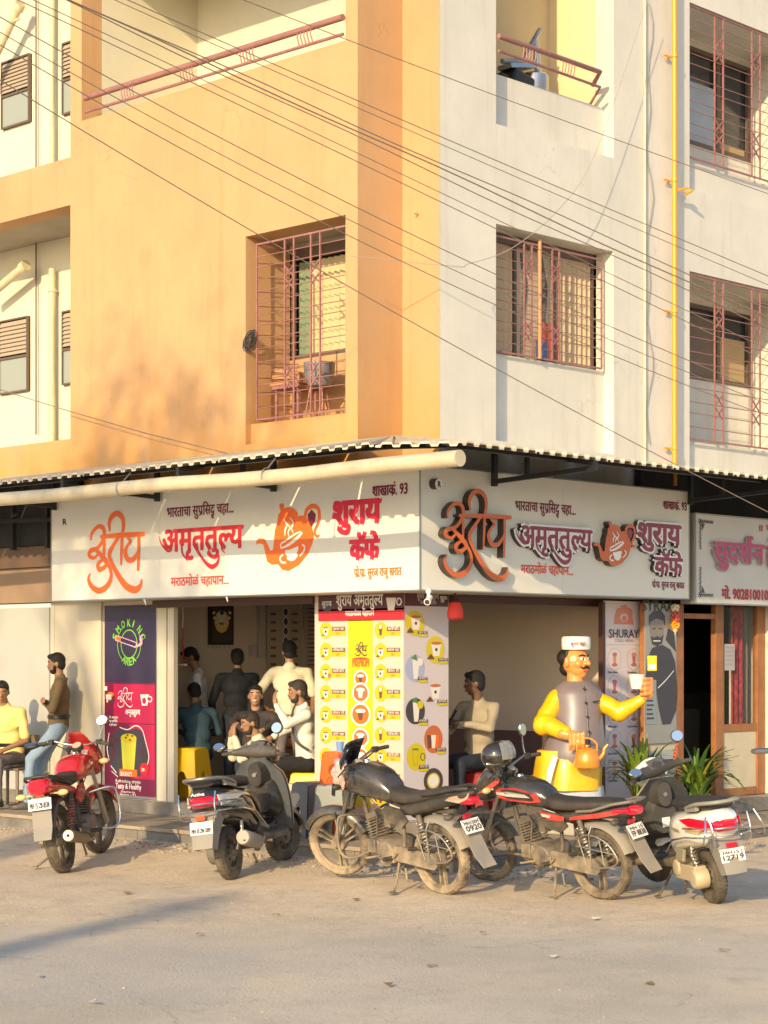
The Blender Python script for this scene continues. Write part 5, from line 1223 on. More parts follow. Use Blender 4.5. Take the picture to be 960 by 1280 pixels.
def motorcycle(name, label, k, dust, style, rear, head, lean, pitch, steer, n1, n2):
    mt = veh_mats(k, dust); T = thing(name, label, 'motorcycle', group='two-wheelers parked in front of the cafe')
    paint = M('tank_paint_'+k, dict(red=(.50, .012, .02), black=(.020, .022, .026), stripe=(.022, .022, .024))[style], .18, dust=dust*.3, dlow=(.4, 1.3), coat=.8)
    redp = M('red_panel_'+k, (.56, .015, .02), .25, dust=dust*.5, coat=.6); silver = M('silver_panel_'+k, (.50, .48, .44), .35, dust=dust*.5)
    WB, r = 1.27, .300; top = (WB-.31, 0, .96)
    wheel('wheel', T, 0, r, .105, mt, T, spokes=3); wheel('wheel', T, WB, r, .085, mt, T, steer=(R(steer), top), spokes=3)
    axf = (Vector(top)-Vector((WB, 0, r))).normalized(); S = Matrix.Translation((WB, 0, r))@Matrix.Rotation(R(steer), 4, axf)@Matrix.Translation((-WB, 0, -r))
    sp = lambda *p: S@Vector(p)
    # fork, front mudguard, bars
    mb = MB()
    for s in (-1, 1): mb.tube([(WB, s*.085, r), (WB-.14, s*.085, r+.30)], .027, 12); mb.tube([(WB-.14, s*.085, r+.30), (WB-.32, s*.085, r+.69)], .018, 12)
    mb.bar((WB-.26, -.11, .85), (WB-.26, .11, .85), .05, .03); mb.bar((WB-.32, -.11, .985), (WB-.32, .11, .985), .05, .03); mb.tube([(WB, -.10, r), (WB, .10, r)], .014, 8)
    xf(mb, S).build('fork', mt['engine' if dust > .5 else 'steel'], T)
    mb = MB(); arcfender(mb, WB, r, r+.025, 28, 158, .13, crown=.028); 
    for s in (-1, 1): mb.bar((WB-.05, s*.068, r+.31), (WB-.06, s*.075, r+.10), .02, .008)
    xf(mb, S).build('front_mudguard', paint if style != 'stripe' else mt['black'], T)
    mb = MB(); bz = 1.055
    mb.tube([sp(WB-.42, -.36, bz), sp(WB-.36, -.24, bz+.03), sp(WB-.31, -.10, bz-.01), sp(WB-.31, .10, bz-.01), sp(WB-.36, .24, bz+.03), sp(WB-.42, .36, bz)], .011, 10)
    hb = mb.build('handlebar', mt['steel'], T)
    for s in (-1, 1):
        mb = MB(); mb.tube([sp(WB-.385, s*.28, bz+.015), sp(WB-.425, s*.385, bz-.002)], .018, 12); mb.build('grip', mt['grip'], hb)
        mb = MB(); mb.obox(sp(WB-.372, s*.245, bz+.02), (.05, .045, .045), S.to_3x3().to_4x4()); mb.tube([sp(WB-.34, s*.25, bz+.01), sp(WB-.33, s*.36, bz-.02)], .007, 8); mb.build('lever', mt['black'], hb)
    # tank, seat, tail
    mb = MB()
    if style == 'black': secs = [(.46, .09, .80, .05), (.52, .125, .835, .10), (.62, .15, .875, .135), (.75, .165, .905, .15), (.88, .165, .915, .145), (.98, .15, .895, .12), (1.03, .08, .86, .07)]
    else: secs = [(.46, .08, .79, .05), (.52, .12, .815, .085), (.62, .145, .84, .11), (.76, .155, .86, .12), (.89, .15, .865, .11), (.98, .12, .855, .09), (1.02, .06, .84, .06)]
    mb.loft([sring(x, 0, zc, hw, hh, 2.6, 24) for x, hw, zc, hh in secs]); tank = mb.build('tank', paint, T, angle=60)
    mb = MB(); mb.lathe([(.001, .018), (.028, .016), (.034, 0), (.034, -.01)], (.83, 0, secs[4][2]+secs[4][3]), (0, 0, 1), 16); mb.build('filler_cap', mt['chrome'], tank)
    if style == 'stripe':
        for s in (-1, 1):
            mb = MB(); y = s*.150
            mb.poly([(1.0, s*.125, .86), (.93, y*1.02, .895), (.74, s*.158, .905), (.55, s*.135, .86), (.50, s*.125, .80), (.62, s*.150, .785), (.85, s*.155, .79), (.98, s*.13, .80)], (0, s, 0), .006)
            mb.build('tank_stripe', redp, tank)
            mb = MB(); mb.poly([(.99, s*.133, .845), (.84, s*.159, .865), (.66, s*.157, .855), (.60, s*.155, .83), (.84, s*.159, .825), (.98, s*.135, .825)], (0, s, 0), .008); mb.build('tank_flash', silver, tank)
    mb = MB()
    if style == 'black': ss = [(-.30, .05, .89, .02), (-.22, .095, .885, .035), (-.05, .12, .865, .045), (.10, .125, .825, .05), (.28, .125, .795, .05), (.42, .115, .80, .06), (.52, .08, .83, .06)]
    else: ss = [(-.26, .06, .825, .025), (-.20, .105, .825, .04), (0, .125, .81, .045), (.22, .13, .785, .05), (.40, .12, .78, .055), (.54, .085, .80, .06)]
    mb.loft([sring(x, 0, zc, hw, hh, 3, 20) for x, hw, zc, hh in ss]); mb.build('seat', mt['seat'], T, angle=60)
    mb = MB()
    if style == 'black': ts = [(-.46, .03, .905, .015), (-.38, .075, .88, .045), (-.22, .10, .835, .06), (0, .125, .775, .06), (.22, .13, .715, .065), (.36, .10, .69, .05)]
    else: ts = [(-.40, .05, .79, .03), (-.33, .09, .785, .055), (-.15, .12, .76, .055), (.08, .13, .72, .05), (.28, .13, .68, .05), (.40, .10, .66, .04)]
    mb.loft([sring(x, 0, zc, hw, hh, 2.6, 20) for x, hw, zc, hh in ts]); mb.build('tail_cowl', redp if style == 'red' else mt['black'], T, angle=60)
    if style == 'stripe':
        for s in (-1, 1): mb = MB(); mb.poly([(-.30, s*.10, .80), (-.12, s*.125, .765), (.20, s*.133, .70), (.20, s*.133, .675), (-.10, s*.125, .72), (-.28, s*.10, .76)], (0, s, 0), .008); mb.build('tail_stripe', redp, T)
    if style == 'black':
        for s in (-1, 1): mb = MB(); mb.poly([(-.43, s*.04, .90), (-.25, s*.095, .86), (-.20, s*.10, .83), (-.34, s*.08, .815), (-.41, s*.05, .85)], (0, s, 0), .010); mb.build('tail_trim', M('dusty_cream_trim', (.40, .28, .20), .5), T)
    tl = MB(); tz = .835 if style == 'black' else .79; txx = -.42 if style == 'black' else -.40
    big = style == 'red'
    tl.loft([sring(txx-.025, 0, tz, .045 if not big else .075, .03 if not big else .055, 2.8, 16), sring(txx+.02, 0, tz, .065 if not big else .105, .042 if not big else .075, 2.8, 16), sring(txx+.09, 0, tz, .075 if not big else .11, .045 if not big else .07, 2.8, 16)])
    if style != 'black': tl.loft([sring(txx+.02, 0, tz, .10, .035, 2.5, 16), sring(txx+.17, 0, tz-.01, .122, .03, 2.5, 16)])
    tl.build('tail_light', mt['lamp_red'], T)
    mb = MB()
    if style == 'black':
        for s in (-1, 1): mb.tube([(.05, s*.135, .86), (-.10, s*.145, .885), (-.30, s*.10, .93), (-.42, s*.05, .935)], .016, 8)
    else: mb.tube([(.12, -.14, .755), (-.05, -.155, .78), (-.26, -.15, .85), (-.40, -.10, .875), (-.43, 0, .878), (-.40, .10, .875), (-.26, .15, .85), (-.05, .155, .78), (.12, .14, .755)], .013, 10)
    mb.build('grab_rail', mt['black'] if style != 'stripe' else M('grey_rail', (.13, .12, .11), .5, dust=.3), T)
    # side panels
    for s in (-1, 1):
        mb = MB(); mb.poly([(.50, s*.115, .73), (.30, s*.13, .715), (.22, s*.13, .62), (.30, s*.125, .56), (.44, s*.12, .585), (.56, s*.11, .66)], (0, s, 0), .022)
        mb.build('side_panel', mt['black'] if style != 'red' else redp, T, bevel=.008)
        if style == 'stripe':
            mb = MB(); mb.poly([(.52, s*.138, .725), (.33, s*.153, .715), (.24, s*.153, .70), (.25, s*.153, .665), (.42, s*.145, .66)], (0, s, 0), .006); mb.build('side_flash', redp, T)
            mb = MB(); mb.poly([(.50, s*.146, .705), (.38, s*.156, .703), (.40, s*.153, .68), (.48, s*.148, .682)], (0, s, 0), .006); mb.build('side_flash', silver, T)
    # rear mudguard, plate and flap
    mb = MB(); arcfender(mb, 0, r, r+.055, 62, 158, .15, crown=.02); mb.build('rear_mudguard', mt['flap'] if style != 'red' else mt['black'], T)
    mb = MB(); a, b_ = Vector((-.33, 0, .66)), Vector((-.56, 0, .30)) 
    if style == 'red': a, b_ = Vector((-.37, 0, .70)), Vector((-.47, 0, .34))
    d = (b_-a).normalized(); nn = Vector((d.z, 0, -d.x)); rings = []
    for t_, w_ in ((0, .075), (.25, .085), (.7, .085), (1, .075)):
        p = a+(b_-a)*t_+nn*(.03*math.sin(t_*3)*(-1)); rings.append([p+Vector((0, -w_, 0)), p+Vector((0, -w_*.5, 0))-nn*.008, p+Vector((0, w_*.5, 0))-nn*.008, p+Vector((0, w_, 0)), p+Vector((0, w_, 0))+nn*.008, p+Vector((0, -w_, 0))+nn*.008])
    mb.loft(rings, smooth=False); mb.build('mud_flap', mt['flap'], T)
    nn = -nn if nn.x > 0 else nn; pc = a+d*.065+nn*.026
    plate(T, pc, (0, -1, 0), -d, .205, .125 if n1 else .10, n1, n2, mt)
    mb = MB(); mb.obox(a-d*.025+nn*.02, (.02, .075, .035), Matrix.Rotation(-.3, 4, 'Y')); mb.build('reflector', mt['reflector'] if style == 'red' else mt['lamp_red'], T)
    for s in (-1, 1):
        mb = MB(); mb.tube([(-.30, s*.07, .72), (-.31, s*.15, .715)], .009, 8); mb.ell((-.31, s*.185, .715), (.032, .05, .028), 12, 7); mb.build('indicator', mt['amber'] if style == 'red' else mt['black'], T)
        mb = MB(); q = sp(WB-.20, s*.16, .88); mb.tube([sp(WB-.24, s*.09, .88), q], .009, 8); mb.ell(q+Vector((0, s*.03, 0)), (.032, .05, .028), 12, 7); mb.build('indicator', mt['amber'] if style != 'black' else mt['black'], T)
    # engine, frame, swing arm, shocks
    mb = MB(); mb.lathe([(.001, .17), (.085, .165), (.10, .14), (.105, -.13), (.09, -.165), (.001, -.17)], (.52, 0, .335), (0, 1, 0), 24); mb.lathe([(.001, .15), (.065, .145), (.075, .12), (.075, -.12), (.065, -.145), (.001, -.15)], (.66, 0, .36), (0, 1, 0), 20)
    mb.obox((.60, 0, .34), (.30, .22, .16), Matrix.Rotation(-.1, 4, 'Y')); mb.obox((.46, .15, .30), (.12, .05, .10)); mb.obox((.68, .145, .37), (.10, .04, .12))
    eng = mb.build('engine', mt['engine'], T, bevel=.008)
    rot = Matrix.Rotation(.35, 4, 'Y'); fin = MB()
    for i in range(7): fin.obox(Vector((.70, 0, .435))+rot.to_3x3()@Vector((0, 0, i*.024)), (.155-.004*i, .18, .010), rot)
    fin.build('cooling_fins', mt['engine'], eng); cyl = MB(); cyl.tube([Vector((.69, 0, .42)), Vector((.69, 0, .42))+rot.to_3x3()@Vector((0, 0, .22))], .058, 14); cyl.obox(Vector((.69, 0, .42))+rot.to_3x3()@Vector((0, 0, .20)), (.13, .15, .05), rot); cyl.build('cylinder', mt['engine'], eng)
    mb = MB(); mb.tube([(.62, -.02, .56), (.52, -.02, .58), (.44, 0, .60)], .03, 10); mb.obox((.56, .03, .57), (.07, .08, .09)); mb.tube([(.56, .05, .62), (.70, .09, .74), (.9, .05, .9)], .005, 6); mb.tube([(.66, .1, .45), (.62, .13, .62), (.78, .08, .80)], .006, 6); mb.build('carburettor', mt['engine'], T)
    mb = MB(); mb.tube([(.96, 0, .90), (.88, 0, .60), (.80, 0, .32)], .020, 10); mb.tube([(.96, 0, .88), (.70, 0, .76), (.30, 0, .68), (-.20, 0, .72)], .022, 10)
    for s in (-1, 1): mb.tube([(.34, s*.09, .68), (.32, s*.10, .45), (.36, s*.10, .27)], .017, 8); mb.tube([(.36, s*.10, .27), (.62, s*.09, .22), (.80, s*.05, .32)], .014, 8)
    mb.build('frame', mt['black'], T)
    mb = MB()
    for s in (-1, 1): mb.bar((.33, s*.085, .33), (-.06, s*.085, r), .022, .04)
    mb.bar((.28, -.09, .325), (.28, .09, .325), .04, .04); mb.build('swing_arm', mt['engine'], T)
    mb = MB(); P = [(-.09, .12, .335), (-.10, .12, .28), (-.06, .12, .24), (.40, .12, .27), (.48, .12, .33), (.40, .12, .40), (-.04, .12, .375)]; mb.poly(P, (0, 1, 0), .035); mb.build('chain_cover', mt['engine'], T, bevel=.008)
    for s in (-1, 1):
        mb = MB(); mb.tube([(.0, s*.115, r+.03), (.045, s*.115, r+.14)], .016, 10); mb.tube([(.06, s*.115, r+.19), (.12, s*.115, .68)], .024, 10); sh = mb.build('shock_absorber', mt['black'] if style != 'stripe' else mt['engine'], T)
        mb = MB(); spring(mb, (.02, s*.115, r+.09), (.105, s*.115, .62), .030, 9); mb.build('spring', M('red_spring', (.35, .04, .04), .4, dust=.4) if style == 'red' else mt['steel'], sh)
    # exhaust on the right
    mb = MB(); mb.tube([(.78, -.05, .47), (.86, -.07, .40), (.82, -.10, .24), (.62, -.12, .205), (.40, -.14, .22), (.24, -.155, .25)], .019, 10); ex = mb.build('exhaust', mt['steel'], T)
    mb = MB(); mb.tube([(.27, -.155, .25), (.22, -.16, .255), (-.22, -.175, .325), (-.30, -.178, .34)], [.03, .048, .052, .048], 18); mb.tube([(-.30, -.178, .34), (-.315, -.178, .342)], [.05, .05], 18); mb.build('silencer', M('silencer_'+k, (.20, .17, .13), .45, metal=.6, dust=.7), ex)
    mb = MB(); mb.tube([(-.316, -.178, .342), (-.322, -.178, .343)], .042, 18); mb.build('end_cap', M('brass_cap', (.55, .42, .22), .35, metal=.7), ex); mb = MB(); mb.tube([(-.323, -.178, .3432), (-.3245, -.178, .3435)], .015, 12); mb.build('outlet', m_dark, ex)
    mb = MB(); mb.poly([(.25, -.21, .29), (-.10, -.222, .345), (-.10, -.222, .375), (.22, -.205, .325)], (0, -1, 0), .008); mb.build('heat_shield', mt['black'], ex)
    # foot rests, pedals, stand, sari guard
    for s in (-1, 1):
        mb = MB(); mb.tube([(.42, s*.13, .29), (.42, s*.27, .30)], .013, 10); mb.tube([(.42, s*.17, .295), (.42, s*.27, .30)], .020, 10); mb.build('foot_rest', mt['grip'], T)
        mb = MB(); mb.tube([(.10, s*.13, .36), (.14, s*.15, .40)], .012, 8); mb.tube([(.14, s*.15, .40), (.16, s*.22, .41)], .017, 8); mb.tube([(.36, s*.10, .30), (.10, s*.13, .36), (.05, s*.12, .62)], .010, 8); mb.build('pillion_rest', mt['grip'], T)
    mb = MB(); mb.tube([(.56, .17, .30), (.70, .185, .27), (.72, .20, .27)], .010, 8); mb.tube([(.36, .175, .34), (.40, .18, .30)], .009, 8); mb.build('gear_lever', mt['engine'], T)
    mb = MB(); lx = .24+.10; mb.tube([(.40, .11, .25), (.33, .22, .12), (.27, .335-.02*lean/9, .062)], .012, 8); mb.obox((.265, .34, .055), (.07, .05, .01)); mb.build('side_stand', mt['engine'], T)
    mb = MB(); mb.tube([(.34, -.10, .20), (.30, -.13, .10), (.22, -.15, .11)], .011, 8); mb.tube([(.34, .10, .20), (.30, .13, .11), (.22, .15, .12)], .011, 8); mb.build('centre_stand', mt['engine'], T)
    if style != 'red':
        mb = MB(); L_ = [(.14, .16, .52), (-.02, .175, .58), (-.20, .175, .53), (-.30, .17, .40), (-.22, .165, .33), (-.02, .16, .30)]; mb.tube([Vector(p) for p in catmull(L_, 4)], .007, 8); mb.tube([(-.02, .175, .575), (-.02, .16, .31)], .006, 8); mb.tube([(-.12, .17, .55), (-.16, .165, .33)], .006, 8); mb.tube([(.10, .165, .53), (.03, .16, .32)], .006, 8); mb.tube([(-.01, .12, .64), (-.01, .17, .57)], .007, 8)
        mb.tube([(-.28, .17, .44), (-.05, .172, .46), (.12, .163, .47)], .006, 8); mb.build('sari_guard', mt['steel'], T)
    if style in ('black', 'red'):
        mb = MB()
        for s in (-1, 1): mb.tube([Vector(p) for p in catmull([(.85, s*.04, .60), (.90, s*.24, .63), (.93, s*.30, .58), (.92, s*.31, .34), (.86, s*.24, .26), (.78, s*.06, .30)], 5)], .012, 10)
        mb.build('crash_bar', mt['chrome'] if style == 'red' else mt['engine'], T)
    else:
        mb = MB()
        for s in (-1, 1): mb.tube([Vector(p) for p in catmull([(.90, s*.04, .62), (.96, s*.22, .58), (.97, s*.27, .48), (.94, s*.22, .36), (.80, s*.06, .30)], 5)], .011, 10)
        mb.build('crash_bar', mt['black'], T)
    # headlamp and fly screen
    HS = S
    if style == 'black':
        mb = MB(); mb.loft([sring(WB-.28, 0, .93, .12, .12, 2.4, 20), sring(WB-.20, 0, .92, .125, .12, 2.4, 20), sring(WB-.10, 0, .89, .09, .09, 2.4, 20)]); xf(mb, HS).build('headlamp_cowl', mt['black'], T)
        rings = []
        for i in range(9):
            t = i/8; rings.append([Vector((WB-.06-.20*t**1.4+.0*j, math.sin((j-4)/4*1.45)*(.19-.05*t), .80+.42*t))-Vector((1-math.cos((j-4)/4*1.35), 0, 0))*.12 for j in range(9)])
        mb = MB(); mb.loft(rings, cap=False, closed=False); 
        o = xf(mb, HS).build('fly_screen', M('smoked_visor', (.012, .012, .014), .15, coat=.5), T); sm = o.modifiers.new('s', 'SOLIDIFY'); sm.thickness = .005
    else:
        mb = MB(); hw = .13 if style == 'stripe' else .14
        mb.loft([sring(WB-.32, 0, .95, hw*.9, .11, 2.4, 20), sring(WB-.22, 0, .93, hw*1.05, .15, 2.4, 20), sring(WB-.12, 0, .89, hw, .15, 2.4, 20), sring(WB-.04, 0, .85, hw*.8, .11, 2.4, 20), sring(WB-.01, 0, .83, hw*.5, .07, 2.4, 20)])
        xf(mb, HS).build('headlamp_cowl', paint if style == 'red' else M('fairing_black', (.02, .02, .024), .15, coat=.8, dust=.15), T)
        mb = MB(); mb.ell((WB-.03, 0, .83), (.05, hw*.72, .075), 18, 10); xf(mb, HS).build('headlamp', M('headlamp_glass', (.55, .52, .45), .08, coat=1, metal=.3), T)
        rings = []
        for i in range(9):
            t = i/8; rings.append([Vector((WB-.10-.20*t**1.3, math.sin((j-4)/4*1.3)*hw*(1.02-.5*t*t), .94+.22*t))-Vector((1-math.cos((j-4)/4*1.3), 0, 0))*.12 for j in range(9)])
        mb = MB(); mb.loft(rings, cap=False, closed=False); o = xf(mb, HS).build('fly_screen', M('red_visor', (.45, .01, .02), .2, coat=.6, dust=.2) if style == 'red' else M('smoked_visor', (.012, .012, .014), .15, coat=.5), T); sm = o.modifiers.new('s', 'SOLIDIFY'); sm.thickness = .005
        if style == 'stripe':
            for s in (-1, 1): mb = MB(); mb.poly([(WB-.05, s*.115, .83), (WB-.16, s*.142, .90), (WB-.30, s*.132, .985), (WB-.30, s*.132, .945), (WB-.16, s*.142, .85)], (0, s, 0), .006); xf(mb, HS).build('cowl_stripe', redp, T)
    mb = MB(); mb.lathe([(.001, .03), (.048, .03), (.055, .02), (.055, -.04), (.04, -.06)], (WB-.33, 0, 1.02), (-.55, 0, .83), 20); mb.lathe([(.001, .02), (.03, .02), (.034, -.03)], (WB-.33, .085, 1.0), (-.55, 0, .83), 16)
    ic = xf(mb, HS).build('instrument_cluster', mt['black'], T); mb = MB(); mb.lathe([(.001, .0315), (.044, .0315)], (WB-.33, 0, 1.02), (-.55, 0, .83), 20); xf(mb, HS).build('dial', M('dial_face', (.45, .40, .28), .3), ic)
    mb = MB()
    for s in (-1, 1): mb.tube([sp(WB-.36, s*.22, bz), sp(WB-.24, s*.14, .98), (WB-.30, s*.06, .80), (.80, s*.05, .70)], .005, 6)
    mb.tube([sp(WB-.36, -.22, bz), sp(WB-.18, -.16, .92), sp(WB-.08, -.09, .55), sp(WB, -.08, .34)], .005, 6); mb.build('control_cable', mt['black'], T)
    if style == 'red': mirror(T, sp(WB-.38, -.24, bz+.01), sp(WB-.35, -.285, bz+.17), mt, .06, .045, (-1, .15, .1), roll=.3, shell=mt['chrome']); 
    if style == 'red': mirror(T, sp(WB-.38, .26, bz), sp(WB-.52, .37, bz-.03), mt, .07, .028, (-.5, 0, .8))
    if style == 'stripe': mirror(T, sp(WB-.36, -.24, bz+.01), sp(WB-.34, -.26, bz+.19), mt, .035, .06, (-1, .25, .1), shell=mt['chrome'])
    place(T, rear, head, lean, pitch, 1.07 if style == 'red' else 1.0); return T

def scooter(name, label, k, dust, white, rear, head, lean, pitch, steer, n1, n2):
    mt = veh_mats(k, dust); T = thing(name, label, 'scooter', group='two-wheelers parked in front of the cafe')
    paint = M('body_paint_'+k, (.80, .77, .68) if white else (.010, .012, .016), .12, dust=dust*.25, dlow=(.2, 1.2), coat=.9)
    grey = M('cowl_grey_'+k, (.035, .035, .035) if white else (.060, .057, .052), .5, dust=dust*.45)
    blue = M('inner_panel_'+k, (.030, .036, .045) if white else (.075, .090, .105), .4, dust=dust*.4)
    trim = M('silver_trim_'+k, (.20, .21, .22), .35, metal=.5, dust=dust*.5)
    WB, r = 1.24, .222; top = (WB-.24, 0, .92)
    wheel('wheel', T, 0, r, .10, mt, T, spokes=0, thin=False); wheel('wheel', T, WB, r, .095, mt, T, steer=(R(steer), top), spokes=0, thin=False)
    axf = (Vector(top)-Vector((WB, 0, r))).normalized(); S = Matrix.Translation((WB, 0, r))@Matrix.Rotation(R(steer), 4, axf)@Matrix.Translation((-WB, 0, -r))
    # rear body shell
    mb = MB(); secs = [(-.43, .06, .72, .06), (-.38, .11, .69, .11), (-.25, .165, .655, .145), (-.05, .195, .62, .155), (.18, .20, .585, .16), (.34, .18, .54, .19), (.44, .14, .50, .18), (.47, .10, .48, .13)]
    mb.loft([sring(x, 0, zc, hw, hh, 2.7, 28) for x, hw, zc, hh in secs]); body = mb.build('body', paint, T, angle=60)
    if not white:
        for s in (-1, 1):
            mb = MB(); mb.tube([Vector(p) for p in catmull([(-.38, s*.12, .655), (-.15, s*.190, .62), (.10, s*.207, .56), (.28, s*.20, .47), (.40, s*.16, .41), (.55, s*.16, .36)], 5)], .012, 8, flat=1.6); mb.build('body_trim', trim, body)
            mb = MB(); mb.poly([(.14, s*.205, .70), (.26, s*.20, .68), (.40, s*.165, .58), (.44, s*.15, .46), (.36, s*.185, .50)], (0, s, 0), .010); mb.build('brown_film_panel', M('brown_film', (.16, .10, .065), .4), body)
    # seat
    mb = MB(); ss = [(-.34, .10, .82, .02), (-.28, .13, .825, .035), (-.08, .145, .82, .045), (.16, .145, .80, .048), (.34, .13, .785, .045), (.46, .08, .76, .03)]
    mb.loft([sring(x, 0, zc, hw, hh, 3, 22) for x, hw, zc, hh in ss]); mb.build('seat', mt['seat'], T, angle=60)
    mb = MB(); mb.tube([Vector(p) for p in catmull([(-.05, -.155, .80), (-.25, -.165, .845), (-.42, -.11, .865), (-.46, 0, .868), (-.42, .11, .865), (-.25, .165, .845), (-.05, .155, .80)], 5)], .020, 10, flat=.8)
    for s in (-1, 1): mb.obox((-.12, s*.150, .795), (.22, .03, .045), Matrix.Rotation(.15, 4, 'Y'))
    mb.build('grab_rail', trim if not white else M('grab_grey', (.25, .25, .22), .45, dust=.2), T)
    # tail lamp and indicators
    mb = MB(); mb.loft([sring(-.455, 0, .675, .055, .035, 3, 18), sring(-.42, 0, .68, .095, .052, 3, 18), sring(-.33, 0, .675, .14, .055, 3, 18)]); tlm = mb.build('tail_light', mt['lamp_red'], T)
    for s in (-1, 1): mb = MB(); mb.poly([(-.36, s*.125, .725), (-.14, s*.19, .73), (.02, s*.205, .705), (-.16, s*.19, .655), (-.34, s*.14, .635)], (0, s, 0), .012); mb.build('indicator', M('clear_lens', (.50, .48, .44), .1, coat=1) if not white else mt['lamp_red'], T)
    if white:
        for s in (-1, 1): mb = MB(); mb.poly([(-.30, s*.165, .655), (-.14, s*.194, .665), (-.02, s*.206, .655), (-.14, s*.196, .625), (-.28, s*.172, .62)], (0, s, 0), .014); mb.build('indicator', mt['amber'], T)
        for s in (-1, 1): mb = MB(); text(mb, "Activa", (.20 if s > 0 else .02, s*.2135, .60), (-s, 0, 0), (0, 0, 1), .15, .05, (0, s, 0), .001); mb.build('script_badge', M('gold_badge', (.50, .36, .10), .3, metal=.6), body)
    else:
        mb = MB(); text(mb, "Activa", (-.452, .06, .735), (0, -1, 0), (.15, 0, 1), .12, .035, (-1, 0, .1), .001); mb.build('script_badge', mt['chrome'], body)
        for s in (-1, 1): mb = MB(); text(mb, "3G", (.62, s*.2, .5), (-s, 0, 0), (0, 0, 1), .05, .05, (0, s, 0), .001)
    # rear fender, flap, plate
    mb = MB(); rings = []
    for t_, x_, z_, w_ in ((0, -.36, .60, .12), (.3, -.43, .52, .105), (.7, -.47, .42, .095), (1, -.50, .31, .085)):
        rings.append([Vector((x_, -w_, z_)), Vector((x_-.012, 0, z_)), Vector((x_, w_, z_)), Vector((x_+.20-.1*t_, w_, z_-.02)), Vector((x_+.19-.1*t_, w_-.01, z_-.02)), Vector((x_+.012, 0, z_)), Vector((x_+.19-.1*t_, -w_+.01, z_-.02)), Vector((x_+.20-.1*t_, -w_, z_-.02))])
    mb.loft(rings); mb.build('rear_fender', mt['flap'], T)
    plate(T, (-.468, 0, .475 if not white else .45), (0, -1, 0), (.22, 0, 1), .20, .105, n1, n2, mt, s1=.024, s2=.034 if not white else .04)
    mb = MB(); mb.obox((-.462, 0, .555 if not white else .53), (.02, .085, .035)); mb.build('reflector', mt['reflector'] if not white else mt['lamp_red'], T)
    # crash rails round the tail
    mb = MB()
    for z, xx in ((.60, -.50), (.67, -.51)): mb.tube([Vector(p) for p in catmull([(-.10, -.235, z-.02), (-.34, -.22, z), (xx+.04, -.12, z), (xx, 0, z), (xx+.04, .12, z), (-.34, .22, z), (-.10, .235, z-.02)], 4)], .007, 8)
    for s in (-1, 1):
        mb.tube([Vector(p) for p in catmull([(-.46, s*.16, .76), (-.50, s*.155, .66), (-.49, s*.15, .56), (-.44, s*.10, .545)], 4)], .007, 8); mb.tube([(-.10, s*.235, .58), (.15, s*.235, .53), (.40, s*.20, .40)], .008, 8)
        if white: mb.tube([Vector(p) for p in catmull([(-.50, s*.20, .78), (-.55, s*.24, .66), (-.52, s*.25, .58), (-.42, s*.20, .60)], 4)], .007, 8)
    mb.build('crash_rail', mt['chrome'], T)
    # floor, tunnel, leg shield (curved), front apron
    mb = MB(); mb.loft([sring(.44, 0, .30, .17, .05, 4, 16), sring(.62, 0, .275, .19, .035, 4, 16), sring(.88, 0, .275, .20, .035, 4, 16), sring(.98, 0, .30, .17, .05, 4, 16)]); mb.build('floorboard', mt['black'], T)
    def shield(x0, off, wk, mat, nm, zt=.93):
        rings = []
        for i in range(11):
            t = i/10; z = .29+t*(zt-.29); w = wk*(.185+.055*math.sin(min(1, t*1.15)*2.4))*(1-.50*max(0, t-.78)/.22); xb = x0+.02-.16*t+.05*(1-t)**2
            rings.append([Vector((xb+off-(abs(j-4)/4)**2.2*(-.0)-.055*(abs(j-4)/4)**2, (j-4)/4*w, z)) for j in range(9)]+[Vector((xb+off+.018-.055*(abs(j-4)/4)**2, (j-4)/4*w, z)) for j in range(8, -1, -1)])
        mb = MB(); mb.loft(rings); return mb.build(nm, mat, T, angle=60)
    shield(1.02, 0, 1, blue, 'leg_shield'); shield(1.04, 0, 1.03, paint, 'front_apron')
    mb = MB(); mb.loft([sring(.86, 0, .60, .10, .13, 3, 18), sring(.92, 0, .60, .15, .17, 3, 18), sring(.975, 0, .60, .17, .19, 3, 18)]); mb.loft([sring(.80, 0, .80, .06, .10, 2.5, 14), sring(.92, 0, .80, .11, .12, 2.5, 14)]); gb = mb.build('inner_box', M('gloss_black_'+k, (.012, .013, .015), .2, coat=.5, dust=.1) if not white else grey, T, angle=60)
    mb = MB(); mb.tube([(.795, 0, .80), (.785, 0, .80)], .018, 12); mb.build('ignition_lock', mt['chrome'], gb)
    if white: mb = MB(); mb.bx(.852, .858, -.04, .03, .52, .60); mb.build('sticker', mt['plate'], gb)
    mb = MB(); mb.tube([(WB-.02, -.07, r), (WB-.10, -.07, .45), (WB-.18, 0, .62), (WB-.26, 0, .92)], .020, 10); mb.tube([(WB-.02, .07, r), (WB-.10, .07, .45)], .020, 10); xf(mb, S).build('fork', mt['engine'], T)
    mb = MB(); arcfender(mb, WB, r, r+.03, 10, 150, .17, crown=.03); xf(mb, S).build('front_mudguard', paint, T)
    # handlebar cowl, instruments, headlamp
    mb = MB(); X = WB-.27
    rings = []
    for j in range(13):
        y = (j-6)/6*.24; t = abs(j-6)/6; hw = .085*(1-.55*t); hh = .075*(1-.60*t); zc = 1.00-.015*t; xc = X+.02-.06*t**2
        rings.append([Vector((xc+hw*math.cos(2*math.pi*i/16), y, zc+hh*math.sin(2*math.pi*i/16))) for i in range(16)])
    mb.loft(rings); mb.loft([sring(X-.02, 0, .93, .09, .09, 2.6, 18), sring(X+.06, 0, .95, .115, .10, 2.6, 18), sring(X+.13, 0, .95, .09, .08, 2.6, 18)]); cw = xf(mb, S).build('handlebar_cowl', grey, T, angle=60)
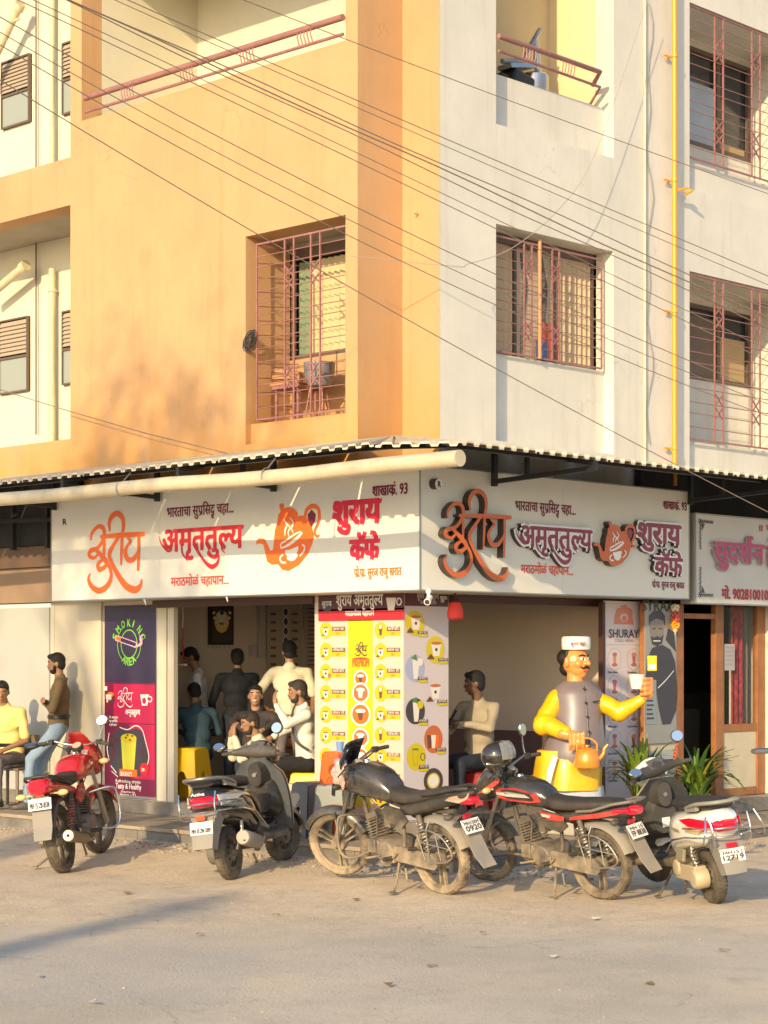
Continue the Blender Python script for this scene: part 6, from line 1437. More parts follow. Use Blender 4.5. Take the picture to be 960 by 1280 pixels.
    mb = MB(); mb.loft([sring(X-.015, 0, .985, .150, .075, 2.4, 22), sring(X+.05, 0, .975, .155, .115, 2.3, 22), sring(X+.13, 0, .955, .125, .105, 2.3, 22), sring(X+.19, 0, .94, .07, .06, 2.3, 22)]); xf(mb, S).build('headlamp_shell', paint, T)
    mb = MB(); mb.ell((X+.175, 0, .945), (.025, .07, .05), 16, 8); xf(mb, S).build('headlamp', M('headlamp_glass', (.55, .52, .45), .08, coat=1, metal=.3), T)
    mb = MB(); q = Matrix.Rotation(-R(50), 4, 'Y'); mb.obox((X-.025, 0, 1.045), (.095, .155, .012), q); xf(mb, S).build('instrument_panel', M('instrument_glass', (.20, .26, .34) if white else (.10, .10, .095), .15, coat=.6), cw, bevel=.015)
    for s in (-1, 1):
        mb = MB(); mb.tube([S@Vector((X-.04, s*.22, .985)), S@Vector((X-.08, s*.345, .975))], .019, 12); mb.build('grip', mt['grip'], cw)
        mb = MB(); mb.tube([S@Vector((X+.0, s*.22, .985)), S@Vector((X+.01, s*.33, .965))], .007, 8); mb.build('lever', mt['black'], cw)
    mirror(T, S@Vector((X-.03, -.20, 1.01)), S@Vector((X-.05, -.27, 1.15)), mt, .055, .052, (-1, .1, .25), shell=mt['grip'])
    mirror(T, S@Vector((X-.03, .20, 1.01)), S@Vector((X-.13, .33, 1.0 if not white else 1.02)), mt, .055, .038, (-.8, .1, .5), shell=mt['chrome'])
    if white: mb = MB(); [mb.ell(S@Vector((X-.035-.004*i, -.21-.012*i, 1.02+.028*i)), .012, 8, 5) for i in range(5)]; mb.build('red_thread_beads', M('red_thread', (.70, .08, .04), .6), T)
    # engine, silencer, stands
    mb = MB(); mb.obox((.18, .10, .25), (.42, .10, .13), Matrix.Rotation(.03, 4, 'Y')); mb.lathe([(.001, .17), (.07, .165), (.085, .14), (.085, .05)], (.0, 0, r), (0, 1, 0), 20); mb.lathe([(.001, .17), (.06, .165), (.075, .14), (.075, .05)], (.34, 0, .27), (0, 1, 0), 20); mb.obox((.35, 0, .28), (.16, .20, .13))
    mb.build('engine', M('engine_cream_'+k, (.50, .42, .28) if white else (.12, .11, .10), .5, metal=.2, dust=.5), T, bevel=.008)
    mb = MB(); mb.obox((.17, .17, .40), (.15, .03, .10), Matrix.Rotation(.2, 4, 'X')); mb.build('air_filter_box', M('olive_plastic_'+k, (.20, .19, .13) if white else (.06, .06, .06), .6, dust=.4), T, bevel=.01)
    mb = MB(); mb.tube([(.36, -.10, .20), (.30, -.15, .20), (.26, -.17, .24)], .016, 10); ex = mb.build('exhaust', mt['engine'], T)
    mb = MB(); mb.tube([(.28, -.175, .25), (.22, -.18, .27), (-.06, -.185, .335), (-.085, -.185, .34)], [.03, .062, .066, .058], 20); mb.build('silencer', M('dusty_silencer_'+k, (.24, .23, .21), .6, dust=.4), ex)
    mb = MB(); mb.tube([(-.086, -.185, .341), (-.092, -.185, .342)], .056, 20); mb.build('end_cap', M('dusty_cap', (.38, .35, .30), .6), ex); mb = MB(); mb.tube([(-.093, -.20, .318), (-.096, -.20, .319)], .012, 12); mb.build('outlet', m_dark, ex)
    mb = MB(); mb.tube([(0, -.08, r+.02), (.05, -.13, .40), (.08, -.12, .56)], .016, 10); mb.tube([(0, .10, r+.05), (.04, .13, .40), (.06, .12, .54)], .014, 10); sh = mb.build('shock_absorber', mt['steel'], T); mb = MB(); spring(mb, (.01, .105, r+.08), (.055, .125, .50), .028, 7); mb.build('spring', mt['steel'], sh)
    mb = MB(); mb.tube([(.50, .12, .24), (.46, .22, .12), (.43, .30, .055)], .011, 8); mb.obox((.425, .31, .05), (.06, .04, .008)); mb.build('side_stand', mt['black'], T)
    mb = MB(); mb.tube([(.30, -.10, .16), (.22, -.15, .10), (.14, -.16, .10)], .011, 8); mb.tube([(.30, .10, .16), (.22, .15, .10), (.14, .16, .10)], .011, 8); mb.tube([(.44, -.12, .26), (.46, -.22, .25)], .014, 8); mb.build('centre_stand', mt['black'], T)
    place(T, rear, head, lean, pitch, 1.08 if not white else 1.03); return T

bike1 = motorcycle('motorcycle', 'red motorcycle with a big red tail lamp and chrome crash bar, leftmost by the posters', 'red', .35, 'red', (-2.71, 1.99), 37, 8, 2, -14, None, "MH 15 ZB 8530")
scoot2 = scooter('scooter', 'black scooter with grey handlebar cowl parked before the cafe\'s left doorway', 'dark', .35, False, (-2.145, .287), 26, 8, 1.5, -18, None, "MH 15 ZN 3397")
bike3 = motorcycle('motorcycle', 'very dusty black motorcycle with rag on its bars and plate ending 0920', 'dusty', .85, 'black', (-1.715, -1.88), 87, 8, 2, 20, "MH15EM", "0920")
bike4 = motorcycle('motorcycle', 'red and black motorcycle carrying a black helmet, between the dusty one and the white scooter', 'striped', .5, 'stripe', (-.807, -2.84), 90, 8, 2, 12, "MH 15", "FP 8838")
scoot5 = scooter('scooter', 'white scooter with pink-red tail lamp and chrome rails, rightmost of the row', 'white', .25, True, (-.42, -3.68), 58, 8, 1.5, 22, "MH15 J", "12719")
bpy.context.view_layer.update()
# helmet on the mirror of the striped motorcycle
T = thing('helmet', 'glossy black full-face helmet hung on the red and black motorcycle', 'helmet')
T.location = bike4.matrix_world@Vector((.97, .12, 1.16)); T.rotation_euler = (0, R(10), R(134))
mb = MB(); mb.ell((0, 0, 0), (.135, .118, .125), 24, 14); mb.loft([sring(-.10, 0, -.05, .07, .05, 2.4, 16), sring(0, 0, -.07, .105, .065, 2.4, 16), sring(.10, 0, -.06, .085, .055, 2.4, 16)]); mb.build('shell', M('helmet_black', (.012, .013, .014), .06, coat=1, dust=.08), T)
rings = []
for i in range(8):
    t = i/7; rings.append([Vector((.142*math.cos(a_)*math.cos(t*1.1-.35)-.02*0, .128*math.sin(a_), .135*math.sin(t*1.1-.35)+.01)) for a_ in [(-5+j)/5*1.4 for j in range(11)]])
mb = MB(); mb.loft(rings, cap=False, closed=False); mb.v = [(-x*1.10-.01, y*1.08, z*1.1) for x, y, z in mb.v]; mb.build('visor', M('clear_visor', (.40, .40, .38), .1, alpha=.45, coat=.6), T)
mb = MB(); mb.tube([(.05, .08, -.09), (.04, .05, -.17), (.02, 0, -.19), (.02, -.05, -.16), (.04, -.08, -.09)], .009, 6); mb.build('strap', MATS['rubber_grip'], T)
# rag tucked in the dusty motorcycle's handlebar
T = thing('cloth_rag', 'pink and cream rag bundled on the dusty motorcycle\'s handlebar', 'rag'); T.location = bike3.matrix_world@Vector((1.02, .14, .98))
mb = MB(); rn = random.Random(6); mb.ell((0, 0, -.02), (.075, .07, .13), 22, 16)
mb.v = [(x*(1+.25*math.sin(z*60+y*40)), y*(1+.25*math.sin(x*70+z*30)), z*(1+.15*math.sin(x*60))) for x, y, z in mb.v]; mb.build('folded_cloth', M('cream_rag', (.62, .50, .40), .95, var=.45, vscale=22, vcol=(.50, .20, .22)), T)
mb = MB(); mb.ell((.03, .04, .08), (.06, .05, .035), 16, 10); mb.v = [(x*(1+.2*math.sin(z*90+y*50)), y, z) for x, y, z in mb.v]; mb.build('pink_fold', M('pink_rag', (.62, .25, .33), .95, var=.3, vscale=30), T)
# ---------------------------------------------------------------- remeshed bodies: many rounded volumes fused into one continuous surface
def capsule(mb, a, b, ra, rb, n=12):
    a, b = Vector(a), Vector(b); d = b-a; L_ = d.length
    if L_ < 1e-5: return mb.ell(a, ra, n, 8)
    t = d/L_; pts = []; rs = []
    for i in range(5): q = math.pi/2*(1-i/4); pts.append(a-t*ra*math.sin(q)); rs.append(max(ra*math.cos(q), .0005))
    for i in range(1, 5): q = math.pi/2*i/4; pts.append(b+t*rb*math.sin(q)); rs.append(max(rb*math.cos(q), .0005))
    return mb.tube(pts, rs, n)
def blob(name, prims, vox, mat, parent, relax=4, folds=0.):
    mb = MB()
    for p in prims:
        if p[0] == 'c': capsule(mb, *p[1:])
        elif p[0] == 'e': mb.ell(p[1], p[2], 16, 10, p[3] if len(p) > 3 else None)
        elif p[0] == 'l': mb.loft(p[1])
    me = mb.mesh('tmp', mat); o = bpy.data.objects.new('tmp', me); COL.objects.link(o)
    r_ = o.modifiers.new('r', 'REMESH'); r_.mode = 'VOXEL'; r_.voxel_size = vox; r_.use_smooth_shade = True
    s_ = o.modifiers.new('s', 'CORRECTIVE_SMOOTH') if False else o.modifiers.new('s', 'SMOOTH'); s_.factor = .5; s_.iterations = relax
    nm = bpy.data.meshes.new_from_object(o.evaluated_get(bpy.context.evaluated_depsgraph_get())); nm.name = name
    bpy.data.objects.remove(o); bpy.data.meshes.remove(me)
    if folds:
        import numpy as np
        n_ = len(nm.vertices); C = np.empty(n_*3, np.float32); N_ = np.empty(n_*3, np.float32)
        nm.vertices.foreach_get('co', C); nm.vertex_normals.foreach_get('vector', N_); C = C.reshape(-1, 3); N_ = N_.reshape(-1, 3); q_ = float(len(prims))*1.7
        x_, y_, z_ = C[:, 0], C[:, 1], C[:, 2]
        a_ = np.sin(x_*17+np.sin(z_*11+q_)*1.6+q_)*np.sin(y_*15+np.sin(x_*9-z_*7)*1.5)*.6
        w1 = x_*19+y_*13+z_*34+np.sin(y_*21+q_)*1.5+np.sin(z_*13+x_*8)*1.9; w2 = y_*30-z_*20+np.sin(x_*18-q_)*1.7+np.sin(z_*9)*2
        b_ = (1-np.abs(np.sin(w1*.5))*1.9)*.5*(np.sin(x_*6+z_*8+q_) > -.2)+(1-np.abs(np.sin(w2*.5))*1.9)*.35*(np.sin(y_*7-z_*6+q_) > -.1)
        C = C+N_*(folds*(a_*.6+b_*.6))[:, None]; nm.vertices.foreach_set('co', C.astype(np.float32).ravel()); nm.update()
    q = bpy.data.objects.new(name, nm); COL.objects.link(q)
    if not nm.materials: nm.materials.append(mat)
    if parent is not None: q.parent = parent
    return q
V = Vector
def hand(side, wrist, fwd, palm, s=1., curl=.5, fist=False):
    """prims of a hand: fwd = direction of the fingers, palm = direction the palm faces"""
    f = V(fwd).normalized(); pn = V(palm); pn = (pn-f*pn.dot(f)).normalized(); ax = f.cross(pn)*side; w = V(wrist); P = []
    P.append(('c', w, w+f*.035*s, .024*s, .030*s)); 
    for k in (-1, 0, 1): P.append(('c', w+f*.02*s+ax*.016*k*s, w+f*.085*s+ax*.020*k*s, .015*s, .013*s))
    for k, ln in ((-1.5, .058), (-.5, .072), (.5, .078), (1.5, .068)):
        b0 = w+f*.088*s+ax*.0185*k*s; c = curl*(1.15 if not fist else 2.0)
        d1 = (f*math.cos(c*.7)+pn*math.sin(c*.7)); d2 = (f*math.cos(c*1.6)+pn*math.sin(c*1.6)); b1 = b0+d1*ln*.52*s; b2 = b1+d2*ln*.5*s
        P += [('c', b0, b1, .0098*s, .0092*s), ('c', b1, b2, .0092*s, .0082*s)]
    t0 = w+f*.03*s+ax*.028*s; t1 = t0+(f*.6+ax*.7+pn*.35).normalized()*.035*s; t2 = t1+(f*.85+pn*.5).normalized()*.03*s
    P += [('c', t0, t1, .013*s, .011*s), ('c', t1, t2, .011*s, .009*s)]
    return P
def person(label, loc, face, sit=False, seat=.46, lean=0., sw=0., s=1.08, skin=(.30, .155, .085), shirt=('x', (.6, .5, .3)), trou=('y', (.03, .035, .05)), hair=(.007, .006, .006), sleeves='long', arms=None, legs=None, turn=0., nod=0., beard=False, longhair=False, smile=False, extra=None, shoes=(.05, .04, .035), vox=.0088, belt=False, name='person', tuck=True, stout=1.):
    """x forward, y left, z up from the floor; arms/legs give joint targets in that frame"""
    T = thing(name, label, 'person', loc, R(face)); T.scale = (s, s, s)
    ms = M('skin_%d' % (skin[0]*1000), skin, .5, var=.06, vscale=20); mh = M('hair_%d' % (hair[0]*1000), hair, .7, bump=.8, bscale=140); msh = M('cloth_'+shirt[0], shirt[1], .85, var=.10, vscale=8, bump=.3, bscale=60); mtr = M('cloth_'+trou[0], trou[1], .85, var=.12, vscale=8, bump=.3, bscale=60); mso = M('shoe_leather', shoes, .5)
    pz = .93 if not sit else seat+.09
    pel = V((0, 0, pz)); sd_ = V((math.sin(lean), math.sin(sw), math.cos(lean))).normalized(); ch = pel+sd_*.36; nb = pel+sd_*.53; sh_ = pel+sd_*.47
    fwd = V((sd_.z, 0, -sd_.x)).normalized(); hd = nb+sd_*.06+V((.02, 0, .11)); 
    hd.x += .025+.05*math.sin(nod)
    HR = Matrix.Rotation(turn, 4, 'Z')@Matrix.Rotation(nod, 4, 'Y'); hp = lambda x, y, z: hd+(HR.to_3x3()@V((x, y, z)))
    sj = {1: sh_+V((0, .185*stout, 0)), -1: sh_+V((0, -.185*stout, 0))}
    if arms is None: arms = {1: ((.02, .25, pz+.17), (.08, .26, pz-.05)), -1: ((.02, -.25, pz+.17), (.08, -.26, pz-.05))}
    if legs is None:
        legs = {k: ((.44, k*.12, seat+.05), (.42, k*.12, .09)) if sit else ((.02, k*.10, .50), (-.01, k*.11, .09)) for k in (1, -1)}
    body = [('e', hd+HR.to_3x3()@V((0, 0, .022)), (.092, .074, .098), HR), ('e', hd+HR.to_3x3()@V((.020, 0, -.040)), (.066, .056, .072), HR), ('e', hp(.045, 0, -.085), (.030, .028, .024), HR), ('c', hp(.080, 0, .008), hp(.098, 0, -.022), .010, .015), ('e', hp(.082, 0, -.058), (.014, .024, .011), HR),
            ('e', hp(.070, 0, .028), (.022, .045, .010), HR), ('c', nb-sd_*.05, hp(-.012, 0, -.04), .056, .052)]
    for k in (1, -1): body += [('e', hp(-.008, k*.076, -.008), (.019, .010, .031), HR)]
    slv = [] ; tor = [('e', pel+sd_*.04, (.115*stout, .165*stout, .11)), ('e', pel+sd_*.20, (.115*stout, .155*stout, .15)), ('e', ch, (.118*stout, .175*stout, .16)), ('c', sj[1]-V((0, .02, 0)), sj[-1]+V((0, .02, 0)), .070, .070), ('c', sh_, nb+sd_*.01, .085, .066)]
    hands = arms.get('hand', {})
    for k in (1, -1):
        e, w = V(arms[k][0]), V(arms[k][1])
        hf, hpn = hands.get(k, ((w-e).normalized(), V((0, -k, 0)) if abs((w-e).normalized().y) < .9 else V((-1, 0, 0))))
        body += [('c', sj[k], e, .044, .038), ('c', e, w, .038, .025)]+hand(k, w, hf, hpn)
        slv.append(('c', sj[k], e if sleeves == 'long' else sj[k].lerp(e, .80), .062, .052 if sleeves == 'long' else .060))
        if sleeves == 'long': slv.append(('c', e, e.lerp(w, .93), .050, .036))
        elif sleeves == 'rolled': slv += [('c', sj[k], e, .062, .052), ('c', e, e.lerp(w, .2), .050, .046)]
    lg = [('e', pel, (.115*stout, .165*stout, .115))]; 
    for k in (1, -1):
        kn, an = V(legs[k][0]), V(legs[k][1]); hj = pel+V((0, k*.09, -.03))
        lg += [('c', hj, kn, .088, .066), ('c', kn, an, .064, .048)]; body += [('c', an+V((0, 0, .08)), an, .036, .034)]
    blob('body', body, vox, ms, T, 3)
    blob('shirt', tor+slv+[('c', pel+sd_*.02, pel+sd_*.3, .12, .12)]+([('e', pel+V((0, 0, -.04)), (.125*stout, .172*stout, .09))] if not tuck else []), .013, msh, T, 3, .013)
    blob('trousers', lg, .014, mtr, T, 3, .012)
    if belt: mb = MB(); mb.loft([[pel+sd_*(.085+dz)+V((.128*math.cos(i*.3142), .172*math.sin(i*.3142), 0)) for i in range(20)] for dz in (0, .04)], cap=False); mb.build('belt', M('belt_leather', (.012, .010, .010), .4), T)
    hr = [('e', hp(-.014, 0, .038), (.096, .082, .092), HR), ('e', hp(-.045, 0, -.01), (.058, .074, .075), HR), ('e', hp(.045, .01, .088), (.050, .058, .030), HR)]
    if longhair: hr += [('c', hp(-.06, .04, 0), hp(-.05, .06, -.20), .05, .04), ('c', hp(-.06, -.04, 0), hp(-.05, -.06, -.20), .05, .04), ('e', hp(-.02, 0, .068), (.088, .084, .052), HR)]
    blob('hair', hr, .010, mh, T, 2)
    if beard: blob('beard', [('e', hp(.030, 0, -.078), (.056, .052, .040), HR), ('c', hp(.094, .018, -.040), hp(.094, -.018, -.040), .008, .008), ('c', hp(.02, .062, -.03), hp(.035, .045, -.08), .016, .018), ('c', hp(.02, -.062, -.03), hp(.035, -.045, -.08), .016, .018)], .007, mh, T, 1)
    mb = MB()
    for k in (1, -1): mb.ell(hp(.0765, k*.031, .006), (.010, .012, .0055), 10, 6, HR, 0); mb.ell(hp(.0855, k*.031, .006), (.004, .0062, .0052), 8, 5, HR, 1)
    mb.build('eye', [M('eye_white', (.55, .5, .45), .3), M('iris_dark', (.01, .008, .006), .2)], T)
    mb = MB()
    for k in (1, -1): mb.tube([hp(.088, k*.014, .030), hp(.086, k*.034, .036), hp(.074, k*.052, .028)], [.004, .005, .003], 6)
    mb.build('eyebrow', mh, T)
    mb = MB(); mb.tube([hp(.088, .024, -.052 if smile else -.058), hp(.097, 0, -.060), hp(.088, -.024, -.052 if smile else -.058)], [.002, .0065, .002], 8); mb.build('mouth', M('teeth', (.7, .66, .6), .3) if smile else M('lip', (.22, .07, .05), .5), T)
    for k in (1, -1):
        an = V(legs[k][1]); mb = MB(); mb.loft([[an+V((x, yy*w_, zz)) for (yy, zz) in ((-1, -.085), (-1.05, -.05), (-.8, h_), (0, h_+.015), (.8, h_), (1.05, -.05), (1, -.085))] for x, w_, h_ in ((-.06, .030, -.03), (-.04, .038, .0), (.03, .042, -.01), (.10, .045, -.035), (.17, .040, -.05), (.20, .022, -.06))]); mb.build('shoe', mso, T)
    # collar
    mb = MB(); mb.tube([nb+sd_*(-.01)+V((.062*math.cos(a)-.005, .066*math.sin(a), -.012*math.cos(a))) for a in [i*.3142*1.0+.3 for i in range(19)]], .011, 6, flat=1.8); mb.build('collar', msh, T)
    return T
FL = .366
def at(ax, c, px): q = on(ax, c, px, 900); return (q.x, q.y, FL)
if True:
    person('man in yellow shirt and grey trousers seated at the far left edge', (at(0, .08, 13)[0], at(0, .08, 13)[1], .212+.02), 200, sit=True, seat=.47, lean=.18, shirt=('yellow', (.72, .58, .20)), trou=('grey', (.17, .14, .14)), sleeves='short', turn=.5, nod=.25,
           arms={1: ((.14, .30, .72), (.36, .16, .62)), -1: ((.16, -.28, .70), (.40, -.12, .62))}, legs={1: ((.44, .14, .50), (.46, .16, .09)), -1: ((.42, -.12, .50), (.40, -.14, .09))}, belt=True, stout=1.08)
    person('bearded man in olive-brown shirt and jeans with folded arms leaning by the shutters', (at(0, .25, 73)[0], at(0, .25, 73)[1], .21), 140, lean=-.05, s=1.05, shirt=('olive', (.15, .10, .045)), trou=('jeans', (.22, .31, .42)), beard=True, nod=.12, belt=True, sleeves='long',
           arms={1: ((.05, .255, 1.12), (.135, -.05, 1.17)), -1: ((.05, -.255, 1.12), (.165, .06, 1.21)), 'hand': {1: (V((.1, -1, .1)), V((-1, 0, 0))), -1: (V((.1, 1, .1)), V((-1, 0, 0)))}}, legs={1: ((.30, .10, .56), (.34, .12, .10)), -1: ((.20, -.10, .52), (.30, -.13, .10))})
    person('man in dark teal shirt hunched on the yellow stool, back to the street', at(0, 1.10, 248), 62, s=1.0, sit=True, seat=.44, lean=.26, shirt=('teal', (.035, .075, .105)), trou=('navy', (.02, .025, .04)), nod=.5, arms={1: ((.22, .27, .78), (.42, .12, .75)), -1: ((.18, -.28, .76), (.40, -.12, .74))}, stout=1.05)
    person('man in a white shirt standing deep inside on the left, looking down', at(0, 1.55, 250), 140, shirt=('white', (.66, .63, .58)), trou=('tan', (.40, .30, .22)), nod=.55, lean=.06, s=1.0, sleeves='short', tuck=False)
    person('man in a black shirt standing with his back to the street', at(0, 1.7, 297), 55, shirt=('black', (.012, .013, .017)), trou=('navy', (.02, .025, .04)), s=.99, stout=1.12, arms={1: ((.03, .30, 1.12), (.15, .28, .92)), -1: ((.04, -.27, 1.10), (.16, -.24, .92))})
    person('man in an untucked cream shirt seen from behind, one hand on his hip', at(0, 1.6, 362), 52, shirt=('cream', (.64, .58, .42)), trou=('grey', (.17, .14, .14)), sleeves='short', s=1.04, tuck=False, stout=1.04, turn=.1, arms={1: ((-.06, .40, 1.12), (.06, .22, .98)), -1: ((.03, -.27, 1.12), (.12, -.26, .90)), 'hand': {1: (V((.5, -.8, -.1)), V((-.5, -.5, 0)))}})
    person('smiling woman with dark hair sitting behind the crouching man', at(0, 1.30, 320), 222, sit=True, seat=.36, s=1.04, shirt=('charcoal', (.045, .035, .035)), trou=('navy', (.02, .025, .04)), skin=(.42, .23, .14), longhair=True, smile=True, turn=.05, nod=-.05, lean=.05, arms={1: ((.10, .24, .86), (.28, .10, .78)), -1: ((.10, -.24, .86), (.28, -.10, .78))})
    person('man in a cream shirt crouched forward holding both hands to his mouth', at(0, .74, 348), 150, sit=True, seat=.13, lean=.42, shirt=('cream', (.64, .58, .42)), trou=('grey', (.17, .14, .14)), beard=True, turn=.12, nod=.2, s=1.06, arms={1: ((.42, .18, .52), (.47, .03, .74)), -1: ((.44, -.14, .52), (.49, -.03, .74)), 'hand': {1: (V((-.1, -.2, 1)), V((-1, 0, 0))), -1: (V((-.1, .2, 1)), V((-1, 0, 0)))}}, sleeves='long', hair=(.03, .022, .018))
    gg = person('man in a white shirt with a dark strap raising a cup on a yellow stool', at(0, .95, 384), 146, sit=True, seat=.40, lean=.08, shirt=('offwhite', (.70, .68, .60)), trou=('black', (.012, .013, .017)), beard=True, s=1.06, turn=.0, nod=.12, hair=(.035, .028, .022), arms={1: ((.24, .22, .86), (.33, .02, 1.06)), -1: ((.10, -.25, .82), (.34, -.14, .72)), 'hand': {1: (V((.1, -.2, 1)), V((-1, -.3, 0)))}})
    mb = MB(); mb.tube([V(p) for p in catmull([(-.05, -.12, 1.12), (.10, -.10, 1.06), (.16, .02, .90), (.14, .14, .70), (.02, .20, .60)], 5)], .016, 6, flat=.5); mb.build('bag_strap', M('grey_strap', (.06, .06, .065), .8), gg)
    hh = person('man in a tan shirt seated in the right opening, looking at a phone', at(1, 1.0, 599), 182, sit=True, seat=.42, lean=.03, shirt=('tan_shirt', (.34, .29, .21)), trou=('navy', (.02, .025, .04)), skin=(.14, .075, .045), s=1.12, turn=-.75, nod=.1, sleeves='long', tuck=False, stout=1.08, arms={1: ((.16, .26, .80), (.34, .04, .84)), -1: ((.10, -.27, .78), (.36, -.10, .74))})
T = thing('mobile_phone', 'phone held by the seated man in the tan shirt', 'phone'); bpy.context.view_layer.update(); T.location = hh.matrix_world@V((.42, .02, .90)); T.rotation_euler = (0, R(60), R(150))
mb = MB(); mb.bx(-.08, .08, -.04, .04, -.005, .005); mb.build('phone_body', m_black, T, bevel=.004); mb = MB(); mb.bx(-.073, .073, -.035, .035, .0052, .006); mb.build('screen', M('phone_screen', (.05, .06, .08), .1), T)

# ---------------------------------------------------------------- plastic stools
def stool(name, label, mat, loc, rz=0., h=.46, w=.30, group=None):
    T = thing(name, label, 'stool', loc, R(rz), group); tw, bw = w/2*.82, w/2*1.12
    mb = MB(); mb.loft([[V((a*tw*k, b*tw*k, z)) for a, b in ((-1, -.8), (-.8, -1), (.8, -1), (1, -.8), (1, .8), (.8, 1), (-.8, 1), (-1, .8))] for z, k in ((h-.03, 1.03), (h-.008, 1.0), (h, .94))]); mb.build('seat', mat, T)
    for i in range(4):
        rot = Matrix.Rotation(i*math.pi/2, 4, 'Z'); P = []
        def q(u, z): k = tw+(bw-tw)*(1-z/h); return rot@V((k, u*k, z))
        arch = [(.52*math.cos(t), .62*h*.1+.50*h*math.sin(t)) for t in [math.pi*j/10 for j in range(11)]]
        out = [q(-1, 0), q(-1, h-.02), q(1, h-.02), q(1, 0), q(.52, 0)]+[q(a, b_) for a, b_ in arch]+[q(-.52, 0)]
        mb = MB(); n_ = rot.to_3x3()@V((-1, 0, 0)); mb.poly(out, n_, .012); mb.build('leg_panel', mat, T)
    return T
yp = M('yellow_plastic', (.80, .50, .005), .35); rp = M('maroon_plastic', (.28, .015, .02), .35); op = M('orange_plastic', (.85, .13, .015), .35); gp = M('grey_plastic', (.12, .115, .115), .45); lp = M('pale_grey_plastic', (.24, .25, .23), .45); bp_ = M('beige_plastic', (.55, .46, .32), .45)
def flr(ax, c, px, z=FL): q = on(ax, c, px, 900); return (q.x, q.y, z)
stool('plastic_stool', 'yellow plastic stool under the hunched man at the left doorway', yp, flr(0, .86, 237), 20, .60, .38)
stool('plastic_stool', 'yellow plastic stool under the man raising a cup', yp, flr(0, .93, 385), 30, .39, .36)
stool('plastic_stool', 'maroon plastic stool under the man in the tan shirt', rp, flr(1, 1.0, 592), 20, .42, .36)
stool('plastic_stool', 'low wooden-brown stool under the crouching man', M('brown_plastic', (.12, .06, .03), .5), flr(0, .80, 350), 20, .13, .26)
stool('plastic_stool', 'brown seat under the smiling woman', MATS['brown_plastic'], flr(0, 1.34, 321), 10, .35, .30)
stool('plastic_stool', 'beige plastic stool behind the black scooter on the step', bp_, flr(0, .10, 378, .212), 15, .50, .34)
stool('plastic_stool', 'dark grey plastic stool between the black scooter and dusty motorcycle', gp, flr(0, -.12, 391, .212), -12, .54, .36)
stool('plastic_stool', 'pale grey plastic stool just behind the dusty motorcycle\'s front wheel', lp, flr(0, -.30, 418, .212), 25, .55, .34)
T = thing('plastic_chair', 'brown plastic chair under the man in the yellow shirt', 'chair', (at(0, .08, 13)[0], at(0, .08, 13)[1]-.05, .212), R(200))
cp = M('taupe_plastic', (.16, .12, .09), .5)
mb = MB(); mb.bx(-.22, .24, -.24, .24, .44, .47); mb.build('seat', cp, T, bevel=.01)
for a in (-1, 1):
    for b_ in (-1, 1): mb = MB(); mb.tube([(a*.19+.01, b_*.20, .44), (a*.23+.01, b_*.23, 0)], [.022, .018], 8); mb.build('leg', cp, T)
mb = MB(); mb.bx(-.25, -.22, -.22, .22, .47, .85); mb.build('backrest', cp, T, bevel=.01)
for k in range(3):
    o_ = stool('plastic_stool', ('orange plastic stool at the bottom of its stack by the menu column', 'middle orange plastic stool of the stack by the menu column', 'orange plastic stool topping the stack beside the menu column')[k], op, (*flr(0, -.02, 421, 0)[:2], .212+.145*k), 8, .50+.03*k, .25)
T = thing('paper_cup', 'small pale blue cup standing on the orange stool stack', 'cup', (*flr(0, -.02, 425, 0)[:2], .212+.29+.56))
mb = MB(); mb.lathe([(.001, 0), (.032, 0), (.040, .10), (.036, .10), (.030, .006), (.001, .006)], n=18); mb.build('cup', M('blue_paper', (.16, .30, .55), .5), T)
T = thing('steel_table_edge', 'steel pipe rail end poking in at the right edge', 'rail'); q = on(1, -1.2, 945, 939); T.location = q
mb = MB(); mb.tube([(-.06, 0, 0), (.0, 0, 0), (.9, 0, -.01)], [.026, .032, .032], 12); mb.build('rail', MATS['steel_dusty'] if 'steel_dusty' in MATS else m_alu, T); mb = MB(); mb.tube([(.75, 0, 0), (.75, 0, -.85)], .025, 10); mb.build('post', m_alu, T)

